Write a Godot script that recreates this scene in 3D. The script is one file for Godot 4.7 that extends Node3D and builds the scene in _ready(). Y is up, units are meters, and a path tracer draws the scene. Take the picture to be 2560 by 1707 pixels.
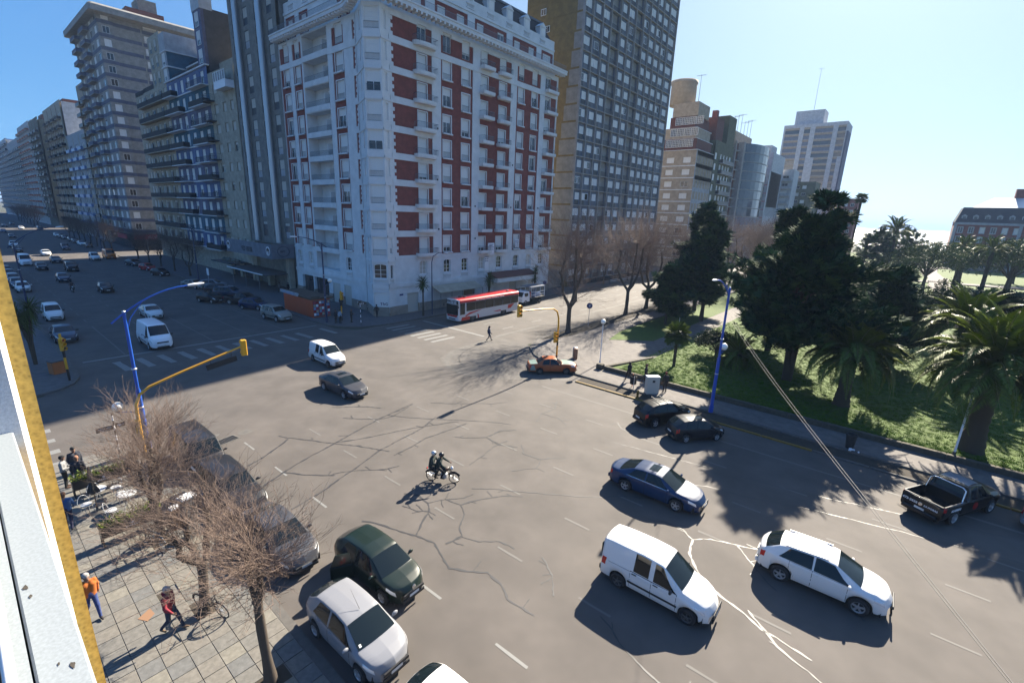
extends Node3D
# A crossroads seen from a fifth-floor window: an avenue along z, a street along x, apartment blocks, a park, traffic.
const UP := Vector3(0, 1, 0)
const EYE := Vector3(0, 14.0, 0)
var M := {}
var used := {}
var cache := {}
var rg := RandomNumberGenerator.new()
var t0 := 0

class MB:
	var v := PackedVector3Array()
	var n := PackedVector3Array()
	var c := PackedColorArray()
	var x := PackedInt32Array()
	var col := Color(1, 1, 1)
	func vert(p: Vector3, nn: Vector3) -> int:
		v.append(p); n.append(nn); c.append(col)
		return v.size() - 1
	# corners counter-clockwise as seen from outside
	func quad(a: Vector3, b: Vector3, d: Vector3, e: Vector3) -> void:
		var nn := (b - a).cross(e - a)
		if nn.length_squared() < 1e-14: nn = (d - b).cross(e - b)
		nn = nn.normalized()
		var i := v.size()
		v.append(a); v.append(b); v.append(d); v.append(e)
		n.append(nn); n.append(nn); n.append(nn); n.append(nn)
		c.append(col); c.append(col); c.append(col); c.append(col)
		x.append(i); x.append(i + 2); x.append(i + 1); x.append(i); x.append(i + 3); x.append(i + 2)
	func tri(a: Vector3, b: Vector3, d: Vector3) -> void:
		var nn := (b - a).cross(d - a).normalized()
		var i := v.size()
		v.append(a); v.append(b); v.append(d)
		n.append(nn); n.append(nn); n.append(nn)
		c.append(col); c.append(col); c.append(col)
		x.append(i); x.append(i + 2); x.append(i + 1)
	func hexa(p: Array) -> void: # 8 corners: bottom ring 0-3 counter-clockwise from above, top ring 4-7
		quad(p[4], p[5], p[6], p[7]); quad(p[3], p[2], p[1], p[0])
		for k in 4:
			var j := (k + 1) % 4
			quad(p[k], p[j], p[4 + j], p[4 + k])
	func box(ce: Vector3, s: Vector3, b := Basis.IDENTITY) -> void:
		var h := s * 0.5
		var p := []
		for y in [-h.y, h.y]:
			p.append(ce + b * Vector3(-h.x, y, h.z)); p.append(ce + b * Vector3(h.x, y, h.z))
			p.append(ce + b * Vector3(h.x, y, -h.z)); p.append(ce + b * Vector3(-h.x, y, -h.z))
		hexa(p)
	func mm(x0: float, y0: float, z0: float, x1: float, y1: float, z1: float) -> void:
		box(Vector3(x0 + x1, y0 + y1, z0 + z1) * 0.5, Vector3(absf(x1 - x0), absf(y1 - y0), absf(z1 - z0)))
	# a box with its vertical and top edges cut by e
	func cbox(ce: Vector3, s: Vector3, e: float, b := Basis.IDENTITY) -> void:
		var h := s * 0.5
		var rings := []
		for q in [[-h.y, 0.0], [h.y - e, 0.0], [h.y, e]]:
			var r := PackedVector3Array()
			var hx: float = h.x - q[1]
			var hz: float = h.z - q[1]
			for k in [[1, 1, 0], [1, 1, 1], [1, -1, 1], [1, -1, 0], [-1, -1, 0], [-1, -1, 1], [-1, 1, 1], [-1, 1, 0]]:
				var px: float = k[0] * (hx if k[2] == 1 else hx - e)
				var pz: float = k[1] * (hz - e if k[2] == 1 else hz)
				r.append(ce + b * Vector3(px, q[0], pz))
			rings.append(r)
		for i in 2:
			for k in 8:
				var j := (k + 1) % 8
				quad(rings[i][k], rings[i][j], rings[i + 1][j], rings[i + 1][k])
		for k in range(1, 7):
			tri(rings[2][0], rings[2][k], rings[2][k + 1])
			tri(rings[0][0], rings[0][k + 1], rings[0][k])
	func bar(a: Vector3, b: Vector3, w: float, h: float) -> void:
		var d := b - a
		var l := d.length()
		var f := d / l
		var s := f.cross(Vector3.UP)
		if s.length() < 1e-3: s = Vector3.RIGHT
		s = s.normalized()
		var u := s.cross(f)
		box((a + b) * 0.5, Vector3(w, h, l), Basis(s, u, -f))
	func tube(pts: Array, rad: Array, sides := 8, cap := true) -> void:
		var m := pts.size()
		var base := v.size()
		var ref := Vector3(0.31, 0.2, 0.93)
		for i in m:
			var d: Vector3 = (pts[mini(i + 1, m - 1)] - pts[maxi(i - 1, 0)])
			d = d.normalized()
			var s := d.cross(ref)
			if s.length() < 0.05: s = d.cross(Vector3(0.9, 0.1, 0.2))
			s = s.normalized()
			ref = s.cross(d).normalized()
			var u := ref
			for k in sides:
				var an := TAU * k / sides
				var o := s * cos(an) + u * sin(an)
				v.append(pts[i] + o * rad[i]); n.append(o); c.append(col)
		for i in m - 1:
			for k in sides:
				var a := base + i * sides + k
				var b := base + i * sides + (k + 1) % sides
				x.append(a); x.append(b); x.append(a + sides)
				x.append(b); x.append(b + sides); x.append(a + sides)
		if cap and rad[m - 1] > 0.012:
			for e in 2:
				var at: int = 0 if e == 0 else m - 1
				var ce := vert(pts[at], (pts[at] - pts[1 if e == 0 else m - 2]).normalized())
				for k in sides:
					var a := base + at * sides + k
					var b := base + at * sides + (k + 1) % sides
					if e == 1:
						x.append(ce); x.append(a); x.append(b)
					else:
						x.append(ce); x.append(b); x.append(a)
	# a surface through rows of points with smooth normals; flip turns it inside out
	func grid(rows: Array, wrap := false, flip := false) -> void:
		var base := v.size()
		var w: int = rows[0].size()
		for r in rows:
			for p in r: v.append(p); n.append(Vector3.ZERO); c.append(col)
		for i in rows.size() - 1:
			for k in (w if wrap else w - 1):
				var a := base + i * w + k
				var b := base + i * w + (k + 1) % w
				var d := b + w
				var e := a + w
				if flip:
					var t := b; b = e; e = t
				for q in [[a, b, d], [a, d, e]]:
					var fn := (v[q[1]] - v[q[0]]).cross(v[q[2]] - v[q[0]])
					if fn.length_squared() < 1e-16: continue
					n[q[0]] += fn; n[q[1]] += fn; n[q[2]] += fn
					x.append(q[0]); x.append(q[2]); x.append(q[1])
		for i in range(base, v.size()):
			n[i] = n[i].normalized() if n[i].length_squared() > 0 else Vector3.UP
	func lathe(prof: Array, sides: int, o := Vector3.ZERO, b := Basis.IDENTITY) -> void:
		var rows := []
		for p in prof:
			var r := PackedVector3Array()
			for k in sides:
				var an := TAU * k / sides
				r.append(o + b * Vector3(cos(an) * p[0], p[1], sin(an) * p[0]))
			rows.append(r)
		grid(rows, true, true)
	func ball(o: Vector3, r: Vector3, sides := 10, rings := 6) -> void:
		var rows := []
		for i in rings + 1:
			var a := -PI / 2 + PI * i / rings
			var row := PackedVector3Array()
			for k in sides:
				var an := TAU * k / sides
				row.append(o + Vector3(cos(an) * cos(a) * r.x, sin(a) * r.y, sin(an) * cos(a) * r.z))
			rows.append(row)
		grid(rows, true, true)
	# a flat sheet (polygon in x and z) at height y, or a slab when h > 0 reaching down from y
	func sheet(poly: PackedVector2Array, y: float, h := 0.0) -> void:
		var idx := Geometry2D.triangulate_polygon(poly)
		var base := v.size()
		for p in poly: v.append(Vector3(p.x, y, p.y)); n.append(Vector3.UP); c.append(col)
		for k in range(0, idx.size(), 3):
			var a := poly[idx[k]]; var b := poly[idx[k + 1]]; var d := poly[idx[k + 2]]
			if (b - a).cross(d - a) > 0:
				x.append(base + idx[k]); x.append(base + idx[k + 1]); x.append(base + idx[k + 2])
			else:
				x.append(base + idx[k]); x.append(base + idx[k + 2]); x.append(base + idx[k + 1])
		if h > 0.0:
			var cw := 0.0
			for k in poly.size(): cw += poly[k].cross(poly[(k + 1) % poly.size()])
			for k in poly.size():
				var a := poly[k]; var b := poly[(k + 1) % poly.size()]
				if cw > 0:
					var t := a; a = b; b = t
				quad(Vector3(a.x, y - h, a.y), Vector3(b.x, y - h, b.y), Vector3(b.x, y, b.y), Vector3(a.x, y, a.y))
	func mesh() -> ArrayMesh:
		var m := ArrayMesh.new()
		if v.is_empty(): return m
		var ar := []
		ar.resize(Mesh.ARRAY_MAX)
		ar[Mesh.ARRAY_VERTEX] = v; ar[Mesh.ARRAY_NORMAL] = n; ar[Mesh.ARRAY_COLOR] = c; ar[Mesh.ARRAY_INDEX] = x
		m.add_surface_from_arrays(Mesh.PRIMITIVE_TRIANGLES, ar)
		return m

func numbered(called: String) -> String:
	var k: int = used.get(called, 0)
	used[called] = k + 1
	return called if k == 0 else "%s_%03d" % [called, k]
func thing(called: String, label: String, category: String, at := Vector3.ZERO, turn := 0.0, group := "") -> Node3D:
	var o := Node3D.new()
	o.name = numbered(called)
	add_child(o)
	o.position = at
	o.rotation.y = turn
	tag(o, label, category, group)
	return o
func tag(o: Node, label: String, category: String, group := "") -> void:
	o.set_meta("label", label)
	o.set_meta("category", category)
	if group != "": o.set_meta("group", group)
func part(parent: Node, called: String, shape, m: Material, at := Transform3D.IDENTITY) -> MeshInstance3D:
	var o := MeshInstance3D.new()
	o.name = called
	o.mesh = shape.mesh() if shape is MB else shape
	o.material_override = m
	o.transform = at
	parent.add_child(o, true)
	return o
func struct(called: String, shape, m: Material, parent: Node = null) -> MeshInstance3D:
	var o := part(self if parent == null else parent, called, shape, m)
	if parent == null: o.set_meta("kind", "structure")
	return o
func many(parent: Node, called: String, shape: Mesh, m: Material, spots: Array, cols := []) -> MultiMeshInstance3D:
	var mm := MultiMesh.new()
	mm.transform_format = MultiMesh.TRANSFORM_3D
	mm.use_colors = not cols.is_empty()
	mm.mesh = shape
	mm.instance_count = spots.size()
	for i in spots.size():
		mm.set_instance_transform(i, spots[i])
		if not cols.is_empty(): mm.set_instance_color(i, cols[i])
	var o := MultiMeshInstance3D.new()
	o.name = called
	o.multimesh = mm
	o.material_override = m
	o.set_meta("kind", "stuff")
	parent.add_child(o, true)
	return o
func P2(a: Array) -> PackedVector2Array:
	var r := PackedVector2Array()
	for p in a: r.append(Vector2(p[0], p[1]))
	return r
func rr(a: float, b: float) -> float:
	return rg.randf_range(a, b)
func mark(s: String) -> void:
	print("%6d ms  %s" % [Time.get_ticks_msec() - t0, s])

# ---------------------------------------------------------------- materials
func lin(r: float, g: float, b: float) -> Color:
	return Color(r, g, b).linear_to_srgb()
func noise_tex(key: String, size: int, freq: float, oct: int, lo: float, hi: float, seed_: int, kind := FastNoiseLite.TYPE_SIMPLEX_SMOOTH, power := 1.0) -> ImageTexture:
	if cache.has(key): return cache[key]
	var f := FastNoiseLite.new()
	f.noise_type = kind
	f.seed = seed_
	f.frequency = freq
	f.fractal_octaves = oct
	f.fractal_gain = 0.6
	var im := f.get_seamless_image(size, size, false, false, 0.12)
	im.convert(Image.FORMAT_L8)
	var d := im.get_data()
	for i in d.size():
		d[i] = int(255.0 * lerpf(lo, hi, pow(d[i] / 255.0, power)))
	im = Image.create_from_data(size, size, false, Image.FORMAT_L8, d)
	im.convert(Image.FORMAT_RGB8)
	cache[key] = ImageTexture.create_from_image(im)
	return cache[key]
func normal_tex(key: String, src: ImageTexture, strength: float) -> ImageTexture:
	if cache.has(key): return cache[key]
	var im: Image = src.get_image().duplicate()
	im.convert(Image.FORMAT_RGBA8)
	im.bump_map_to_normal_map(strength)
	cache[key] = ImageTexture.create_from_image(im)
	return cache[key]
# o: rough, metal, tex, scale (repeats a metre), world, detail, dscale, nrm, nstr, clear, spec, vc, back
func mat(key: String, c: Color, o := {}) -> StandardMaterial3D:
	if M.has(key): return M[key]
	var m := StandardMaterial3D.new()
	m.albedo_color = c
	m.roughness = o.get("rough", 0.8)
	m.metallic = o.get("metal", 0.0)
	m.metallic_specular = o.get("spec", 0.5)
	if o.has("tex"):
		m.albedo_texture = o.tex
		m.uv1_triplanar = true
		m.uv1_world_triplanar = o.get("world", true)
		m.uv1_scale = Vector3.ONE * o.get("scale", 1.0)
	if o.has("nrm"):
		m.normal_enabled = true
		m.normal_texture = o.nrm
		m.normal_scale = o.get("nstr", 1.0)
		m.uv1_triplanar = true
		m.uv1_world_triplanar = o.get("world", true)
		m.uv1_scale = Vector3.ONE * o.get("scale", 1.0)
	if o.has("detail"):
		m.detail_enabled = true
		m.detail_blend_mode = BaseMaterial3D.BLEND_MODE_MUL
		m.detail_albedo = o.detail
		m.detail_uv_layer = BaseMaterial3D.DETAIL_UV_2
		m.uv2_triplanar = true
		m.uv2_world_triplanar = o.get("world", true)
		m.uv2_scale = Vector3.ONE * o.get("dscale", 0.1)
	if o.has("clear"):
		m.clearcoat_enabled = true
		m.clearcoat = o.clear
		m.clearcoat_roughness = 0.04
	if o.get("vc", false): m.vertex_color_use_as_albedo = true
	if o.has("back"):
		m.backlight_enabled = true
		m.backlight = o.back
	if o.has("alpha"):
		m.transparency = BaseMaterial3D.TRANSPARENCY_ALPHA
		m.albedo_color.a = o.alpha
	M[key] = m
	return m
func sky_image() -> Image:
	var w := 768
	var h := 384
	var im := Image.create(w, h, false, Image.FORMAT_RGBF)
	var s := SUN
	for j in h:
		var th := PI * (j + 0.5) / h
		var y := cos(th)
		var e := maxf(y, 0.0)
		for i in w:
			var ph := TAU * (i + 0.5) / w
			var d := Vector3(sin(ph) * sin(th), y, -cos(ph) * sin(th))
			var cs := maxf(d.dot(s), 0.0)
			var t := pow(1.0 - e, 3.2)
			var r := lerpf(0.065, 0.17, t)
			var g := lerpf(0.25, 0.52, t)
			var b := lerpf(0.74, 0.92, t)
			var glow := 0.40 * pow(cs, 2.6) + 0.35 * pow(cs, 14.0) + 1.6 * pow(cs, 120.0)
			var low := exp(-e * 6.0) * (0.04 + 0.62 * pow(maxf(0.5 + 0.5 * d.dot(Vector3(s.x, 0, s.z).normalized()), 0.0), 9.0))
			r += glow * 1.0 + low * 1.0
			g += glow * 1.0 + low * 0.97
			b += glow * 0.6 + low * 0.85
			if y < 0.0:
				var k := clampf(-y * 8.0, 0.0, 1.0)
				r = lerpf(r, 0.1, k); g = lerpf(g, 0.1, k); b = lerpf(b, 0.1, k)
			im.set_pixel(i, j, Color(r * SKY, g * SKY, b * SKY))
	return im
const SKY := 0.25
const SUN := Vector3(0.8242, 0.5592, -0.0895)
func _ready() -> void:
	t0 = Time.get_ticks_msec()
	rg.seed = 71
	# camera
	var cam := Camera3D.new()
	cam.name = "camera"
	cam.position = EYE
	cam.rotation_order = EULER_ORDER_YXZ
	cam.rotation_degrees = Vector3(-15.12, -50.17, 2.06)
	cam.fov = 71.96
	cam.near = 0.05
	cam.far = 12000.0
	add_child(cam)
	cam.make_current()
	# sky and sun
	var we := WorldEnvironment.new()
	we.name = "world_environment"
	var env := Environment.new()
	env.background_mode = Environment.BG_SKY
	var sm := PanoramaSkyMaterial.new()
	sm.panorama = ImageTexture.create_from_image(sky_image())
	var sk := Sky.new()
	sk.sky_material = sm
	env.sky = sk
	env.tonemap_mode = Environment.TONE_MAPPER_LINEAR
	env.tonemap_exposure = 4.0
	env.sdfgi_enabled = true
	env.ssao_enabled = true
	env.ssil_enabled = true
	env.fog_enabled = true
	env.fog_density = 0.00022
	env.fog_light_color = Color(0.72, 0.84, 1.0)
	we.environment = env
	add_child(we)
	var sun := DirectionalLight3D.new()
	sun.name = "sun"
	sun.light_color = Color(1.0, 0.955, 0.88)
	sun.light_energy = 1.6
	sun.light_angular_distance = 0.53
	sun.shadow_enabled = true
	add_child(sun)
	sun.look_at_from_position(SUN * 100.0, Vector3.ZERO, UP)
	make_materials()
	mark("materials")
	ground()
	mark("ground")
	buildings()
	mark("buildings")
	vehicles()
	mark("vehicles")
	street_things()
	mark("street things")
	plants()
	mark("plants")
	people()
	mark("people")

func make_materials() -> void:
	var grain := noise_tex("grain", 512, 0.12, 3, 0.72, 1.0, 3)
	var blotch := noise_tex("blotch", 512, 0.012, 4, 0.80, 1.0, 5)
	var stucco := noise_tex("stucco", 512, 0.05, 4, 0.86, 1.0, 9)
	var streak := noise_tex("streak", 512, 0.02, 5, 0.80, 1.0, 15)
	var speck := noise_tex("speck", 512, 0.3, 2, 0.7, 1.0, 21)
	var gn := normal_tex("grain_n", grain, 3.0)
	var sn := normal_tex("stucco_n", stucco, 4.0)
	mat("asphalt", lin(0.13, 0.113, 0.1), {"rough": 0.86, "tex": grain, "scale": 1.6, "detail": blotch, "dscale": 0.045, "nrm": gn, "nstr": 0.5})
	mat("asphalt_patch", lin(0.15, 0.136, 0.122), {"rough": 0.88, "tex": grain, "scale": 1.6, "detail": blotch, "dscale": 0.11})
	mat("tar", lin(0.03, 0.03, 0.034), {"rough": 0.56, "tex": speck, "scale": 3.0})
	mat("paint_white", lin(0.25, 0.25, 0.238), {"rough": 0.7, "tex": noise_tex("worn", 512, 0.09, 4, 0.45, 1.0, 31, FastNoiseLite.TYPE_SIMPLEX_SMOOTH, 0.6), "scale": 0.9})
	mat("paint_faint", lin(0.165, 0.155, 0.142), {"rough": 0.8, "tex": M_tex("worn"), "scale": 1.3})
	mat("paint_yellow", lin(0.26, 0.15, 0.012), {"rough": 0.7, "tex": M_tex("worn"), "scale": 1.1})
	mat("concrete", lin(0.16, 0.15, 0.135), {"rough": 0.9, "tex": grain, "scale": 1.0, "detail": blotch, "dscale": 0.2})
	mat("kerb", lin(0.145, 0.135, 0.122), {"rough": 0.9, "tex": grain, "scale": 1.7, "detail": blotch, "dscale": 0.4})
	mat("kerb_dirt", lin(0.07, 0.058, 0.045), {"rough": 0.95, "tex": grain, "scale": 1.7, "detail": blotch, "dscale": 0.3})
	mat("earth", lin(0.062, 0.05, 0.036), {"rough": 1.0, "tex": grain, "scale": 1.2, "detail": blotch, "dscale": 0.25})
	mat("tile_a", lin(0.23125, 0.2125, 0.18125), {"rough": 0.85, "tex": grain, "scale": 1.3, "detail": blotch, "dscale": 0.7})
	mat("tile_b", lin(0.20625, 0.19625, 0.175), {"rough": 0.85, "tex": grain, "scale": 1.3, "detail": blotch, "dscale": 0.7})
	mat("tile_c", lin(0.185, 0.18375, 0.175), {"rough": 0.85, "tex": grain, "scale": 1.3, "detail": blotch, "dscale": 0.7})
	mat("tile_d", lin(0.2625, 0.24375, 0.2), {"rough": 0.85, "tex": grain, "scale": 1.3, "detail": blotch, "dscale": 0.7})
	mat("slab_grey", lin(0.13, 0.13, 0.135), {"rough": 0.85, "tex": grain, "scale": 1.2, "detail": blotch, "dscale": 0.25})
	mat("path", lin(0.2, 0.18, 0.165), {"rough": 0.9, "tex": grain, "scale": 1.2, "detail": blotch, "dscale": 0.2})
	mat("lawn", lin(0.085, 0.15, 0.008), {"rough": 0.95, "tex": grain, "scale": 2.2, "detail": blotch, "dscale": 0.16})
	mat("land", lin(0.05, 0.055, 0.035), {"rough": 1.0, "tex": blotch, "scale": 0.02})
	mat("sea", lin(0.02, 0.05, 0.075), {"rough": 0.22, "nrm": normal_tex("sea_n", noise_tex("seah", 512, 0.03, 5, 0.0, 1.0, 77), 6.0), "nstr": 0.6, "scale": 0.05})
	mat("stone_wall", lin(0.12, 0.105, 0.075), {"rough": 0.95, "tex": grain, "scale": 1.4, "detail": blotch, "dscale": 0.4, "nrm": gn, "nstr": 0.8})
	# facades
	var st := {"rough": 0.88, "tex": stucco, "scale": 0.5, "detail": streak, "dscale": 0.07}
	for a in [["base_beige", 0.40, 0.33, 0.26], ["grey_render", 0.27, 0.255, 0.225], ["cream_render", 0.50, 0.44, 0.335],
			["blue_a", 0.13, 0.19, 0.36], ["blue_b", 0.055, 0.16, 0.23], ["blue_c", 0.16, 0.17, 0.26], ["tower_beige", 0.38, 0.365, 0.335], ["tower_band", 0.135, 0.15, 0.22],
			["dark_render", 0.10, 0.10, 0.10], ["side_yellow", 0.30, 0.195, 0.062], ["side_beige", 0.40, 0.355, 0.30], ["grid_concrete", 0.42, 0.39, 0.36], ["panel_slate", 0.22, 0.25, 0.32],
			["tan_render", 0.50, 0.40, 0.29], ["olive_render", 0.13, 0.135, 0.075], ["brown_red", 0.17, 0.055, 0.04], ["pale_grey", 0.50, 0.51, 0.53], ["far_white", 0.66, 0.66, 0.67], ["orange_balc", 0.50, 0.17, 0.08],
			["canopy_grey", 0.22, 0.235, 0.27], ["green_grey", 0.17, 0.18, 0.14], ["ochre_wall", 0.46, 0.31, 0.075], ["sill_white", 0.60, 0.63, 0.66], ["blue_paint_far", 0.03, 0.05, 0.30]]:
		mat(a[0], lin(a[1], a[2], a[3]), st)
	mat("white_wall", lin(0.80, 0.80, 0.79), {"rough": 0.88, "tex": stucco, "scale": 0.5, "detail": noise_tex("faint", 512, 0.02, 5, 0.90, 1.0, 17), "dscale": 0.05})
	var bt := noise_tex("brick", 512, 0.2, 3, 0.74, 1.0, 41)
	mat("brick", lin(0.33, 0.088, 0.068), {"rough": 0.92, "tex": bt, "scale": 1.4, "detail": streak, "dscale": 0.09})
	mat("ochre_rough", lin(0.50, 0.34, 0.085), {"rough": 0.95, "tex": noise_tex("worms", 512, 0.035, 2, 0.55, 1.0, 61, FastNoiseLite.TYPE_CELLULAR, 0.35), "scale": 2.4, "nrm": normal_tex("worms_n", cache["worms"], 8.0), "nstr": 1.0})
	mat("white_rough", lin(0.70, 0.71, 0.73), {"rough": 0.95, "tex": stucco, "scale": 3.0, "nrm": normal_tex("stucco_n2", grain, 8.0), "nstr": 0.8})
	mat("ledge_paint", lin(0.26, 0.29, 0.31), {"rough": 0.6, "tex": stucco, "scale": 4.0})
	mat("slate", lin(0.022, 0.024, 0.03), {"rough": 0.6, "tex": grain, "scale": 1.0})
	mat("shutter", lin(0.78, 0.76, 0.72), {"rough": 0.65, "tex": stucco, "scale": 0.8})
	mat("shutter_cream", lin(0.55, 0.51, 0.44), {"rough": 0.65, "tex": stucco, "scale": 0.8})
	mat("frame_white", lin(0.74, 0.74, 0.73), {"rough": 0.55})
	mat("frame_dark", lin(0.03, 0.03, 0.032), {"rough": 0.5})
	mat("iron", lin(0.035, 0.036, 0.04), {"rough": 0.55, "metal": 0.2})
	mat("rail_grey", lin(0.16, 0.165, 0.18), {"rough": 0.5, "metal": 0.3})
	mat("rail_cloth", lin(0.022, 0.022, 0.022), {"rough": 0.85})
	mat("rail_blue", lin(0.16, 0.24, 0.42), {"rough": 0.4})
	mat("pane", lin(0.018, 0.022, 0.028), {"rough": 0.06, "spec": 0.6})
	mat("pane_room", lin(0.07, 0.075, 0.085), {"rough": 0.12, "spec": 0.6})
	mat("dark_panel", lin(0.026, 0.028, 0.032), {"rough": 0.45})
	mat("mid_panel", lin(0.11, 0.12, 0.14), {"rough": 0.6})
	mat("dark_room_glass", lin(0.03, 0.033, 0.038), {"rough": 0.08, "spec": 0.5})  # shopfront glass; its near-black colour carries the shade of the rooms behind
	mat("pipe_metal", lin(0.46, 0.48, 0.50), {"rough": 0.4, "metal": 0.55})
	mat("awning_red", lin(0.40, 0.035, 0.06), {"rough": 0.8})
	mat("tile_roof", lin(0.16, 0.055, 0.045), {"rough": 0.9, "tex": grain, "scale": 1.3})
	mat("sign_white", lin(0.70, 0.70, 0.72), {"rough": 0.5})
	mat("sign_text", lin(0.02, 0.02, 0.025), {"rough": 0.6})
	mat("sign_blue", lin(0.02, 0.03, 0.14), {"rough": 0.5})
	mat("graffiti", lin(0.10, 0.07, 0.12), {"rough": 0.7})
	# street metal
	mat("lamp_blue", lin(0.008, 0.07, 0.36), {"rough": 0.35})
	mat("lamp_dark", lin(0.018, 0.03, 0.08), {"rough": 0.45})
	mat("signal_yellow", lin(0.60, 0.30, 0.012), {"rough": 0.45})
	mat("globe", lin(0.78, 0.77, 0.70), {"rough": 0.3})
	mat("lamp_glass", lin(0.70, 0.72, 0.75), {"rough": 0.25})
	mat("black_gloss", lin(0.012, 0.012, 0.014), {"rough": 0.35})
	mat("black_matt", lin(0.016, 0.016, 0.017), {"rough": 0.8})
	mat("galvanised", lin(0.45, 0.46, 0.47), {"rough": 0.45, "metal": 0.5})
	mat("kiosk_orange", lin(0.58, 0.075, 0.012), {"rough": 0.5, "tex": stucco, "scale": 0.8})
	mat("rust_roof", lin(0.10, 0.06, 0.035), {"rough": 0.9, "tex": blotch, "scale": 0.5})
	mat("wood", lin(0.20, 0.11, 0.06), {"rough": 0.7})
	mat("cabinet", lin(0.52, 0.50, 0.43), {"rough": 0.6, "tex": stucco, "scale": 0.8})
	mat("galv_dull", lin(0.16, 0.15, 0.135), {"rough": 0.6, "tex": stucco, "scale": 0.8})
	mat("orange_dull", lin(0.36, 0.10, 0.02), {"rough": 0.6})
	mat("table_white", lin(0.42, 0.42, 0.42), {"rough": 0.35})
	# plants
	var bark := noise_tex("bark", 512, 0.06, 5, 0.45, 1.0, 51)
	mat("bark", lin(0.125, 0.095, 0.07), {"rough": 0.95, "tex": bark, "scale": 1.2, "nrm": normal_tex("bark_n", bark, 6.0), "nstr": 1.0})
	mat("bark_pale", lin(0.155, 0.125, 0.095), {"rough": 0.95, "tex": bark, "scale": 0.9, "nrm": normal_tex("bark_n", bark, 6.0), "nstr": 1.0})
	mat("twig", lin(0.15, 0.105, 0.082), {"rough": 0.9})
	mat("grass_blade", lin(0.9, 0.9, 0.9), {"rough": 1.0, "spec": 0.05, "vc": true, "back": Color(0.30, 0.42, 0.04)})
	mat("needle", lin(0.9, 0.9, 0.9), {"rough": 0.8, "spec": 0.2, "vc": true, "back": Color(0.10, 0.14, 0.04)})
	mat("leaf", lin(0.9, 0.9, 0.9), {"rough": 0.65, "spec": 0.25, "vc": true, "back": Color(0.25, 0.32, 0.06)})
	mat("frond", lin(0.9, 0.9, 0.9), {"rough": 0.5, "spec": 0.3, "vc": true, "back": Color(0.28, 0.32, 0.05)})
	mat("palm_trunk", lin(0.10, 0.075, 0.05), {"rough": 0.95, "tex": bark, "scale": 2.0, "nrm": normal_tex("bark_n", bark, 6.0), "nstr": 1.0})
	# vehicles
	for a in [["white", 0.60, 0.60, 0.59], ["silver", 0.19, 0.195, 0.21], ["grey", 0.04, 0.042, 0.05], ["dark_grey", 0.014, 0.015, 0.018], ["black", 0.004, 0.004, 0.0045], ["navy", 0.008, 0.026, 0.075], ["steel_blue", 0.03, 0.045, 0.075], ["green_black", 0.006, 0.014, 0.011],
			["red", 0.32, 0.012, 0.012], ["orange", 0.56, 0.14, 0.015], ["coral", 0.30, 0.085, 0.03], ["sea_green", 0.20, 0.27, 0.235], ["brown", 0.10, 0.045, 0.025], ["champagne", 0.24, 0.22, 0.19], ["bus_red", 0.40, 0.012, 0.011], ["bus_white", 0.50, 0.50, 0.51], ["van_white", 0.72, 0.72, 0.74]]:
		mat("car_" + a[0], lin(a[1], a[2], a[3]), {"rough": 0.42, "clear": 0.5, "spec": 0.3})
	M.car_coral.clearcoat = 0.2; M.car_sea_green.clearcoat = 0.2
	mat("car_glass", lin(0.006, 0.010, 0.012), {"rough": 0.05, "spec": 0.45})
	mat("car_trim", lin(0.018, 0.018, 0.019), {"rough": 0.6})
	mat("car_seam", lin(0.006, 0.006, 0.006), {"rough": 0.8})
	mat("tyre", lin(0.014, 0.014, 0.015), {"rough": 0.85})
	mat("rim", lin(0.48, 0.48, 0.49), {"rough": 0.35, "metal": 0.7})
	mat("steel_rim", lin(0.10, 0.10, 0.10), {"rough": 0.5, "metal": 0.4})
	mat("headlight", lin(0.60, 0.62, 0.64), {"rough": 0.12, "metal": 0.3})
	mat("taillight", lin(0.42, 0.012, 0.010), {"rough": 0.15})
	mat("plate", lin(0.55, 0.55, 0.54), {"rough": 0.5})
	mat("chrome", lin(0.62, 0.62, 0.63), {"rough": 0.15, "metal": 0.9})
	mat("cloth", lin(0.95, 0.95, 0.95), {"rough": 0.9, "vc": true})
	mat("hair", lin(0.02, 0.015, 0.012), {"rough": 0.7})
func M_tex(k: String) -> ImageTexture:
	return cache[k]
# ---------------------------------------------------------------- ground, roads, pavements
func strip(mb: MB, pts: Array, w: float, y: float, jitter := 0.0) -> void:
	# a flat ribbon through [x, z] points whose width wanders
	var L := []
	var R := []
	for i in pts.size():
		var a := Vector2(pts[maxi(i - 1, 0)][0], pts[maxi(i - 1, 0)][1])
		var b := Vector2(pts[mini(i + 1, pts.size() - 1)][0], pts[mini(i + 1, pts.size() - 1)][1])
		var p := Vector2(pts[i][0], pts[i][1])
		var nn := (b - a).normalized().orthogonal()
		var h := w * 0.5 * (1.0 + rr(-jitter, jitter))
		L.append(p + nn * h); R.append(p - nn * h)
	for i in pts.size() - 1:
		var q := [L[i], R[i], R[i + 1], L[i + 1]]
		var A := Vector3(q[0].x, y, q[0].y); var B := Vector3(q[1].x, y, q[1].y); var C := Vector3(q[2].x, y, q[2].y); var D := Vector3(q[3].x, y, q[3].y)
		if (B - A).cross(D - A).y > 0: mb.quad(A, B, C, D)
		else: mb.quad(A, D, C, B)
func wander(a: Array, b: Array, step: float, amp: float) -> Array:
	var A := Vector2(a[0], a[1]); var B := Vector2(b[0], b[1])
	var k := maxi(2, int((B - A).length() / step))
	var nn := (B - A).normalized().orthogonal()
	var out := []
	var off := 0.0
	for i in k + 1:
		var t := float(i) / k
		off = off * 0.7 + rr(-amp, amp)
		var p := A.lerp(B, t) + nn * off * sin(t * PI)
		out.append([p.x, p.y])
	return out
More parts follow.
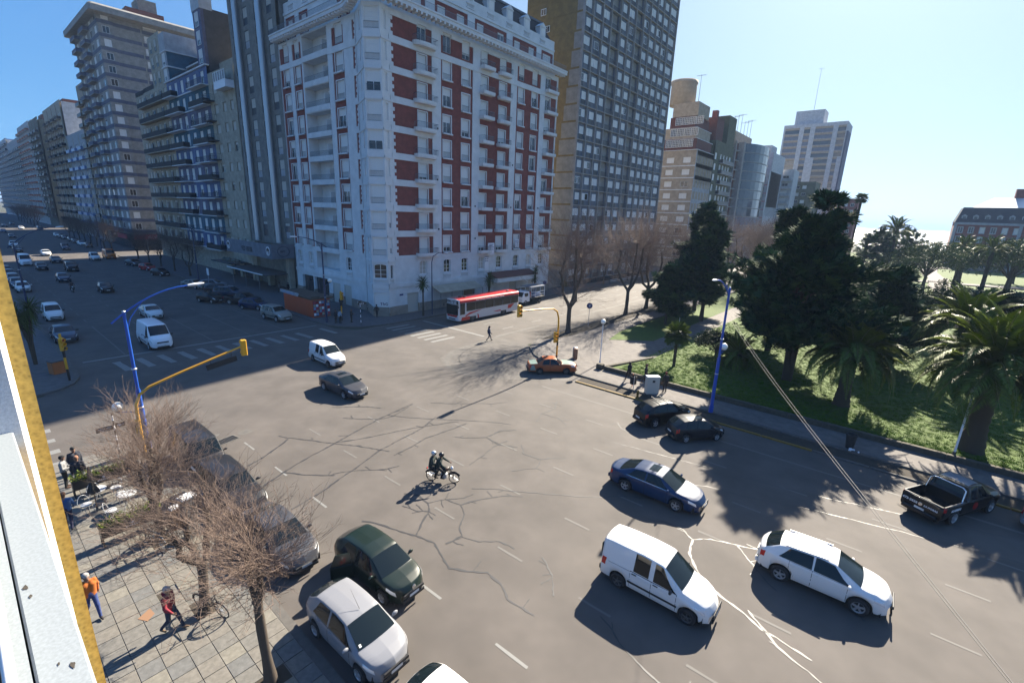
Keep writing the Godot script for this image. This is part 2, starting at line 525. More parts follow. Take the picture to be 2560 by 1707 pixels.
func arc(cx: float, cz: float, r: float, a0: float, a1: float, k: int) -> Array:
	var out := []
	for i in k + 1:
		var a := deg_to_rad(lerpf(a0, a1, float(i) / k))
		out.append([cx + r * cos(a), cz + r * sin(a)])
	return out
func pavement(called: String, poly: Array, m: Material, kerb_m: Material, kerb_pts: Array) -> MeshInstance3D:
	var mb := MB.new()
	mb.sheet(P2(poly), 0.13, 0.125)
	var o := struct(called, mb, m)
	if not kerb_pts.is_empty():
		var kb := MB.new()
		strip(kb, kerb_pts, 0.28, 0.136)
		part(o, "kerb", kb, kerb_m)
		# the kerb's street face, a hand's breadth proud of the slab
		var fb := MB.new()
		for i in kerb_pts.size() - 1:
			var a: Array = kerb_pts[i]; var b: Array = kerb_pts[i + 1]
			fb.bar(Vector3(a[0], 0.064, a[1]), Vector3(b[0], 0.064, b[1]), 0.31, 0.14)
		part(o, "kerb_face", fb, kerb_m)
	return o
func ground() -> void:
	var mb := MB.new()
	mb.sheet(P2([[-900, -1500], [415, -1500], [415, 900], [-900, 900]]), -0.02)
	struct("ground", mb, M.land)
	mb = MB.new()
	mb.sheet(P2([[380, -9000], [11000, -9000], [11000, 9000], [380, 9000]]), -3.0)
	struct("sea", mb, M.sea)
	# asphalt
	var road := MB.new()
	road.sheet(P2([[-60, -49.2], [-60, -31.2], [0, -31.2], [4.2, -31.4], [5.5, -30.2], [5.5, 60], [34.9, 60], [34.9, -25], [40, -31.2], [330, -31.2], [330, -49.2], [30, -49.2], [28.4, -51.5], [28.4, -620], [4.9, -620], [4.9, -50.5], [2.5, -46.4], [-60, -46.4]]), 0.0)
	var rd := struct("road", road, M.asphalt)
	for zc in [-166.0, -312.0]:
		var xr := MB.new()
		xr.sheet(P2([[28.4, zc - 8], [28.4, zc + 8], [240, zc + 8], [240, zc - 8]]), 0.002)
		part(rd, "cross_street", xr, M.asphalt)
	var xs := MB.new()
	xs.sheet(P2([[121, -49.2], [139, -49.2], [139, -200], [121, -200]]), 0.002)
	part(rd, "cross_street", xs, M.asphalt)
	# lighter apron behind the old gutter at the park corner
	var ap := MB.new()
	ap.sheet(P2([[40, -35.4], [35.8, -35.5], [32.3, -35.2], [29.6, -33.9], [28.1, -31.4], [27.9, -28.5], [29.5, -25.5], [33.3, -21], [34.6, -22], [36, -25.5], [40, -31]]), 0.004)
	part(rd, "apron", ap, M.asphalt_patch)
	var gut := MB.new()
	strip(gut, [[60, -36.2], [48, -35.8], [40, -35.6], [35.8, -35.3], [33.8, -35.1], [32.3, -34.8], [30.7, -33.9], [29.3, -32.6], [28.3, -31.0], [27.9, -29.0]], 0.42, 0.008, 0.1)
	part(rd, "gutter_band", gut, M.concrete)
	var gut2 := MB.new()
	strip(gut2, [[38, -34.6], [34.2, -34.4], [32.6, -33.8], [31.2, -32.9], [30.1, -31.6], [29.5, -30.2]], 0.10, 0.008, 0.2)
	part(rd, "gutter_seam", gut2, M.tar)
	lanes(rd)
	cracks(rd)
	# pavements: west side near and far, building side, park side
	var near := pavement("pavement", [[-0.6, -33.0], [3.2, -32.8], [4.9, -31.6], [5.45, -29.8], [5.45, 40], [-0.6, 40]], M.tile_b, M.kerb, [[5.32, 40], [5.32, -29.6], [5.12, -30.6], [4.7, -31.4], [4.1, -32.1], [3.2, -32.65], [-0.6, -32.87]])
	paving(near)
	pavement("pavement_far", [[-14, -46.6], [2.3, -46.6], [3.6, -47.1], [4.5, -48.1], [5.0, -49.6], [5.15, -51.5], [5.15, -620], [-14, -620]], M.slab_grey, M.kerb, [[-14, -46.75], [2.25, -46.75], [3.5, -47.25], [4.38, -48.2], [4.88, -49.65], [5.02, -51.5], [5.02, -620]])
	pavement("pavement_corner", [[37.6, -158.2], [28.2, -158.2], [28.2, -56], [28.5, -53.2], [29.4, -51.2], [30.8, -49.9], [32.8, -49.2], [35, -49.0], [121, -49.0], [121, -54], [37.6, -54]], M.slab_grey, M.kerb, [[28.33, -158.2], [28.33, -56], [28.63, -53.25], [29.5, -51.3], [30.88, -50.02], [32.85, -49.33], [35, -49.13], [121, -49.13]])
	pavement("pavement_block", [[37.6, -303], [28.2, -303], [28.2, -174.5], [37.6, -174.5]], M.slab_grey, M.kerb, [[28.33, -303], [28.33, -174.5]])
	pavement("pavement_beyond", [[37.6, -620], [28.2, -620], [28.2, -321], [37.6, -321]], M.slab_grey, M.kerb, [])
	pavement("pavement_street", [[139, -49.0], [330, -49.0], [330, -56], [139, -56]], M.slab_grey, M.kerb, [])
	# park side: low yellow kerb, worn strip, raised footpath
	mb = MB.new()
	mb.sheet(P2([[33.72, -20.6], [35.1, -20.8], [35.1, 60], [33.72, 60]]), 0.03, 0.03)
	var strip_o := struct("verge", mb, M.earth)
	for k in 26:
		var kb := MB.new()
		var za := -20.6 + k * 3.0
		kb.cbox(Vector3(33.62, 0.045, za + 1.49), Vector3(0.2, 0.1, 2.97), 0.025)
		part(strip_o, "kerb_stone", kb, M.paint_yellow if k not in [6, 7] else M.kerb)
	mb = MB.new()
	var corner := [[35.1, 60], [35.1, -20.8], [35.25, -22.8], [35.9, -25.4], [37.2, -28.0], [39.2, -30.2], [42, -31.6], [46, -32.2], [330, -32.2]]
	mb.sheet(P2(corner + [[330, -27.4], [60, -27.0], [45.5, -26.6], [45.5, -18.5], [38.3, -21.4], [38.0, -20.5], [38.0, 60]]), 0.14, 0.14)
	var fp := struct("footpath", mb, M.path)
	var kb2 := MB.new()
	var kp := []
	for p in corner: kp.append([p[0] + 0.12, p[1] + (0.0 if p[0] < 36 else 0.12)])
	strip(kb2, kp, 0.26, 0.146)
	part(fp, "kerb", kb2, M.kerb)
	# dirt bed along the street trees
	mb = MB.new()
	mb.sheet(P2([[42.5, -31.2], [46, -31.7], [330, -31.7], [330, -29.7], [70, -29.5], [46, -29.8]]), 0.155)
	part(fp, "tree_bed", mb, M.earth)
	# lawns
	mb = MB.new()
	mb.sheet(P2([[38.3, -19.8], [44.0, -18.2], [150, -18.2], [150, 60], [38.3, 60]]), 0.42, 0.3)
	struct("lawn", mb, M.lawn)
	mb = MB.new()
	mb.sheet(P2([[48.5, -25.6], [53, -26.6], [60, -26.7], [330, -26.9], [330, -21.6], [52, -21.6]]), 0.17, 0.1)
	struct("lawn_beyond", mb, M.lawn)
	mb = MB.new()
	mb.sheet(P2([[150, -18.2], [330, -18.2], [330, 140], [150, 140]]), 0.2, 0.1)
	struct("lawn_far", mb, M.lawn)
	mb = MB.new()
	mb.sheet(P2([[45.2, -26.7], [330, -26.9], [330, -17.8], [38.2, -17.8], [38.2, -21.3]]), 0.15)
	struct("path", mb, M.path)
	for a in [[118.0, -17.0, 134.0, 60.0, 4.0], [92.0, 8.0, 330.0, 2.0, 4.5], [165.0, -18.0, 200.0, 120.0, 5.0], [236.0, -18.0, 240.0, 60.0, 9.0]]:
		var pb := MB.new()
		strip(pb, wander([a[0], a[1]], [a[2], a[3]], 8.0, 1.0), a[4], 0.436)
		struct("path_across", pb, M.path)
	# stone edging of the near lawn
	var wall := thing("garden_wall", "low weathered stone wall edging the lawn along the footpath", "wall")
	for k in 36:
		var wb := MB.new()
		var l := 2.2
		wb.cbox(Vector3(38.14, 0.31, -20.3 + k * l + l * 0.5), Vector3(0.34, 0.42 + rr(-0.01, 0.01), l - 0.012), 0.03)
		part(wall, "stone_block", wb, M.stone_wall)
	var wb2 := MB.new()
	wb2.bar(Vector3(38.4, 0.30, -20.2), Vector3(44.4, 0.30, -18.35), 0.3, 0.4)
	part(wall, "stone_block", wb2, M.stone_wall)
	wb2 = MB.new()
	wb2.cbox(Vector3(38.1, 0.36, -20.75), Vector3(0.62, 0.56, 0.62), 0.06)
	part(wall, "end_post", wb2, M.stone_wall)
func lanes(rd: Node) -> void:
	var dash := func(nm: String, x0: float, z0: float, x1: float, z1: float, w: float, m: Material) -> void:
		var b := MB.new()
		strip(b, wander([x0, z0], [x1, z1], 0.5, 0.012), w, 0.006, 0.12)
		part(rd, nm, b, m)
	# avenue, south of the crossing
	for lx in [[9.6, -29.0], [13.2, -28.0], [16.9, -27.0], [20.4, -26.0], [24.0, -25.5], [27.4, -24.0]]:
		var zz: float = lx[1]
		while zz < 12.0:
			dash.call("lane_dash", lx[0], zz, lx[0] + 0.03, zz + 1.35, 0.11, M.paint_faint if lx[0] > 12.0 else M.paint_white)
			zz += 4.15
	# avenue, north of the crossing: solid lines by the stop line, then dashes
	for lx in [9.0, 12.7, 16.4, 20.1, 23.8]:
		dash.call("lane_line", lx, -54.8, lx, -70.0, 0.12, M.paint_faint)
		var zz := -73.0
		while zz > -150.0:
			dash.call("lane_dash", lx, zz, lx, zz - 1.8, 0.13, M.paint_faint)
			zz -= 4.6
	dash.call("stop_line", 5.9, -54.4, 27.6, -54.4, 0.34, M.paint_white)
	dash.call("stop_line", 39.0, -47.9, 39.05, -36.9, 0.42, M.paint_white)
	for k in 11:
		dash.call("crosswalk_stripe", 7.9 + k * 1.62, -52.7 + 0.03 * k, 8.2 + k * 1.62, -49.3, 0.55, M.paint_white)
	dash.call("crosswalk_stripe", 27.15, -52.7, 27.4, -49.4, 0.55, M.paint_white)
	for k in 8:
		dash.call("crosswalk_stripe", 32.9, -47.5 + k * 1.2, 36.3, -47.45 + k * 1.2, 0.5, M.paint_white if k not in [2] else M.paint_faint)
	for k in 4:
		dash.call("crosswalk_stripe", -1.6, -38.9 + k * 1.85, 2.1, -39.0 + k * 1.85, 0.55, M.paint_white)
	for lz in [-44.6, -41.2, -37.9]:
		var xx := 43.5
		while xx < 150.0:
			dash.call("lane_dash", xx, lz, xx + 2.1, lz, 0.13, M.paint_white)
			xx += 6.0
	var b := MB.new()
	strip(b, wander([40, -35.9], [160, -36.2], 3.0, 0.05), 0.3, 0.007, 0.2)
	part(rd, "gutter_line", b, M.paint_faint)
	b = MB.new()
	strip(b, wander([30.6, -22], [31.6, 30], 2.0, 0.04), 0.16, 0.006, 0.3)
	part(rd, "parking_line", b, M.paint_faint)
	# storm drain with its grating and pale repair patches
	var d := thing("storm_drain", "iron storm drain grating set in the asphalt with pale concrete rim", "drain", Vector3(9.0, 0, -30.05), 0.2)
	b = MB.new()
	for q in [[0, 0.38, 1.3, 0.1], [0, -0.38, 1.3, 0.1], [0.6, 0, 0.1, 0.68], [-0.6, 0, 0.1, 0.68]]: b.mm(q[0] - q[2] / 2, 0.0, q[1] - q[3] / 2, q[0] + q[2] / 2, 0.016, q[1] + q[3] / 2)
	part(d, "rim", b, M.concrete)
	b = MB.new()
	b.mm(-0.55, 0.002, -0.33, 0.55, 0.006, 0.33)
	part(d, "well", b, M.car_seam)
	for k in 9:
		b = MB.new()
		b.mm(-0.52 + k * 0.125, 0.006, -0.32, -0.48 + k * 0.125, 0.02, 0.32)
		part(d, "grate_bar", b, M.iron)
	for q in [[7.6, -31.2, 1.3, 0.8], [10.2, -30.4, 0.5, 0.4], [6.4, -29.0, 0.9, 0.7]]:
		b = MB.new()
		var pl := []
		for k in 11:
			var a := TAU * k / 11
			pl.append([q[0] + cos(a) * q[2] * rr(0.7, 1.1), q[1] + sin(a) * q[3] * rr(0.7, 1.1)])
		b.sheet(P2(pl), 0.005)
		part(rd, "repair_patch", b, M.concrete)
func cracks(rd: Node) -> void:
	# tar-sealed cracks, traced on the road
	var C := [
		[[6.2, -22.6], [8.2, -23.3], [10.6, -24.3], [13.2, -25.0], [14.6, -25.4], [17.5, -26.2], [20.5, -26.6]],
		[[11.4, -28.4], [12.0, -27.2], [12.9, -25.6], [13.7, -24.3], [14.2, -23.4], [15.0, -21.8]],
		[[8.6, -26.0], [9.7, -26.4], [10.9, -27.1], [11.6, -27.6]], [[8.4, -20.4], [10.0, -20.7], [11.4, -21.2], [13.0, -21.7], [14.6, -22.3], [16.4, -22.6], [18.4, -22.9], [20.2, -23.6]],
		[[11.4, -21.9], [12.3, -21.4], [12.9, -20.9], [13.6, -20.3], [14.4, -20.0]], [[9.6, -24.0], [10.3, -22.9], [10.9, -22.2], [11.4, -21.7]],
		[[14.9, -21.2], [16.2, -21.3], [17.6, -21.6], [19.4, -21.4], [21.0, -21.3]], [[13.4, -25.1], [14.8, -24.4], [16.2, -23.9], [18.0, -23.3], [19.4, -22.6], [20.8, -21.9]],
		[[18.0, -26.3], [18.7, -25.0], [19.5, -23.9], [20.3, -22.9], [21.1, -21.9], [22.1, -20.6], [23.0, -19.0]], [[21.6, -25.8], [22.6, -24.6], [23.6, -23.6], [24.8, -22.4], [25.8, -21.8]],
		[[15.6, -28.0], [16.3, -27.0], [17.2, -26.1], [18.2, -25.8], [20.0, -26.4]], [[16.0, -30.2], [16.9, -29.4], [17.8, -28.6], [18.4, -27.6]],
		[[19.0, -20.4], [19.8, -19.4], [20.4, -18.9], [21.8, -18.9], [22.6, -18.2]], [[20.4, -18.9], [20.2, -17.6], [20.8, -16.6]],
		[[17.2, -17.2], [18.6, -17.4], [19.8, -17.7], [21.0, -17.6]], [[15.6, -15.4], [16.4, -14.5], [17.1, -13.4], [17.8, -12.4], [18.6, -11.3], [19.2, -10.5], [20.5, -9.2], [21.4, -8.0], [22.2, -6.6]],
		[[10.2, -17.2], [10.7, -16.2], [11.0, -15.2], [11.3, -14.4], [11.5, -13.6], [11.2, -12.8], [10.9, -12.0], [11.3, -11.3], [11.8, -10.7], [11.7, -9.9], [11.3, -9.2], [11.4, -8.0]],
		[[12.9, -17.6], [13.3, -16.9], [13.2, -16.1], [12.8, -15.5], [12.2, -15.2], [11.3, -14.6]], [[13.2, -16.1], [14.0, -15.7], [14.7, -15.1], [15.3, -15.0]], [[14.0, -15.7], [14.2, -14.8], [13.8, -14.1], [13.0, -13.6], [12.6, -13.0], [12.9, -12.2], [13.5, -11.6], [13.6, -10.8]],
		[[14.2, -14.8], [15.2, -14.4], [16.2, -13.8], [16.9, -13.0]], [[12.6, -13.0], [11.8, -13.2]], [[12.2, -16.8], [12.4, -16.0], [12.8, -15.5]],
		[[19.6, -7.4], [20.0, -6.6], [20.0, -5.8], [19.6, -5.2], [20.2, -4.6], [20.6, -3.6], [21.0, -2.6], [21.8, -2.0]], [[19.6, -5.2], [18.6, -5.0], [17.6, -4.2], [17.0, -3.2], [16.4, -1.6], [16.2, 0.0]],
		[[20.6, -3.6], [19.6, -2.6], [18.8, -1.6]], [[17.0, -2.2], [16.0, -1.0], [15.4, 0.6]], [[23.4, -8.0], [24.6, -6.2], [25.0, -4.4], [26.2, -1.4], [26.8, 1.0], [27.6, 4.0], [28.4, 8.0]], [[25.6, -12.6], [26.2, -9.6], [26.8, -6.6], [27.4, -3.0], [28.6, 1.0], [30.2, 6.0]],
		[[22.0, 0.2], [21.0, 0.8], [20.2, 0.6], [19.4, 1.2]], [[24.6, -18.0], [26.0, -18.6], [27.4, -18.4], [28.8, -19.2]], [[26.0, -18.6], [26.2, -17.2], [25.6, -16.2]], [[28.6, -13.8], [27.9, -13.2], [27.6, -12.2]],
		[[13.0, -6.2], [12.4, -5.0], [12.0, -3.4], [12.3, -2.0]], [[14.0, -9.6], [13.4, -8.6], [12.6, -8.0]], [[18.4, -15.0], [19.6, -14.2], [20.6, -14.6], [21.8, -13.6]], [[20.6, -14.6], [20.4, -15.8], [21.2, -16.6]]]
	for q in C:
		var pts := []
		for i in q.size() - 1:
			var w := wander(q[i], q[i + 1], 0.16, 0.035)
			if i > 0: w.remove_at(0)
			pts.append_array(w)
		var b := MB.new()
		strip(b, pts, rr(0.04, 0.085), 0.0085, 0.6)
		for k in rg.randi_range(1, 3):
			var p: Array = pts[rg.randi_range(2, pts.size() - 3)]
			var an := rr(0, TAU)
			strip(b, wander(p, [p[0] + cos(an) * rr(0.25, 0.7), p[1] + sin(an) * rr(0.25, 0.7)], 0.12, 0.03), 0.04, 0.0092, 0.5)
		part(rd, "sealed_crack", b, M.tar)
func paving(near: Node) -> void:
	# square slabs of the near pavement: those in sight one by one
	var mats := [M.tile_a, M.tile_b, M.tile_c, M.tile_d, M.tile_a, M.tile_b]
	var s := 0.62
	var shapes := []
	for k in 3:
		var b := MB.new()
		b.cbox(Vector3(0, 0.012 + 0.002 * k, 0), Vector3(s - 0.016, 0.024 + 0.004 * k, s - 0.016), 0.006)
		shapes.append(b.mesh())
	var count := 0
	for j in 40:
		for i in 8:
			var px := 0.5 + i * s
			var pz := -8.6 - j * s
			if absf(px - 3.63) < 0.55 and (absf(pz + 16.7) < 0.62 or absf(pz + 22.1) < 0.5): continue
			if absf(px - 3.95) < 0.55 and absf(pz + 12.44) < 0.5: continue
			if absf(px - 2.75) < 0.36 and absf(pz + 18.35) < 0.36: continue
			if count >= 300 and pz > -9.0: continue
			count += 1
			var o := part(near, "paving_slab", shapes[rg.randi() % 3], mats[rg.randi() % 6])
			o.position = Vector3(px, 0.131, pz)
			o.rotation.y = rr(-0.008, 0.008)
	for q in [[3.63, -16.7, 1.15, 1.25], [3.63, -22.1, 1.1, 1.0], [3.95, -12.44, 1.1, 1.0], [2.75, -18.35, 0.7, 0.7]]:
		var b := MB.new()
		b.mm(q[0] - q[2] / 2, 0.128, q[1] - q[3] / 2, q[0] + q[2] / 2, 0.142, q[1] + q[3] / 2)
		part(near, "tree_pit", b, M.earth)
	var lf := MB.new()
	lf.sheet(P2([[1.95, -17.9], [2.35, -18.15], [2.4, -17.75], [2.15, -17.55]]), 0.168)
	var cb := part(self, "flattened_carton", lf, M.wood)
	tag(cb, "flattened piece of tan cardboard lying on the paving", "cardboard")
# ---------------------------------------------------------------- buildings
# A facade in relief: rects [u0, v0, u1, v1, depth, material]; depth < 0 stands proud; material "" is an opening.
func relief(bld: Node, o: Vector3, u: Vector3, W: float, v0: float, v1: float, base: String, rects: Array, names := {}) -> void:
	var n := u.cross(UP)
	var us := [0.0, W]
	var vs := [v0, v1]
	for r in rects:
		us.append(clampf(r[0], 0, W)); us.append(clampf(r[2], 0, W)); vs.append(clampf(r[1], v0, v1)); vs.append(clampf(r[3], v0, v1))
	us = uniq(us); vs = uniq(vs)
	var nu: int = us.size() - 1
	var nv: int = vs.size() - 1
	var dep := []
	var ma := []
	dep.resize(nu * nv); ma.resize(nu * nv)
	dep.fill(0.0); ma.fill(base)
	var ri := 0
	for r in rects:
		ri += 1
		var key: String = r[5]
		if key in ["tower_band", "pane_room", "panel_slate", "tan_render", "shutter_cream", "blue_a", "blue_b", "blue_c", "dark_room_glass", "awning_red", "side_beige"] and key != base: key += "#%d" % ri
		var a := us.bsearch(clampf(r[0], 0, W) - 1e-4)
		var b := us.bsearch(clampf(r[2], 0, W) - 1e-4)
		var c := vs.bsearch(clampf(r[1], v0, v1) - 1e-4)
		var d := vs.bsearch(clampf(r[3], v0, v1) - 1e-4)
		for j in range(c, d):
			for i in range(a, b):
				dep[j * nu + i] = r[4]; ma[j * nu + i] = key
	var out := {}
	for j in nv:
		var i := 0
		while i < nu:
			var k := i
			while k + 1 < nu and ma[j * nu + k + 1] == ma[j * nu + i] and dep[j * nu + k + 1] == dep[j * nu + i]: k += 1
			var m: String = ma[j * nu + i]
			if m != "":
				var q := o - n * float(dep[j * nu + i])
				mbof(out, m).quad(q + u * us[i] + UP * vs[j], q + u * us[k + 1] + UP * vs[j], q + u * us[k + 1] + UP * vs[j + 1], q + u * us[i] + UP * vs[j + 1])
			i = k + 1
	for j in nv:
		for i in nu:
			var d0: float = dep[j * nu + i]
			if i + 1 < nu:
				var d1: float = dep[j * nu + i + 1]
				if absf(d0 - d1) > 1e-4:
					var m: String = ma[j * nu + i] if (d0 < d1 and ma[j * nu + i] != "") or ma[j * nu + i + 1] == "" else ma[j * nu + i + 1]
					if m != "":
						var A: Vector3 = o + u * us[i + 1] + UP * vs[j] - n * d0
						var B: Vector3 = o + u * us[i + 1] + UP * vs[j] - n * d1
						var H: Vector3 = UP * (vs[j + 1] - vs[j])
						mbof(out, m).quad(A, B, B + H, A + H)
			if j + 1 < nv:
				var d1: float = dep[(j + 1) * nu + i]
				if absf(d0 - d1) > 1e-4:
					var m: String = ma[j * nu + i] if (d0 < d1 and ma[j * nu + i] != "") or ma[(j + 1) * nu + i] == "" else ma[(j + 1) * nu + i]
					if m != "":
						var A: Vector3 = o + u * us[i] + UP * vs[j + 1] - n * d0
						var B: Vector3 = o + u * us[i] + UP * vs[j + 1] - n * d1
						var H: Vector3 = u * (us[i + 1] - us[i])
						mbof(out, m).quad(A, A + H, B + H, B)
	for m in out:
		var mk: String = m.get_slice("#", 0)
		part(bld, names.get(mk, "wall"), out[m], M[mk])
func mbof(d: Dictionary, k: String) -> MB:
	if not d.has(k): d[k] = MB.new()
	return d[k]
func uniq(a: Array) -> Array:
	a.sort()
	var r := [a[0]]
	for x in a:
		if x - r[-1] > 2e-3: r.append(x)
	return r
# meshes of a window of w by h: its lower left corner is the origin, it looks along +z
func wmesh(kind: String, w: float, h: float) -> Mesh:
	var key := "%s_%.2f_%.2f" % [kind, w, h]
	if cache.has(key): return cache[key]
	var b := MB.new()
	match kind:
		"frame":
			b.mm(0, 0, 0, 0.07, h, 0.08); b.mm(w - 0.07, 0, 0, w, h, 0.08); b.mm(0.07, h - 0.08, 0, w - 0.07, h, 0.08); b.mm(0.07, 0, 0, w - 0.07, 0.06, 0.08)
			b.mm(w / 2 - 0.03, 0.06, 0.0, w / 2 + 0.03, h - 0.08, 0.035)
		"frame4":
			b.mm(0, 0, 0, 0.07, h, 0.08); b.mm(w - 0.07, 0, 0, w, h, 0.08); b.mm(0.07, h - 0.08, 0, w - 0.07, h, 0.08); b.mm(0.07, 0, 0, w - 0.07, 0.06, 0.08)
			for k in 3: b.mm(w * (k + 1) / 4 - 0.03, 0.06, 0.0, w * (k + 1) / 4 + 0.03, h - 0.08, 0.04)
			for k in 3: b.mm(0.07, h * (k + 1) / 4 - 0.02, 0.004, w - 0.07, h * (k + 1) / 4 + 0.02, 0.036)
		"panel":
			b.mm(0, 0, 0, w, h, 0.03)
		"slats":
			var k := maxi(3, int(h / 0.16))
			for i in k:
				var y0 := h * i / k
				var y1 := h * (i + 1) / k
				b.quad(Vector3(0, y0, 0.045), Vector3(w, y0, 0.045), Vector3(w, y1, 0.02), Vector3(0, y1, 0.02))
				b.quad(Vector3(0, y1, 0.02), Vector3(w, y1, 0.02), Vector3(w, y1, 0.045), Vector3(0, y1, 0.045))
		"sill":
			b.cbox(Vector3(w / 2, 0.09, 0.1), Vector3(w + 0.3, 0.18, 0.3), 0.03)
		"surround":
			b.mm(-0.14, 0, 0, 0, h + 0.14, 0.06); b.mm(w, 0, 0, w + 0.14, h + 0.14, 0.06); b.mm(0, h, 0, w, h + 0.14, 0.06)
		"rail":
			var k := maxi(4, int(w / 0.14))
			for i in k + 1: b.mm(w * i / k - 0.009, 0, 0, w * i / k + 0.009, h, 0.018)
			b.mm(-0.01, h, -0.006, w + 0.01, h + 0.035, 0.024); b.mm(-0.01, 0.05, -0.004, w + 0.01, 0.08, 0.022)
		"arch":
			b.mm(0, 0, 0, 0.08, h, 0.08); b.mm(w - 0.08, 0, 0, w, h, 0.08)
			for k in 8:
				var a0 := PI * k / 8; var a1 := PI * (k + 1) / 8
				b.bar(Vector3(w / 2 + cos(a0) * (w / 2 - 0.04), h + sin(a0) * 0.22, 0.04), Vector3(w / 2 + cos(a1) * (w / 2 - 0.04), h + sin(a1) * 0.22, 0.04), 0.08, 0.08)
			b.mm(0.08, 0, 0, w - 0.08, 0.07, 0.08)
			b.mm(w / 2 - 0.03, 0.07, 0.0, w / 2 + 0.03, h + 0.16, 0.035)
			for k in 2: b.mm(0.08, h * (k + 1) / 3 - 0.02, 0.002, w - 0.08, h * (k + 1) / 3 + 0.02, 0.03)
		"archpane":
			b.mm(0, 0, 0, w, h, 0.02)
			var poly := [Vector3(w / 2, h, 0.02)]
			for k in 9: poly.append(Vector3(w / 2 + cos(PI * k / 8) * w / 2, h + sin(PI * k / 8) * 0.22, 0.02))
			for k in range(1, 9): b.tri(poly[0], poly[k], poly[k + 1])
		"archtrim":
			b.mm(-0.16, -0.1, 0, -0.02, h, 0.05); b.mm(w + 0.02, -0.1, 0, w + 0.16, h, 0.05)
			for k in 8:
				var a0 := PI * k / 8; var a1 := PI * (k + 1) / 8
				b.bar(Vector3(w / 2 + cos(a0) * (w / 2 + 0.09), h + sin(a0) * 0.32, 0.025), Vector3(w / 2 + cos(a1) * (w / 2 + 0.09), h + sin(a1) * 0.32, 0.025), 0.05, 0.14)
		"balusters":
			b.mm(-0.1, h - 0.14, -0.05, w + 0.1, h, 0.14); b.mm(-0.1, 0, -0.05, w + 0.1, 0.12, 0.14)
			var k := maxi(3, int(w / 0.2))
			for i in k: b.mm(w * (i + 0.5) / k - 0.05, 0.12, 0.0, w * (i + 0.5) / k + 0.05, h - 0.14, 0.09)
	cache[key] = b.mesh()
	return cache[key]
func at(o: Vector3, u: Vector3, a: float, b: float, d := 0.0) -> Transform3D:
	var n := u.cross(UP)
	return Transform3D(Basis(u, UP, n), o + u * a + UP * b - n * d)
# a window with roller shutter let down by `down` (0..1), set into an opening of depth d
func window(bld: Node, o: Vector3, u: Vector3, a: float, b: float, w: float, h: float, d: float, down := 1.0, rail := 0.0, sh := "shutter", fr := "frame_white") -> MeshInstance3D:
	var f := part(bld, "window", wmesh("frame", w, h), M[fr], at(o, u, a, b, d))
	if down > 0.02:
		var hh := snappedf((h - 0.14) * down, 0.2)
		part(f, "shutter", wmesh("slats", w - 0.16, hh), M[sh], Transform3D(Basis.IDENTITY, Vector3(0.08, h - 0.08 - hh, 0.01)))
	if down < 0.95:
		part(f, "pane", wmesh("panel", w - 0.12, h - 0.12), M.pane if rg.randf() < 0.7 else M.pane_room, Transform3D(Basis.IDENTITY, Vector3(0.06, 0.06, -0.03)))
	if rail > 0.0:
		part(f, "railing", wmesh("rail", w - 0.04, rail), M.rail_grey, Transform3D(Basis.IDENTITY, Vector3(0.02, 0.03, 0.1)))
	return f
func down() -> float:
	var k := rg.randf()
	return 1.0 if k < 0.68 else (0.75 if k < 0.8 else (0.4 if k < 0.92 else 0.12))
# a balcony of w by d whose back edge lies on the facade; lip is a solid parapet, rail a bar railing on top
func balc(bld: Node, o: Vector3, u: Vector3, a: float, b: float, w: float, d: float, slab: String, lip: float, rail: float, rail_m := "rail_grey", solid := false, round := 0.0) -> void:
	var key := "balc_%.2f_%.2f_%.2f_%.2f" % [w, d, lip, round]
	var th := 0.16
	if not cache.has(key):
		var mb := MB.new()
		var out := []
		if round > 0.0:
			for k in 9:
				var an := PI * k / 8
				out.append(Vector2(w / 2 - cos(an) * w / 2, d * (1.0 - round) + sin(an) * d * round))
		else:
			out = [Vector2(0, d), Vector2(w, d)]
		var poly := PackedVector2Array([Vector2(0, 0)])
		for p in out: poly.append(p)
		poly.append(Vector2(w, 0))
		mb.sheet(poly, 0.0, th)
		var under := PackedVector2Array(poly)
		mb.sheet(under, -th, 0.0)
		if lip > 0.0:
			for k in poly.size() - 1:
				var p := poly[k]; var q := poly[k + 1]
				mb.bar(Vector3(p.x, lip / 2 - 0.02, p.y * 0.985), Vector3(q.x, lip / 2 - 0.02, q.y * 0.985), 0.12, lip)
		cache[key] = mb.mesh()
	var bo := part(bld, "balcony", cache[key], M[slab], at(o, u, a, b))
	if rail > 0.0:
		var k2 := "brail_%.2f_%.2f_%.2f_%.2f_%s" % [w, d, lip, rail, solid]
		if not cache.has(k2):
			var rb := MB.new()
			var e := 0.05
			if solid:
				rb.mm(e, lip, d - e - 0.03, w - e, lip + rail, d - e); rb.mm(e, lip, 0.0, e + 0.03, lip + rail, d - e - 0.03); rb.mm(w - e - 0.03, lip, 0.0, w - e, lip + rail, d - e - 0.03)
			else:
				for sx in [e, w - e]:
					rb.mm(sx - 0.02, lip + rail, 0, sx + 0.02, lip + rail + 0.04, d - e)
					for i in 4: rb.mm(sx - 0.01, lip, d * i / 4, sx + 0.01, lip + rail, d * i / 4 + 0.02)
				rb.mm(e - 0.02, lip + rail, d - e, w - e + 0.02, lip + rail + 0.04, d - e + 0.04)
				var kk := maxi(4, int(w / 0.16))
				for i in kk + 1: rb.mm(e + (w - 2 * e) * i / kk - 0.01, lip, d - e, e + (w - 2 * e) * i / kk + 0.01, lip + rail, d - e + 0.02)
			cache[k2] = rb.mesh()
		part(bo, "railing", cache[k2], M[rail_m])
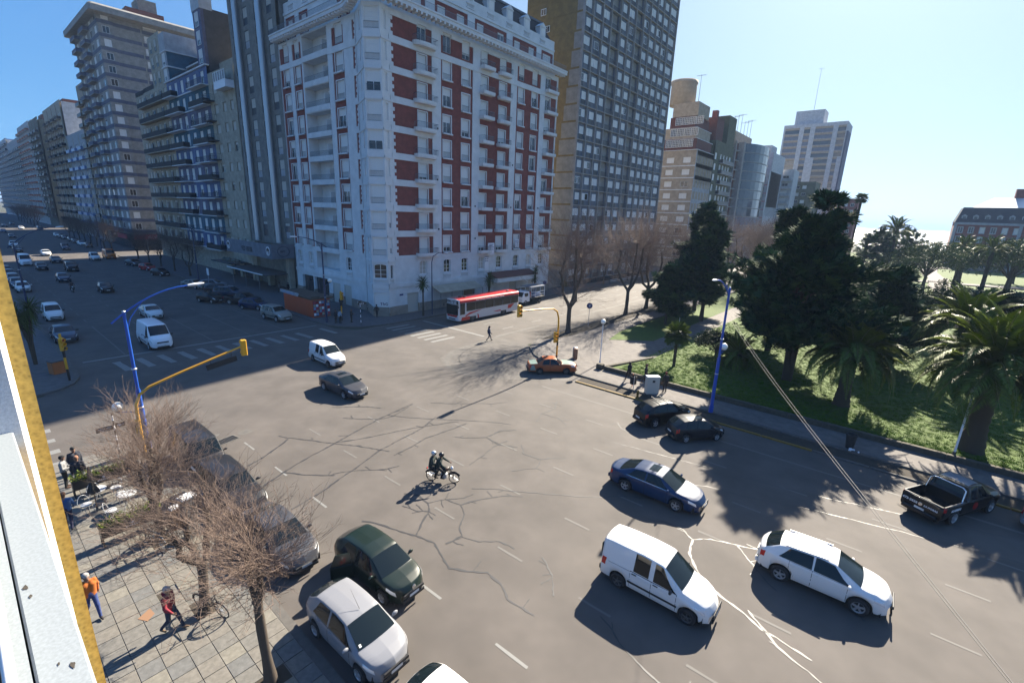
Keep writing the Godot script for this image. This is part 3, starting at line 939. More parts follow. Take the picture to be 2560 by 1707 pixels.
func core(bld: Node, x0: float, z0: float, x1: float, z1: float, h: float, m: String, nm := "core") -> void:
	var b := MB.new()
	b.mm(x0, 0, z0, x1, h, z1)
	part(bld, nm, b, M[m])
func slabs(bld: Node, nm: String, m: String, a: Array) -> void:
	for q in a:
		var b := MB.new()
		b.mm(q[0], q[1], q[2], q[3], q[4], q[5])
		part(bld, nm, b, M[m])
func text(parent: Node, called: String, s: String, size: float, m: Material, t: Transform3D, depth := 0.02) -> MeshInstance3D:
	var f := SystemFont.new()
	f.font_names = PackedStringArray(["Droid Sans"])
	f.font_weight = 700
	var tm := TextMesh.new()
	tm.text = s
	tm.font = f
	tm.font_size = 32
	tm.pixel_size = size / 32.0
	tm.depth = depth
	return part(parent, called, tm, m, t)
# raised letter-like strokes, for signs too small in the picture to read; words = letters in each word
func strokes(parent: Node, called: String, m: Material, t: Transform3D, words: Array, w: float, h: float) -> void:
	var b := MB.new()
	var x := 0.0
	for k in words:
		for i in k:
			b.mm(x, 0, 0, x + w * 0.18, h, 0.03)
			var f := rg.randi() % 4
			if f != 0: b.mm(x + w * 0.18, h * 0.82, 0, x + w * 0.72, h, 0.03)
			if f != 1: b.mm(x + w * 0.18, h * 0.4, 0, x + w * 0.66, h * 0.58, 0.03)
			if f != 2: b.mm(x + w * 0.18, 0, 0, x + w * 0.72, h * 0.17, 0.03)
			if f == 0 or f == 3: b.mm(x + w * 0.56, h * 0.17, 0.002, x + w * 0.74, h * 0.4 if f == 3 else h, 0.032)
			x += w
		x += w * 0.6
	part(parent, called, b, m, t)
func buildings() -> void:
	red_block()
	grey_piped()
	cream_narrow()
	blue_block()
	striped_tower()
	far_row()
	grid_tower()
	right_row()
	own_building()
	mark("  own building")
const FLOORS := [8.1, 11.37, 14.62, 17.83, 21.04, 24.25, 27.6, 30.91, 34.19]
func red_block() -> void:
	var B := thing("brick_apartment_building", "tall red brick and white stucco corner apartment building with a bay window on its corner", "building", Vector3.ZERO)
	var Z := -52.8
	var X := 36.95
	core(B, X + 2.3, -77.6, 73.0, Z - 0.6, 37.6, "white_wall")
	# --- street side (looks along +z)
	var o := Vector3(38.35, 0, Z)
	var u := Vector3(1, 0, 0)
	var W := 73.3 - 38.35
	var R := []
	R.append([0, 0, W, 1.35, -0.08, "base_beige"])
	var x0 := 38.35
	var brick := [[38.67, 45.01, true], [46.56, 52.56, false], [54.07, 60.93, false], [62.34, 68.40, false], [69.68, 72.96, false]]
	for q in brick:
		R.append([q[0] - x0, 8.1, q[1] - x0, 36.3, 0.10, "brick"])
	for k in 9:
		var f: float = FLOORS[k]
		# white band over section one, and the band below the last floor right across
		if k > 0: R.append([0.0, f - 0.79, 45.01 - x0, f, -0.05, "white_wall"])
		if k == 8: R.append([0.0, f - 0.75, W, f, -0.06, "white_wall"])
		# toothed quoins
		for t in 6:
			if t % 2 == 0: R.append([0.0, f + t * 0.41, 38.95 - x0, f + (t + 1) * 0.41, 0.0, "white_wall"])
	R.append([0.0, 3.9, W, 4.4, -0.12, "white_wall"])
	R.append([0.0, 7.65, W, 7.9, -0.06, "white_wall"])
	var holes := []
	for k in 9:
		var f: float = FLOORS[k]
		for q in [[42.67, 1.47, 1], [46.96, 1.47, 0], [50.47, 1.50, 0], [54.25, 1.45, 1], [58.31, 1.55, 1], [62.81, 1.38, 0], [66.24, 1.42, 0], [69.85, 1.42, 1]]:
			var b: float = f + (0.04 if q[2] == 1 else 0.28)
			holes.append([q[0] - x0, b, q[1], 2.25, q[2], k])
			R.append([q[0] - x0, b, q[0] - x0 + q[1], b + 2.25, 0.30, ""])
	var ar := []
	for cx in [43.1, 47.6, 51.2, 54.9, 59.1, 63.5, 67.0, 70.6]:
		ar.append(cx - 0.65 - x0)
		R.append([cx - 0.65 - x0, 5.35, cx + 0.65 - x0, 7.25, 0.22, ""])
	for q in [[40.2, 42.2, 0.2, 2.9], [51.0, 53.6, 0.15, 3.1], [62.0, 64.0, 0.15, 2.7], [67.3, 69.0, 1.4, 2.9]]:
		R.append([q[0] - x0, q[2], q[1] - x0, q[3], 0.2, "wood" if q[0] > 50 and q[0] < 60 else "shutter_cream"])
	relief(B, o, u, W, 0.0, 37.0, "white_wall", R, {"brick": "brick_cladding", "base_beige": "plinth", "wood": "entrance_door", "shutter_cream": "closed_shopfront"})
	for q in holes:
		var dn := down()
		window(B, o, u, q[0], q[1], q[2], q[3], 0.28, dn, 0.72 if q[4] == 0 or q[5] == 8 else 0.0)
		if q[4] == 0 and q[5] < 8:
			part(B, "window_sill", wmesh("sill", q[2], 0.2), M.white_wall, at(o, u, q[0], q[1] - 0.2))
		if q[5] < 8: part(B, "window_surround", wmesh("surround", q[2], 2.25), M.white_wall, at(o, u, q[0], q[1], 0.10))
		if q[4] == 1:
			var bx: float = q[0] + x0
			if bx < 44.0: balc(B, o, u, q[0] - 0.75, q[1] - 0.1, q[2] + 1.9, 0.95, "white_wall", 0.34, 0.62, "rail_grey", false, 0.55)
			elif bx < 56.0: balc(B, o, u, q[0] - 0.25, q[1] - 0.1, q[2] + 0.9, 0.9, "white_wall", 0.34, 0.62)
			elif bx < 60.0: balc(B, o, u, q[0] - 0.45, q[1] - 0.1, q[2] + 1.0, 0.9, "white_wall", 0.34, 0.62, "rail_grey", false, 0.5)
			else: balc(B, o, u, q[0] - 0.2, q[1] - 0.1, q[2] + 1.6, 0.75, "white_wall", 0.34, 0.55)
	for i in ar.size():
		arch_window(B, o, u, ar[i], 5.35, 1.3, 1.66, 0.2, i % 3 != 0)
		part(B, "balustrade", wmesh("balusters", 1.5, 0.72), M.white_wall, at(o, u, ar[i] - 0.1, 4.45))
	# --- avenue side (looks along -x), u runs to +z
	var o2 := Vector3(X, 0, -78.0)
	var u2 := Vector3(0, 0, 1)
	var W2 := 78.0 - 57.6
	R = [[0, 0, W2, 1.35, -0.08, "base_beige"], [0, 3.9, W2, 4.4, -0.12, "white_wall"], [0, 7.65, W2, 7.9, -0.06, "white_wall"]]
	for q in [[-77.9, -75.0], [-74.01, -71.43], [-63.18, -60.41]]: R.append([q[0] + 78, 8.1, q[1] + 78, 36.3, 0.1, "brick"])
	R.append([78 - 58.35, 8.1, 78 - 57.6, 36.3, 0.1, "brick"])
	for f in FLOORS:
		for t in 8:
			R.append([78 - 57.95 if t % 2 == 0 else 78 - 57.8, f + t * 0.31, W2, f + (t + 1) * 0.31, 0.0, "white_wall"])
		R.append([78 - 58.4, f - 0.79, W2, f, -0.03, "white_wall"])
	R.append([0.0, FLOORS[8] - 0.75, W2, FLOORS[8], -0.06, "white_wall"])
	var lh := []
	for k in 9:
		var f: float = FLOORS[k]
		for q in [[-76.92, 1.58], [-73.56, 1.5], [-62.63, 1.88]]:
			lh.append([q[0] + 78, f + 0.2, q[1], 2.3, k])
			R.append([q[0] + 78, f + 0.2, q[0] + 78 + q[1], f + 2.5, 0.3, ""])
		R.append([78 - 71.02, f + 0.05, 78 - 64.36, f + 2.62, 1.7, "white_wall"])
		R.append([78 - 68.2, f + 0.05, 78 - 64.36, f + 2.62, 1.7, "brick"])
	R.append([78 - 71.02, 4.95, 78 - 64.36, 7.5, 1.7, "white_wall"])
	for q in [[-76.2, -72.6], [-72.3, -67.9]]: R.append([q[0] + 78, 0.1, q[1] + 78, 3.4, 0.4, "dark_room_glass"])
	for q in [[-66.8, -64.6], [-63.6, -61.6]]: R.append([q[0] + 78, 0.1, q[1] + 78, 3.1, 0.12, "shutter_cream"])
	for c in [-76.4, -72.9, -61.9]: R.append([c - 0.6 + 78, 5.35, c + 0.7 + 78, 7.25, 0.22, ""])
	relief(B, o2, u2, W2, 0.0, 37.0, "white_wall", R, {"brick": "brick_cladding", "base_beige": "plinth", "dark_room_glass": "shopfront", "shutter_cream": "closed_shopfront"})
	for q in lh:
		window(B, o2, u2, q[0], q[1], q[2], q[3], 0.28, down(), 0.72)
		if q[4] < 8:
			part(B, "window_sill", wmesh("sill", q[2], 0.2), M.white_wall, at(o2, u2, q[0], q[1] - 0.2))
			part(B, "window_surround", wmesh("surround", q[2], q[3]), M.white_wall, at(o2, u2, q[0], q[1], 0.10))
	for c in [-76.4, -72.9, -61.9]:
		arch_window(B, o2, u2, c - 0.6 + 78, 5.35, 1.3, 1.66, 0.2, c > -70)
		part(B, "balustrade", wmesh("balusters", 1.5, 0.72), M.white_wall, at(o2, u2, c - 0.7 + 78, 4.45))
	for k in 9:
		var f: float = FLOORS[k]
		# loggia: door on its back wall, white parapet slab and bars
		var dr := part(B, "loggia_door", wmesh("frame", 1.5, 2.1), M.frame_white, at(o2, u2, 78 - 67.6, f + 0.1, 1.66))
		part(dr, "shutter", wmesh("slats", 1.34, 1.8), M.shutter, Transform3D(Basis.IDENTITY, Vector3(0.08, 0.16, 0.01)))
		var fin := MB.new()
		fin.mm(0, 0, 0, 0.12, 1.5, 1.5)
		part(B, "loggia_screen", fin, M.white_wall, at(o2, u2, 78 - 66.1, f + 0.06, 1.68))
		part(B, "loggia_railing", wmesh("rail", 6.5, 0.7), M.rail_grey, at(o2, u2, 78 - 70.94, f + 0.06, 0.08))
		slabs(B, "loggia_beam", "white_wall", [[X - 0.09, f - 0.62, -71.05, X + 0.2, f + 0.08, -64.33]])
	# --- corner bay
	var A := Vector3(37.0, 0, -57.6)
	var C := Vector3(35.6, 0, -54.05)
	var D := Vector3(37.0, 0, -52.5)
	var E := Vector3(38.36, 0, -52.8)
	for q in [[A, C, 0], [C, D, 1], [D, E, 2]]:
		var uu: Vector3 = (q[1] - q[0]).normalized()
		var ww: float = (q[1] - q[0]).length()
		var rs := [[0, 0, ww, 1.35, -0.06, "base_beige"], [0, 3.85, ww, 4.45, -0.1, "white_wall"]]
		var ho := []
		for k in 9:
			var f: float = FLOORS[k]
			rs.append([0, f - 0.80, ww, f - 0.55, -0.08, "white_wall"])
			var hw := 1.75 if q[2] == 1 else (0.75 if q[2] == 0 else 0.5)
			var hc := ww * (0.5 if q[2] != 0 else 0.62)
			ho.append([hc - hw / 2, f + 0.1 if q[2] == 1 else f + 0.3, hw, 2.3 if q[2] == 1 else 2.0])
			rs.append([hc - hw / 2, ho[-1][1], hc + hw / 2, ho[-1][1] + ho[-1][3], 0.2, ""])
		if q[2] == 1: rs.append([0.1, 1.35, ww - 0.1, 3.3, 0.15, "shutter"])
		if q[2] == 1: rs.append([ww / 2 - 0.85, 5.2, ww / 2 + 0.85, 7.1, 0.2, ""])
		else: rs.append([ww * 0.5 - 0.25, 5.2, ww * 0.5 + 0.25, 6.9, 0.2, "pane_room"])
		relief(B, q[0], uu, ww, 0.0, 37.0, "white_wall", rs, {"base_beige": "plinth", "shutter": "roller_shutter", "pane_room": "side_pane"})
		for h in ho: window(B, q[0], uu, h[0], h[1], h[2], h[3], 0.18, 1.0 if rg.randf() < 0.7 else 0.6, 0.7 if q[2] == 1 else 0.0)
		if q[2] == 1:
			arch_window(B, q[0], uu, ww / 2 - 0.85, 5.2, 1.7, 1.66, 0.18, true)
			part(B, "balustrade", wmesh("balusters", 1.6, 0.7), M.white_wall, at(q[0], uu, ww / 2 - 0.8, 4.47))
			text(B, "graffiti", "ThG", 0.55, M.graffiti, at(q[0], uu, ww / 2 + 0.3, 1.75, 0.135), 0.01)
		else: part(B, "balustrade", wmesh("balusters", 0.7, 0.7), M.white_wall, at(q[0], uu, ww * 0.5 - 0.35, 4.47))
	# --- cornice with brackets, right round the corner
	var ring := [Vector2(X - 0.02, -78.0), Vector2(X - 0.02, -57.9), Vector2(35.4, -53.95), Vector2(36.9, -52.3), Vector2(73.4, -52.75)]
	var outw := [Vector2(X - 1.15, -78.3), Vector2(X - 1.15, -58.4), Vector2(34.35, -53.7), Vector2(36.6, -51.25), Vector2(74.2, -51.65)]
	for i in 4:
		var mb := MB.new()
		mb.sheet(PackedVector2Array([ring[i], ring[i + 1], outw[i + 1], outw[i]]), 37.75, 0.42)
		mb.sheet(PackedVector2Array([ring[i], ring[i + 1], outw[i + 1], outw[i]]), 37.33)
		part(B, "cornice", mb, M.white_wall)
		var lip := MB.new()
		var a3 := Vector3(outw[i].x, 37.86, outw[i].y); var b3 := Vector3(outw[i + 1].x, 37.86, outw[i + 1].y)
		lip.bar(a3, b3, 0.16, 0.2)
		part(B, "cornice_edge", lip, M.white_wall)
		var l: float = (ring[i + 1] - ring[i]).length()
		var k := int(l / 0.72)
		var bm := MB.new()
		bm.mm(-0.12, -0.3, -0.5, 0.12, 0.0, 0.5)
		var me := bm.mesh()
		for j in k:
			var t := (j + 0.5) / k
			var p: Vector2 = ring[i].lerp(ring[i + 1], t).lerp(outw[i].lerp(outw[i + 1], t), 0.55)
			var dd: Vector2 = outw[i].lerp(outw[i + 1], t) - ring[i].lerp(ring[i + 1], t)
			part(B, "cornice_bracket", me, M.white_wall, Transform3D(Basis(UP, atan2(dd.x, dd.y)), Vector3(p.x, 37.34, p.y)))
		part(B, "terrace_railing", wmesh("rail", snappedf((outw[i + 1] - outw[i]).length(), 0.1) - 0.3, 0.75), M.rail_grey, Transform3D(Basis((b3 - a3).normalized(), UP, (b3 - a3).normalized().cross(UP)), a3 + UP * 0.06 - (b3 - a3).normalized().cross(UP) * 0.1))
	# --- attic storey, parapet, dark mansard and dormers
	core(B, X + 1.6, -77.6, 72.9, Z - 1.7, 42.6, "white_wall", "attic_core")
	for sd in 2:
		var oo := Vector3(38.2, 0, Z - 1.2) if sd == 0 else Vector3(X + 1.2, 0, -78.0)
		var uu := u if sd == 0 else u2
		var ww := 73.2 - 38.2 if sd == 0 else 24.0
		var rs := [[0, 41.0, ww, 41.35, -0.12, "white_wall"]]
		var ws := []
		if sd == 0:
			for q in [[40.0, 45.0], [46.6, 52.6], [54.0, 60.9], [62.3, 68.4], [69.7, 73.0]]:
				rs.append([q[0] - 38.2, 37.8, q[1] - 38.2, 40.6, 0.08, "brick"])
				for c in [q[0] + 0.5, q[1] - 2.0]: ws.append(c - 38.2)
		else:
			for q in [[0.4, 3.2], [4.4, 7.0], [14.6, 17.6]]:
				rs.append([q[0], 37.8, q[1], 40.6, 0.08, "brick"])
				ws.append(q[0] + 0.6)
		for c in ws: rs.append([c, 37.9, c + 1.4, 40.2, 0.25, ""])
		relief(B, oo, uu, ww, 37.6, 42.6, "white_wall", rs, {"brick": "brick_cladding"})
		for c in ws: window(B, oo, uu, c, 37.9, 1.4, 2.3, 0.22, down(), 0.7)
		var kk := int(ww / 4.2)
		for k in kk:
			part(B, "balustrade", wmesh("balusters", 1.3, 0.7), M.white_wall, at(oo, uu, 1.6 + k * 4.2, 41.4))
			var dm := part(B, "dormer", cache_dormer(), M.white_wall, at(oo, uu, 1.55 + k * 4.2, 42.2, 0.15))
			part(dm, "dormer_pane", wmesh("panel", 0.9, 1.3), M.shutter, Transform3D(Basis.IDENTITY, Vector3(0.3, 0.2, 0.12)))
	var ms := MB.new()
	var lo := [Vector3(X + 1.5, 42.6, Z - 1.6), Vector3(73.0, 42.6, Z - 1.6), Vector3(73.0, 42.6, -77.8), Vector3(X + 1.5, 42.6, -77.8)]
	var hi := [Vector3(X + 3.6, 45.6, Z - 3.7), Vector3(72.6, 45.6, Z - 3.7), Vector3(72.6, 45.6, -77.6), Vector3(X + 3.6, 45.6, -77.6)]
	ms.hexa(lo + hi)
	part(B, "mansard_roof", ms, M.slate)
	var gt := MB.new()
	gt.bar(hi[0] + Vector3(0, 0.05, 0.06), hi[1] + Vector3(0, 0.05, 0.06), 0.35, 0.3)
	part(B, "roof_ridge", gt, M.canopy_grey)
	# --- awning and tiled porch at street level
	var aw := MB.new()
	aw.hexa([Vector3(44.5, 2.75, Z + 2.0), Vector3(53.4, 2.75, Z + 2.0), Vector3(53.4, 3.55, Z + 0.05), Vector3(44.5, 3.55, Z + 0.05), Vector3(44.5, 2.8, Z + 2.0), Vector3(53.4, 2.8, Z + 2.0), Vector3(53.4, 3.6, Z + 0.05), Vector3(44.5, 3.6, Z + 0.05)])
	part(B, "awning", aw, M.cream_render)
	for k in 5:
		var ps := MB.new()
		ps.mm(44.6 + k * 2.17, 0.13, Z + 1.92, 44.66 + k * 2.17, 2.76, Z + 1.98)
		part(B, "awning_post", ps, M.rail_grey)
	var pr := MB.new()
	pr.mm(56.5, 3.2, Z, 67.2, 3.95, Z + 2.2)
	part(B, "porch", pr, M.white_wall)
	pr = MB.new()
	pr.hexa([Vector3(56.4, 3.95, Z + 2.3), Vector3(67.3, 3.95, Z + 2.3), Vector3(67.3, 3.96, Z + 0.02), Vector3(56.4, 3.96, Z + 0.02), Vector3(56.4, 3.97, Z + 2.3), Vector3(67.3, 3.97, Z + 2.3), Vector3(67.3, 4.7, Z + 0.02), Vector3(56.4, 4.7, Z + 0.02)])
	part(B, "porch_roof", pr, M.tile_roof)
	for q in [[55.9, 7.55, 9.6, 1.5, 1.9], [55.6, 5.1, 5.0, 0.95, 2.5], [63.0, 8.6, 8.6, 1.0, 1.3]]:
		var bn := MB.new()
		bn.mm(0, 0, 0, q[3], q[4], 0.03)
		var sg := part(B, "banner", bn, M.sign_white, at(o, u, q[0] - x0, q[1], -0.45 if q[1] > 7.0 and q[1] < 8.0 else -0.06))
		text(sg, "lettering", "VENDE", 0.3, M.sign_blue, Transform3D(Basis.IDENTITY, Vector3(q[3] / 2, q[4] - 0.35, 0.036)), 0.006)
		for k in 2: strokes(sg, "small_print", M.sign_blue, Transform3D(Basis.IDENTITY, Vector3(0.1, q[4] - 0.75 - k * 0.36, 0.02)), [3, 3], q[3] / 8.0, 0.16)
	slabs(B, "street_plate", "sign_blue", [[38.9, 2.7, Z + 0.005, 39.5, 2.92, Z + 0.03]])
	for q in [[45.8, 18.3], [45.9, 24.9], [46.0, 11.6], [53.3, 15.0], [61.7, 15.1], [61.8, 21.7], [69.1, 15.2], [53.4, 10.2]]:
		var vb := MB.new()
		vb.ball(Vector3(q[0], q[1], Z + 0.04), Vector3(0.14, 0.14, 0.08), 8, 4)
		part(B, "vent_pipe", vb, M.black_matt)
	mark("  red block")
func cache_dormer() -> Mesh:
	if not cache.has("dormer"):
		var b := MB.new()
		b.mm(0, 0, -0.9, 1.5, 1.7, 0.1)
		var p := [Vector3(-0.15, 1.7, 0.18), Vector3(1.65, 1.7, 0.18), Vector3(0.75, 2.35, 0.18), Vector3(-0.15, 1.7, -0.9), Vector3(1.65, 1.7, -0.9), Vector3(0.75, 2.35, -0.9)]
		b.tri(p[0], p[1], p[2]); b.quad(p[1], p[4], p[5], p[2]); b.quad(p[3], p[0], p[2], p[5]); b.quad(p[0], p[3], p[4], p[1])
		cache["dormer"] = b.mesh()
	return cache["dormer"]
func arch_window(B: Node, o: Vector3, u: Vector3, a: float, b: float, w: float, h: float, d: float, open: bool) -> void:
	var f := part(B, "arched_window", wmesh("arch", w, h), M.frame_white, at(o, u, a, b, d))
	part(f, "pane", wmesh("archpane", w - 0.04, h), M.pane if open else M.shutter_cream, Transform3D(Basis.IDENTITY, Vector3(0.02, 0, -0.02)))
	part(B, "window_surround", wmesh("archtrim", w, h), M.white_wall, at(o, u, a, b))
func ac_unit(B: Node, p: Vector3) -> void:
	var b := MB.new()
	b.cbox(p, Vector3(0.4, 0.62, 0.9), 0.03)
	var o := part(B, "air_conditioner", b, M.sign_white)
	var f := MB.new()
	f.lathe([[0.22, 0.0], [0.22, 0.03], [0.0, 0.03]], 12, p + Vector3(-0.2, 0, 0.05), Basis(Vector3(0, 0, 1), PI / 2))
	part(o, "fan_grille", f, M.car_trim)
func grey_piped() -> void:
	var B := thing("grey_hotel_building", "grey-brown apartment block with two tall shiny ventilation pipes beside the red brick building", "building")
	var o := Vector3(37.0, 0, -95.0)
	var u := Vector3(0, 0, 1)
	core(B, 37.6, -94.9, 58, -78.2, 61.5, "grey_render")
	var R := [[0, 0, 17, 7.6, 2.6, "grey_render"], [0, 0, 1.2, 7.6, 0.0, "cream_render"]]
	var W := []
	for k in 16:
		var f := 8.8 + k * 3.28
		for c in [2.0, 6.4, 10.6, 14.8]:
			W.append([c - 0.85, f, k])
			R.append([c - 0.85, f, c + 0.85, f + 2.55, 0.16, ""])
	relief(B, o, u, 17.0, 0.0, 61.5, "grey_render", R, {"cream_render": "arcade_pier"})
	for w in W:
		var f := part(B, "window", wmesh("frame", 1.7, 2.55), M.mid_panel, at(o, u, w[0], w[1], 0.15))
		var dn := down()
		part(f, "shutter", wmesh("slats", 1.56, 1.4 if dn > 0.5 else 0.4), M.shutter_cream, Transform3D(Basis.IDENTITY, Vector3(0.07, 1.1 if dn > 0.5 else 2.05, 0.03)))
		if dn <= 0.5: part(f, "pane", wmesh("panel", 1.56, 1.0), M.pane_room, Transform3D(Basis.IDENTITY, Vector3(0.07, 1.05, 0.0)))
		part(f, "lower_panel", wmesh("panel", 1.56, 0.98), M.pale_grey if rg.randf() < 0.75 else M.dark_panel, Transform3D(Basis.IDENTITY, Vector3(0.07, 0.06, 0.01)))
	for zz in [-90.75, -82.4]:
		var b := MB.new()
		var pr := []
		for k in 12: pr.append([0.42 + (0.015 if k % 2 == 0 else 0.0), 8.0 + k * 4.9])
		b.lathe(pr, 12, Vector3(36.4, 0, zz))
		part(B, "ventilation_pipe", b, M.pipe_metal)
	# canopy with its fascia, emblems and lettering
	var c := MB.new()
	c.mm(33.5, 5.9, -97.0, 37.0, 6.1, -78.7)
	part(B, "canopy_deck", c, M.dark_render)
	c = MB.new()
	c.mm(33.3, 5.7, -97.2, 33.5, 8.0, -78.5); c.mm(33.5, 5.7, -78.7, 37.0, 8.0, -78.5)
	part(B, "canopy_fascia", c, M.canopy_grey)
	for q in [Vector3(33.26, 6.9, -79.6), Vector3(33.26, 6.9, -96.0)]:
		for k in 2:
			var d := MB.new()
			d.lathe([[0.0, 0.0], [[0.72, 0.55][k], 0.0], [[0.72, 0.55][k], 0.05 + 0.02 * k], [0.0, 0.05 + 0.02 * k]], 20, q, Basis(Vector3(0, 0, 1), PI / 2))
			part(B, "round_emblem", d, M.sign_white if k == 0 else M.car_trim)
		text(B, "emblem_letter", "M", 0.8, M.sign_white, at(q, u, 0, -0.28, -0.09), 0.02)
	var rg2 := MB.new()
	for k in 24:
		var a0 := TAU * k / 24; var a1 := TAU * (k + 1) / 24
		rg2.bar(Vector3(35.2 + cos(a0) * 0.95, 6.85 + sin(a0) * 0.8, -78.47), Vector3(35.2 + cos(a1) * 0.95, 6.85 + sin(a1) * 0.8, -78.47), 0.05, 0.06)
	part(B, "oval_emblem", rg2, M.sign_text)
	strokes(B, "oval_lettering", M.sign_text, Transform3D(Basis.IDENTITY, Vector3(34.7, 6.7, -78.49)), [4], 0.22, 0.34)
	strokes(B, "fascia_lettering", M.sign_text, at(Vector3(33.3, 6.3, -90.2), u, 0, 0), [4, 6], 0.42, 0.8)
	for zz in [-81.0, -84.5, -87.5]: ac_unit(B, Vector3(34.6, 6.45, zz))
	slabs(B, "low_roof", "dark_render", [[32.6, 2.9, -96, 37, 3.05, -80]])
	slabs(B, "roof_edge", "sign_white", [[32.5, 2.9, -96, 32.6, 3.05, -81]])
	for zz in [-94.0, -88.5, -83.0]: slabs(B, "post", "rail_grey", [[32.7, 0.13, zz, 32.8, 2.9, zz + 0.1]])
	slabs(B, "shop_pier", "cream_render", [[36.3, 0.13, -88.2, 37.2, 2.9, -87.2], [36.3, 0.13, -80.4, 37.2, 5.9, -79.4]])
	mark("  grey piped")
func cream_narrow() -> void:
	var B := thing("cream_building", "narrow cream rendered block with small square windows and glazed top balcony", "building")
	var o := Vector3(36.9, 0, -107.0)
	var u := Vector3(0, 0, 1)
	core(B, 37.5, -106.9, 52, -95.1, 37.2, "cream_render")
	var R := [[1, 0.1, 5, 3.2, 0.5, "dark_room_glass"], [6, 0.1, 11, 3.2, 0.5, "dark_room_glass"]]
	var W := []
	for k in 9:
		var f := 6.2 + k * 3.42
		for c in [[2.6, 1.9], [6.5, 1.5], [9.9, 1.5]]:
			W.append([c[0] - c[1] / 2, f, c[1], k])
			R.append([c[0] - c[1] / 2, f, c[0] + c[1] / 2, f + 1.6, 0.22, ""])
	relief(B, o, u, 12.0, 0.0, 37.2, "cream_render", R, {"dark_room_glass": "shopfront"})
	for w in W: window(B, o, u, w[0], w[1], w[2], 1.6, 0.2, 1.0 if rg.randf() < 0.85 else 0.3, 0.0, "shutter_cream", "cream_render")
	for k in 9: balc(B, o, u, -0.4, 5.1 + k * 3.42, 2.6, 1.3, "dark_render", 0.0, 1.0, "iron")
	slabs(B, "top_balcony", "sign_white", [[35.5, 33.4, -100.5, 36.9, 34.6, -95.3]])
	for k in 5:
		var f := part(B, "balcony_glazing", wmesh("frame", 1.02, 1.5), M.frame_white, at(Vector3(35.5, 0, -100.5), u, k * 1.04, 34.6, 0.06))
		part(f, "pane", wmesh("panel", 0.9, 1.36), M.pane_room, Transform3D(Basis.IDENTITY, Vector3(0.06, 0.07, -0.03)))
	slabs(B, "roof_room", "cream_render", [[39.0, 37.2, -106.5, 45, 39.4, -98]])
	ac_unit(B, Vector3(38.6, 38.6, -95.9))
	slabs(B, "street_awning", "dark_render", [[33.4, 3.1, -106.5, 37.0, 3.3, -97.5]])
	var pl := MB.new()
	for k in 12: pl.ball(Vector3(35.2 + rr(-0.8, 0.8), 3.5, -105.5 + k * 0.6), Vector3(0.45, 0.3, 0.45), 7, 4)
	part(B, "roof_planting", pl, M.green_grey)
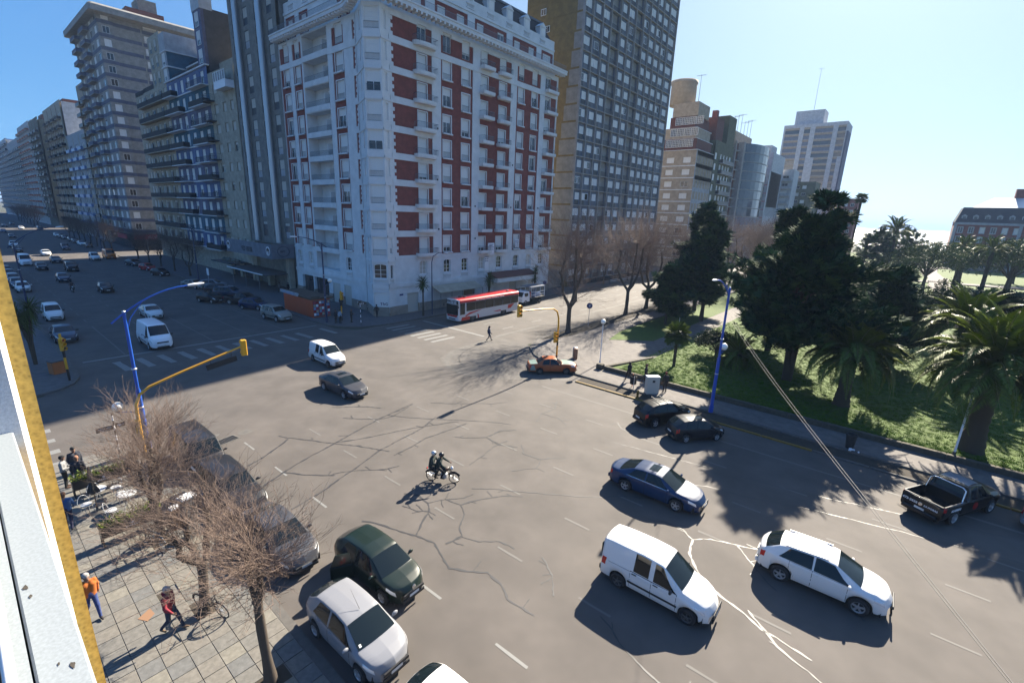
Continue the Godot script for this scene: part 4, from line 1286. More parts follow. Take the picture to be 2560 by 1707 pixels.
func blue_block() -> void:
	var B := thing("blue_balcony_building", "blue and cream apartment block with long dark balconies and blue stepped penthouse", "building")
	var o := Vector3(36.9, 0, -156.0)
	var u := Vector3(0, 0, 1)
	core(B, 37.5, -155.9, 60, -107.2, 36.6, "cream_render")
	var F := []
	for k in 10: F.append(4.9 + k * 3.4)
	var R := [[0, 0.1, 49, 4.0, 0.8, "dark_room_glass"]]
	var W := []
	var blues := ["blue_a", "blue_b", "blue_c", "blue_a", "blue_c", "blue_a", "blue_b", "blue_c", "blue_b", "blue_a"]
	for k in 10:
		R.append([25, F[k], 49, F[k] + 3.4, 0.0, blues[k]])
	for k in 10:
		for c in [2.2, 4.6, 8.2, 11.6, 15.4, 19.0, 22.6]:
			W.append([c, F[k] + 0.3, 1.7, k]); R.append([c, F[k] + 0.3, c + 1.7, F[k] + 2.6, 0.2, ""])
		for c in [26.0, 29.8, 33.6, 37.5, 41.4, 45.4]:
			W.append([c, F[k] + 0.3, 1.8, k]); R.append([c, F[k] + 0.3, c + 1.8, F[k] + 2.6, 0.2, ""])
	relief(B, o, u, 49.0, 0.0, 36.4 + 2.5, "cream_render", R, {"dark_room_glass": "shopfront", "blue_a": "blue_wall", "blue_b": "teal_wall", "blue_c": "violet_wall"})
	for w in W: window(B, o, u, w[0], w[1], w[2], 2.3, 0.18, down(), 0.0, "shutter" if w[0] > 25 else "shutter_cream", "frame_white")
	for k in 10:
		balc(B, o, u, 5.0, F[k], 20.0, 1.25, "cream_render", 0.0, 1.0, "rail_cloth", true)
		balc(B, o, u, 25.2, F[k], 9.5 if k < 9 else 6.0, 1.25, "white_wall", 0.0, 1.0, "rail_cloth" if k % 3 != 1 else "iron", k % 3 != 1)
		balc(B, o, u, 40.6, F[k], 8.2, 1.25, "white_wall", 0.0, 1.0, "rail_cloth" if k % 2 == 0 else "iron", k % 2 == 0)
		var ul := MB.new()
		ul.mm(-0.12, 0, 0, 0.12, 0.22, 24.0)
		part(B, "white_band", ul, M.white_wall, Transform3D(Basis.IDENTITY, Vector3(36.84, F[k] - 0.2, -131)))
		for c in [7.5, 13.5, 19.8]:
			var sc := MB.new()
			sc.mm(0, 0, 0, 1.5, 1.3, 0.06)
			part(B, "balcony_screen", sc, M.dark_panel, at(o, u, c, F[k] + 1.0, -0.1))
	# stepped penthouse
	slabs(B, "penthouse_tower", "blue_b", [[37.0, 38.9, -131.8, 44.0, 44.6, -128.6]])
	slabs(B, "penthouse_cap", "pale_grey", [[36.8, 44.8, -132.0, 44.2, 48.2, -128.4]])
	slabs(B, "penthouse_front", "pale_grey", [[36.9, 38.9, -131.78, 37.0, 44.6, -128.62]])
	slabs(B, "white_band", "white_wall", [[36.7, 38.8, -132.0, 44.3, 39.0, -128.3], [36.7, 41.6, -132.0, 44.3, 41.85, -128.3], [36.7, 44.6, -132.0, 44.3, 44.8, -128.3], [36.6, 38.7, -128.3, 37.4, 38.95, -107.0], [40.2, 42.0, -128.3, 41.0, 42.25, -111.0], [43.0, 45.2, -128.3, 44.0, 45.45, -111.0]])
	slabs(B, "penthouse_wall", "blue_c", [[41.0, 38.9, -128.6, 55, 42.0, -110.8]])
	slabs(B, "penthouse_wall", "blue_a", [[44.0, 42.0, -128.6, 55, 45.2, -110.8]])
	slabs(B, "end_tower", "blue_c", [[36.95, 38.9, -110.9, 37.5, 48.0, -107.05]])
	slabs(B, "party_wall", "dark_render", [[37.5, 36.6, -110.9, 57.0, 48.3, -107.0]])
	slabs(B, "tower_cap", "sill_white", [[36.85, 48.0, -111.0, 39.0, 51.0, -106.95]])
	for k in 3:
		window(B, Vector3(36.95, 0, -110.9), u, 1.1, 39.3 + k * 3.0, 1.7, 2.3, -0.02, 0.65, 0.0, "shutter")
		window(B, Vector3(36.9, 0, -131.8), u, 0.8, 39.2 + k * 2.8 if k < 2 else 42.2, 1.6, 2.2, -0.02, 0.7, 0.0, "shutter")
		for zz in [10.0, 13.0]: window(B, Vector3(41.0 + (3.0 if k == 1 else 0.0), 0, -128.6), u, zz, 39.1 if k != 1 else 42.3, 1.5, 2.0, -0.02, 0.4, 0.0, "shutter")
	part(B, "terrace_railing", wmesh("rail", 17.0, 1.0), M.iron, at(Vector3(37.4, 0, -128.4), u, 0, 38.95, 0.0))
	part(B, "terrace_railing", wmesh("rail", 17.0, 1.0), M.iron, at(Vector3(41.0, 0, -128.4), u, 0, 42.25, 0.0))
	slabs(B, "cream_upper", "cream_render", [[37.0, 38.9, -140.5, 50, 49.0, -132.1]])
	slabs(B, "cream_terrace", "cream_render", [[39.5, 38.9, -149.0, 50, 41.5, -140.5]])
	slabs(B, "terrace_parapet", "rail_cloth", [[37.0, 38.8, -149.0, 37.1, 39.9, -140.6], [36.9, 38.7, -155.9, 37.0, 39.7, -149.0], [39.4, 41.5, -148.8, 39.5, 42.5, -140.6]])
	for k in 3:
		for zz in [1.2, 4.6]: window(B, Vector3(37.0, 0, -140.5), u, zz, 39.4 + k * 3.1, 1.6, 2.4, -0.02, 0.6, 0.0, "shutter_cream", "cream_render")
	slabs(B, "roof_room", "grey_render", [[46, 38.9, -155, 56, 43.0, -149.5]])
	mark("  blue block")
func striped_tower() -> void:
	var B := thing("striped_tower_building", "tall beige tower with slate blue bands on every floor and an overhanging flat roof", "building")
	core(B, 36.6, -205, 62, -175.2, 60.5, "tower_beige")
	var u := Vector3(1, 0, 0)
	var sh := MB.new()
	for q in [[35.4, 38.7, 0.0], [38.7, 45.0, 0.5], [45.0, 62.0, 0.9]]:
		var o := Vector3(q[0], 0, -174.0 - q[2])
		var w: float = q[1] - q[0]
		var R := []
		var W := []
		for k in 18:
			var f := 5.0 + k * 3.15
			R.append([0, f, w, f + 0.85, -0.06, "tower_band"])
			if q[0] > 44.0:
				for c in [0.5, 4.6, 8.8, 12.8]:
					W.append([c, f + 1.0, 3.1]); R.append([c, f + 1.0, c + 3.1, f + 2.7, 0.15, ""])
			elif q[0] < 38.0:
				W.append([0.9, f + 1.0, 1.5]); R.append([0.9, f + 1.0, 2.4, f + 2.7, 0.15, ""])
		R.append([0, 0, w, 4.4, 0.5, "dark_room_glass"])
		relief(B, o, u, w, 0.0, 60.5, "tower_beige", R, {"tower_band": "slate_band", "dark_room_glass": "shopfront"})
		for x in W:
			var fr := part(B, "window", wmesh("frame", x[2], 1.7), M.frame_white, at(o, u, x[0], x[1], 0.14))
			var dn := rg.randf() < 0.8
			part(fr, "shutter" if dn else "pane", wmesh("panel", x[2] - 0.1, 1.6), M.shutter if dn else M.pane, Transform3D(Basis.IDENTITY, Vector3(0.05, 0.05, 0.0)))
		if q[0] > 38.0: slabs(B, "wall_return", "tower_beige", [[q[0] - 0.3, 0, -174.0 - q[2] - 0.3, q[0] - 0.002, 60.4, -174.0 - q[2] + 0.5 - 0.02]])
		if q[0] > 44.0:
			for k in 18: part(B, "balcony_railing", wmesh("rail", 16.4, 0.4), M.rail_grey, at(o, u, 0.3, 5.9 + k * 3.15, -0.12))
	# side along the avenue
	var o2 := Vector3(35.4, 0, -205.0)
	var u2 := Vector3(0, 0, 1)
	var R2 := [[0, 0, 31, 4.4, 0.5, "dark_room_glass"]]
	var W2 := []
	for k in 18:
		var f := 5.0 + k * 3.15
		R2.append([0, f, 31, f + 0.85, -0.06, "tower_band"])
		for c in [2.5, 9.0, 15.0, 21.0, 27.0]:
			W2.append([c, f + 1.0]); R2.append([c, f + 1.0, c + 2.4, f + 2.7, 0.15, ""])
		for c in [1.5, 14.0]: balc(B, o2, u2, c, f, 6.5, 1.3, "tower_beige", 0.0, 0.9, "tower_band", true)
	relief(B, o2, u2, 31.0, 0.0, 60.5, "tower_beige", R2, {"tower_band": "slate_band", "dark_room_glass": "shopfront"})
	for x in W2:
		var fr := part(B, "window", wmesh("frame", 2.4, 1.7), M.frame_white, at(o2, u2, x[0], x[1], 0.14))
		part(fr, "shutter", wmesh("panel", 2.3, 1.6), M.shutter if rg.randf() < 0.6 else M.pane, Transform3D(Basis.IDENTITY, Vector3(0.05, 0.05, 0.0)))
	var rf := MB.new()
	rf.cbox(Vector3(46.5, 61.4, -189.0), Vector3(26.0, 1.9, 36.0), 0.5)
	part(B, "roof_slab", rf, M.tower_beige)
	slabs(B, "roof_tank_room", "brown_red", [[44, 62.3, -192, 53, 66.5, -182]])
	slabs(B, "roof_tank_room", "grey_render", [[47.5, 66.5, -190, 52, 70.0, -184]])
	slabs(B, "shop_awning", "awning_red", [[35.2, 3.2, -173.2, 46.0, 4.5, -172.9], [34.0, 3.2, -186.0, 34.3, 4.5, -176.0], [47.0, 3.2, -173.2, 55.0, 4.5, -172.9]])
	strokes(B, "awning_lettering", M.sign_white, Transform3D(Basis.IDENTITY, Vector3(38.6, 3.45, -172.9)), [8], 0.5, 0.7)
	mark("  striped tower")
func far_row() -> void:
	# the row of blocks farther down the avenue: name, label, from z, to z, height, wall, balcony colour, accents
	var rows := [
		["narrow_building", "narrow slab block with dark stacked balconies next to the striped tower", -224.0, -206.0, 49.0, "tan_render", "dark_panel", "green_grey"],
		["white_side_building", "block with a blank white side wall and pale blue balconies", -258.0, -224.5, 36.0, "pale_grey", "rail_blue", "cream_render"],
		["maroon_building", "block with maroon strips and black balconies", -302.0, -258.5, 49.0, "cream_render", "rail_cloth", "brown_red"],
		["olive_building", "grey-green block with brown side strip and ribbed windows beyond the second cross street", -352.0, -322.0, 49.0, "green_grey", "dark_panel", "brown_red"],
		["coral_balcony_building", "white block with rounded coral balconies", -402.0, -353.0, 50.0, "far_white", "orange_balc", "far_white"],
		["blank_wall_building", "block with a plain pale side wall and balconies in rows", -470.0, -403.0, 46.0, "pale_grey", "dark_panel", "tan_render"],
		["end_building", "distant pale block with deep blue strip at the end of the avenue", -600.0, -471.0, 50.0, "far_white", "dark_panel", "blue_paint_far"]]
	var i := 0
	for r in rows:
		var B := thing(r[0], r[1], "building", Vector3.ZERO, 0.0, "")
		var z0: float = r[2]
		var w: float = r[3] - r[2]
		var o := Vector3(36.9, 0, z0)
		var u := Vector3(0, 0, 1)
		core(B, 37.5, z0 + 0.1, 58, r[3] - 0.1, r[4], r[5])
		var R := [[0, 0.1, w, 4.0, 0.8, "dark_room_glass"]]
		var nb := maxi(2, int(w / 9.0))
		var nf := int((r[4] - 5.0) / 3.2)
		var W := []
		for k in nf:
			var f := 5.0 + k * 3.2
			for b in nb:
				var c := w * (b + 0.5) / nb
				for s in [-2.2, 0.6]:
					W.append([c + s, f]); R.append([c + s, f + 0.2, c + s + 1.7, f + 2.5, 0.2, ""])
		for b in nb: R.append([w * b / nb, 4.4, w * b / nb + 1.1, r[4], 0.0, r[7]])
		relief(B, o, u, w, 0.0, r[4], r[5], R, {r[5]: "wall", r[7]: "accent_strip", "dark_room_glass": "shopfront"})
		for x in W:
			var fr := part(B, "window", wmesh("panel", 1.7, 2.3), M.shutter if rg.randf() < 0.6 else M.pane_room, at(o, u, x[0], x[1] + 0.2, 0.16))
		for k in nf:
			for b in nb:
				var c := w * (b + 0.5) / nb
				balc(B, o, u, c - 3.2, 5.0 + k * 3.2, 6.4, 1.3, r[5], 0.0, 1.0, r[6], true, 0.0)
		slabs(B, "roof_room", r[7], [[40, r[4], z0 + w * 0.3, 50, r[4] + 3.4, z0 + w * 0.7]])
		slabs(B, "parapet", r[5], [[36.9, r[4], z0, 37.2, r[4] + 1.0, r[3]]])
		if r[0] == "maroon_building": slabs(B, "white_party_wall", "far_white", [[37.4, 36.0, r[3], 52.0, 49.5, r[3] + 0.3]])
		i += 1
	mark("  far row")
func grid_tower() -> void:
	var B := thing("grid_tower_building", "very tall tower with a concrete grid of white shutters and an ochre side wall", "building")
	core(B, 80.8, -66, 118.9, -53.6, 88.0, "grid_concrete")
	var o := Vector3(80.2, 0, -52.8)
	var u := Vector3(1, 0, 0)
	var W := 39.2
	var fins := [0.0, 2.95, 6.3, 9.4, 12.9, 16.0, 19.2, 22.6, 25.6, 28.7, 31.8, 35.0, 39.2]
	var R := []
	var wins := []
	for k in 29:
		var y := 1.27 + k * 3.0
		R.append([0, y, W, y + 2.85, 0.42, "panel_slate"])
		if y > 64.0: continue
		for b in 12:
			var x0: float = fins[b] + 0.1
			var x1: float = fins[b + 1] - 0.1
			var lg: bool = b == 3 or b == 6
			if lg:
				R.append([x0, y + 0.05, x1, y + 2.8, 1.2, "side_beige"])
				wins.append([x0 + 0.2, y, x1 - x0 - 0.4, 2])
			else:
				var half := (x1 - x0) / 2
				if (k + b) % 2 == 0:
					wins.append([x0, y, half * 0.92, 0]); wins.append([x0 + half, y, half * 0.78, 1])
				else:
					wins.append([x0 + half * 0.75, y, half * 1.0, (k + b) % 3 % 2])
	relief(B, o, u, W, 0.0, 88.0, "grid_concrete", R + [[0, 0, W, 1.2, 0.2, "dark_room_glass"]], {"panel_slate": "slate_panels", "side_beige": "loggia", "dark_room_glass": "shopfront"})
	for b in fins.size():
		var f := MB.new()
		f.mm(-0.1, 1.2, -0.4, 0.1, 88.0, 0.06)
		part(B, "concrete_fin", f, M.grid_concrete, Transform3D(Basis.IDENTITY, o + u * fins[b]))
	for q in wins:
		if q[3] == 2:
			part(B, "loggia_railing", wmesh("panel", q[2], 0.95), M.dark_panel, at(o, u, q[0], q[1] + 0.06, 0.42))
			continue
		var fr := part(B, "window", wmesh("frame", q[2], 1.3), M.frame_white, at(o, u, q[0], q[1] + 1.0, 0.38))
		var dn := rg.randf()
		part(fr, "shutter" if dn < 0.85 else "pane", wmesh("panel", q[2] - 0.12, 1.18), M.shutter if dn < 0.85 else M.pane, Transform3D(Basis.IDENTITY, Vector3(0.06, 0.06, 0.015)))
		part(fr, "lower_panel", wmesh("panel", q[2], 0.92), M.dark_panel if q[3] == 0 else M.mid_panel, Transform3D(Basis.IDENTITY, Vector3(0, -0.94, 0.0)))
	# ochre side wall with pale panels that widen floor by floor
	var o2 := Vector3(80.2, 0, -66.0)
	var R2 := []
	for k in 29:
		var y := 1.27 + k * 3.0
		var wd := clampf(4.7 - (y - 19.3) * 0.115, 1.6, 6.0)
		R2.append([13.2 - wd, y + 0.18, 13.2, y + 2.82, -0.05, "side_beige"])
		R2.append([0, y + 0.0, 13.2 - wd, y + 0.05, 0.04, "side_yellow"])
	relief(B, o2, Vector3(0, 0, 1), 13.2, 0.0, 88.0, "side_yellow", R2, {"side_beige": "pale_side_panels", "side_yellow": "ochre_side_wall"})
	for q in [[1.6, 46.5], [4.4, 47.2], [3.4, 50.2]]:
		var f := part(B, "side_window", wmesh("frame", 1.2, 1.1), M.frame_white, at(o2, Vector3(0, 0, 1), q[0], q[1], -0.02))
		part(f, "pane", wmesh("panel", 1.0, 0.9), M.pane, Transform3D(Basis.IDENTITY, Vector3(0.1, 0.1, 0.0)))
	slabs(B, "low_wing", "side_beige", [[74.0, 0, -66, 80.1, 3.4, -54.2]])
	mark("  grid tower")
func simple(called: String, label: String, ox: float, oz: float, u: Vector3, w: float, h: float, dpt: float, wall: String, o := {}) -> Node3D:
	# a block whose front runs from (ox, oz) along u, with windows and balconies in rows
	var B := thing(called, label, "building")
	var n := u.cross(UP)
	var O := Vector3(ox, 0, oz)
	var c := MB.new()
	var a := O - n * 0.6
	c.hexa([a, a + u * w, a + u * w - n * dpt, a - n * dpt, a + UP * h, a + u * w + UP * h, a + u * w - n * dpt + UP * h, a - n * dpt + UP * h])
	part(B, "core", c, M[wall])
	var R := []
	var W := []
	var p: float = o.get("pitch", 3.1)
	var nf := int((h - o.get("base", 4.0)) / p)
	var cols: Array = o.get("cols", [])
	var ww: float = o.get("ww", 1.6)
	var wh: float = o.get("wh", 1.6)
	for k in nf:
		var f: float = o.get("base", 4.0) + k * p
		if o.has("band"): R.append([0, f - 0.25, w, f, -0.06, o.band])
		for cx in cols:
			W.append([cx, f + o.get("sill", 0.7)]); R.append([cx, f + o.get("sill", 0.7), cx + ww, f + o.get("sill", 0.7) + wh, 0.18, ""])
	relief(B, O, u, w, 0.0, h, wall, R, {o.get("band", "-"): "floor_band"})
	for x in W:
		var dn: bool = rg.randf() < o.get("shut", 0.6)
		var fr := part(B, "window", wmesh("frame", ww, wh), M.frame_white, at(O, u, x[0], x[1], 0.16))
		part(fr, "shutter" if dn else "pane", wmesh("panel", ww - 0.1, wh - 0.1), M.shutter if dn else M.pane, Transform3D(Basis.IDENTITY, Vector3(0.05, 0.05, 0.0)))
	if o.has("balc"):
		for k in nf:
			for q in o.balc: balc(B, O, u, q[0], o.get("base", 4.0) + k * p, q[1], 1.2, o.get("slab", wall), 0.0, 1.0, o.get("rail", "dark_panel"), true)
	return B
func right_row() -> void:
	var X := Vector3(1, 0, 0)
	var Zp := Vector3(0, 0, 1)
	# tan block past the next cross street: blank tan side towards us, windows on the street
	var B := simple("tan_corner_building", "tan rendered corner block with glazed top floors past the grid tower", 142.0, -72.0, Zp, 19.2, 33.5, 14.0, "tan_render", {"pitch": 3.3, "base": 3.0, "cols": [10.6, 15.5], "ww": 2.2, "wh": 1.5, "band": "white_wall", "shut": 0.7})
	var O := Vector3(142.0, 0, -52.8)
	var W := []
	var R := []
	for k in 9:
		for c in [0.5, 2.9, 5.3, 7.7, 10.1, 12.4]:
			W.append([c, 3.6 + k * 3.3]); R.append([c, 3.6 + k * 3.3, c + 1.9, 5.8 + k * 3.3, 0.15, ""])
	relief(B, O, X, 14.6, 0.0, 33.5, "pale_grey", R, {})
	for x in W:
		var fr := part(B, "window", wmesh("frame", 1.9, 2.2), M.frame_white, at(O, X, x[0], x[1], 0.14))
		part(fr, "shutter", wmesh("panel", 1.8, 2.1), M.shutter if rg.randf() < 0.5 else M.panel_slate, Transform3D(Basis.IDENTITY, Vector3(0.05, 0.05, 0.0)))
	for k in 3:
		var y := 33.6 + k * 3.1
		var s := k * 0.8
		slabs(B, "glazed_storey", "brown_red" if k != 1 else "tan_render", [[142.3 + s, y, -64 + s, 155, y + 3.0, -53.4 - s]])
		slabs(B, "terrace_edge", "white_wall", [[141.8 + s, y - 0.15, -64.5 + s, 156, y, -52.6 - s]])
		for j in 4:
			var fr := part(B, "storey_glazing", wmesh("frame4", 1.9, 2.0), M.frame_white, at(Vector3(142.3 + s, 0, -64 + s), Zp, 1.6 + j * 2.05, y + 0.8, -0.06))
			part(fr, "pane", wmesh("panel", 1.8, 1.9), M.pane_room, Transform3D(Basis.IDENTITY, Vector3(0.05, 0.05, -0.02)))
	slabs(B, "roof_room", "tan_render", [[144, 42.9, -62, 153, 46.5, -54.6]])
	var tk := MB.new()
	tk.lathe([[0.0, 46.5], [3.6, 46.5], [3.6, 52.0], [3.8, 52.2], [3.8, 53.0], [0.0, 53.0]], 20, Vector3(147.5, 0, -61.0))
	part(B, "water_tank", tk, M.tan_render)
	antenna(B, Vector3(152, 46.5, -58), 9.0)
	simple("olive_balcony_building", "olive green block with dark balconies and a round-backed stair tower", 156.8, -52.8, X, 18.0, 38.0, 14.0, "olive_render", {"cols": [0.6, 5.5, 8.5, 11.5, 14.5], "ww": 1.8, "wh": 1.9, "balc": [[5.0, 12.0]], "rail": "dark_panel", "slab": "pale_grey", "shut": 0.5})
	var B2: Node = get_node("olive_balcony_building")
	slabs(B2, "stepped_top", "brown_red", [[157.5, 38, -62, 164, 44.5, -53.5]])
	slabs(B2, "stair_tower", "olive_render", [[167.0, 38, -62, 174.5, 46.5, -53.0]])
	slabs(B2, "chimney", "brick", [[165.0, 38, -58, 166.6, 48.0, -56.4]])
	# dark curved balconies
	var B3 := thing("curved_balcony_building", "brown block with stacked dark curved glass balconies", "building")
	core(B3, 176.0, -66, 208, -53.4, 40.0, "brown_red")
	slabs(B3, "concrete_edge", "grid_concrete", [[181.5, 0, -53.4, 183.5, 40.5, -51.6], [175.6, 0, -53.4, 176.3, 40.2, -52.4]])
	for k in 12:
		var y := 4.0 + k * 3.05
		slabs(B3, "floor_edge", "grid_concrete", [[176.0, y - 0.3, -53.4, 181.5, y, -52.6]])
		var mb := MB.new()
		var gl := MB.new()
		var prev := Vector3.ZERO
		for j in 13:
			var a := PI * j / 12
			var p := Vector3(196.0 - cos(a) * 12.5, y, -52.6 + sin(a) * 5.0)
			if j > 0:
				mb.quad(prev, p, p - UP * 0.3, prev - UP * 0.3)
				mb.tri(Vector3(196, y, -53), p, prev)
				gl.quad(prev + UP * 2.7, p + UP * 2.7, p, prev)
			prev = p
		var bo := part(B3, "curved_balcony", mb, M.grid_concrete)
		part(bo, "glass_front", gl, M.panel_slate if k < 4 else M.pane_room)
	slabs(B3, "roof_room", "tan_render", [[180, 40, -62, 200, 44.0, -54.5]])
	for k in 6: antenna(B3, Vector3(182 + k * 4.0, 42.0, -56), 7.0 + (k % 3))
	# white and red stepped block, white slabs, small blocks in front of the tower
	var B4 := simple("red_band_building", "white block with red bands and rounded front balconies", 214.0, -58.0, Zp, 8.0, 34.0, 20.0, "far_white", {"cols": [1.0, 4.6], "ww": 2.4, "wh": 1.2, "band": "awning_red", "shut": 0.4})
	simple("white_party_wall_building", "white block with a blank party wall and small windows", 216.0, -66.0, Zp, 16.0, 41.0, 20.0, "far_white", {"cols": [9.5, 13.0], "ww": 1.0, "wh": 0.7, "pitch": 6.0, "shut": 0.2})
	simple("slender_white_building", "slender white slab with balconies on its sea side", 238.0, -58.5, Zp, 12.5, 36.5, 10.0, "far_white", {"cols": [8.5], "ww": 2.4, "wh": 1.5, "balc": [[8.0, 4.2]], "rail": "pale_grey"})
	simple("olive_small_building", "lower olive green block in front of the white tower", 252.0, -48.0, Zp, 8.5, 32.5, 12.0, "olive_render", {"cols": [1.0, 3.6], "ww": 1.6, "wh": 1.4, "shut": 0.5})
	simple("cream_small_building", "lower cream block with shallow balconies beside the olive one", 250.0, -54.0, Zp, 5.8, 33.0, 12.0, "cream_render", {"cols": [1.0, 3.2], "ww": 1.5, "wh": 1.4, "balc": [[0.5, 4.8]], "rail": "pale_grey"})
	simple("brick_end_building", "small brick block at the seaward end of the row", 286.0, -35.0, Zp, 9.0, 27.0, 10.0, "brick", {"cols": [1.0, 3.8, 6.4], "ww": 1.4, "wh": 1.5, "shut": 0.5})
	simple("hotel_behind_building", "white building with rows of small windows behind the curved balconies", 262.0, -76.0, Zp, 14.0, 50.0, 10.0, "far_white", {"cols": [1.5, 4.5, 7.5, 10.5], "ww": 1.2, "wh": 1.3, "shut": 0.2, "pitch": 4.0, "base": 30.0})
	# white tower
	var T := thing("white_tower_building", "tall white tower with brown and glass balcony strips and a roof block with a mast", "building")
	core(T, 300.6, -66.4, 318, -38.1, 64.5, "far_white")
	var o := Vector3(300.0, 0, -66.5)
	var RR := []
	var strips := [[0.8, 7.5], [9.6, 12.4], [14.6, 22.5], [24.6, 28.0]]
	for k in 19:
		var y := 6.0 + k * 3.0
		for s in 4:
			var a: float = strips[s][0]
			var b: float = strips[s][1]
			if k < 14 and s in [0, 3]:
				a = a + (2.4 if s == 0 else 0.0)
				b = b - (1.5 if s == 3 else 0.0)
			if k < 14 and s == 2: a += 1.6
			RR.append([a, y, b, y + 1.9, 0.5, "pane_room" if rg.randf() < 0.55 else "panel_slate"])
			RR.append([a, y + 1.9, b, y + 2.9, 0.12, "tan_render"])
	relief(T, o, Zp, 28.4, 0.0, 64.5, "far_white", RR, {"pane_room": "balcony_glazing", "panel_slate": "balcony_recess", "tan_render": "brown_parapets"})
	slabs(T, "roof_block", "far_white", [[303, 64.5, -62.5, 314, 71.5, -49.5]])
	slabs(T, "side_balconies", "tower_band", [[300.4, 8, -38.1, 312, 60, -37.4]])
	antenna(T, Vector3(305, 71.5, -55), 20.0)
	brick_palace()
func antenna(B: Node, p: Vector3, h: float) -> void:
	var b := MB.new()
	b.tube([p, p + UP * h], [0.09, 0.05], 5)
	b.bar(p + Vector3(0, h - 0.3, -1.4), p + Vector3(0, h - 0.3, 1.4), 0.07, 0.07)
	for k in 5: b.bar(p + Vector3(-0.5, h - 0.3, -1.2 + k * 0.6), p + Vector3(0.5, h - 0.3, -1.2 + k * 0.6), 0.05, 0.05)
	part(B, "roof_antenna", b, M.rail_grey)
func brick_palace() -> void:
	var B := thing("brick_palace_building", "long brick seafront building with a slate mansard roof, white pavilion windows and chimneys", "building")
	var u := Vector3(0, 0, 1)
	var o := Vector3(250.0, 0, 9.0)
	var w := 80.0
	core(B, 250.6, 9.2, 272, 88.8, 17.0, "brick")
	var R := [[0, 0, w, 5.2, -0.1, "tan_render"], [0, 5.2, w, 5.6, -0.3, "pale_grey"], [0, 16.2, w, 17.0, -0.5, "pale_grey"]]
	var W := []
	for k in 26:
		var c := 1.4 + k * 3.0
		for f in [6.4, 9.8, 13.2]:
			W.append([c, f, 1.3, 2.1]); R.append([c - 0.2, f - 0.2, c + 1.5, f + 2.3, -0.08, "pale_grey"]); R.append([c, f, c + 1.3, f + 2.1, 0.2, ""])
		R.append([c - 0.1, 1.0, c + 1.4, 4.2, 0.3, "pane_room"])
	for q in [0.0, 17.5, 36.0]: R.append([q, 0, q + 0.9, 17.0, -0.15, "pale_grey"])
	relief(B, o, u, w, 0.0, 17.0, "brick", R, {"pale_grey": "stone_trim", "tan_render": "stone_base", "pane_room": "arcade"})
	for x in W:
		var fr := part(B, "window", wmesh("frame", x[2], x[3]), M.frame_white, at(o, u, x[0], x[1], 0.18))
		part(fr, "pane", wmesh("panel", 1.2, 2.0), M.pane if rg.randf() < 0.6 else M.shutter, Transform3D(Basis.IDENTITY, Vector3(0.05, 0.05, 0.0)))
	var ms := MB.new()
	ms.hexa([Vector3(249.6, 17, 89), Vector3(272, 17, 89), Vector3(272, 17, 9), Vector3(249.6, 17, 9), Vector3(251.6, 22.5, 88), Vector3(271, 22.5, 88), Vector3(271, 22.5, 10.5), Vector3(251.6, 22.5, 10.5)])
	part(B, "mansard_roof", ms, M.slate)
	ms = MB.new()
	ms.hexa([Vector3(252, 22.5, 87), Vector3(271, 22.5, 87), Vector3(271, 22.5, 13), Vector3(252, 22.5, 13), Vector3(259, 26.2, 86), Vector3(264, 26.2, 86), Vector3(264, 26.2, 18.5), Vector3(259, 26.2, 18.5)])
	part(B, "upper_roof", ms, M.pipe_metal)
	for k in 24:
		var d := part(B, "dormer", cache_dormer(), M.pale_grey, at(o, u, 1.5 + k * 3.2, 17.6, 0.2))
		part(d, "dormer_pane", wmesh("panel", 0.9, 1.3), M.pane, Transform3D(Basis.IDENTITY, Vector3(0.3, 0.25, 0.1)))
	for zz in [24.0, 28.0, 58.0]: slabs(B, "chimney", "brick", [[260, 25, zz, 263, 29.5, zz + 2.6]])
func own_building() -> void:
	# the ledge and pier beside the window the picture is taken from
	var B := thing("window_ledge", "pale painted window ledge with bird droppings ending at a white stucco pier with ochre edge", "ledge")
	var b := MB.new()
	b.mm(-1.2, 9.5, -2.72, 0.114, 16.05, -2.40)
	part(B, "ochre_wall_edge", b, M.ochre_rough)
	b = MB.new()
	var poly := PackedVector2Array()
	for p in [[-1.2, -2.40], [0.058, -2.40], [0.067, -2.385], [0.070, -2.36], [0.066, -2.325], [0.054, -2.305], [-1.2, -2.305]]: poly.append(Vector2(p[0], p[1]))
	b.sheet(poly, 16.02, 6.5)
	part(B, "white_stucco_pier", b, M.white_rough)
	b = MB.new()
	b.cbox(Vector3(-0.001, 13.17, -1.06), Vector3(0.068, 0.06, 2.49), 0.004)
	part(B, "ledge_board", b, M.ledge_paint)
	b = MB.new()
	b.mm(-0.16, 12.0, -2.30, -0.038, 13.196, 0.3)
	part(B, "inner_sill", b, M.ledge_paint)
	b = MB.new()
	b.mm(-0.14, 10.4, -2.30, 0.02, 13.138, 5.0)
	part(B, "outer_wall", b, M.ochre_rough)
	b = MB.new()
	b.tube([Vector3(-0.066, 13.215, -2.3), Vector3(-0.058, 13.215, 0.2)], [0.009, 0.009], 10)
	part(B, "window_track", b, M.frame_white)
	b = MB.new()
	b.mm(-0.16, 13.196, -2.30, -0.072, 13.204, 0.3)
	part(B, "track_slot", b, M.car_trim)
	for q in [[-0.022, -1.30, 0.0045], [-0.018, -1.26, 0.003], [0.012, -1.0, 0.004], [-0.004, -1.02, 0.002]]:
		b = MB.new()
		var pl := []
		for k in 9:
			var a := TAU * k / 9
			pl.append([q[0] + cos(a) * q[2] * rr(0.6, 1.3), q[1] + sin(a) * q[2] * rr(1.2, 3.0)])
		b.sheet(P2(pl), 13.2012)
		part(B, "bird_dropping", b, M.kerb_dirt)
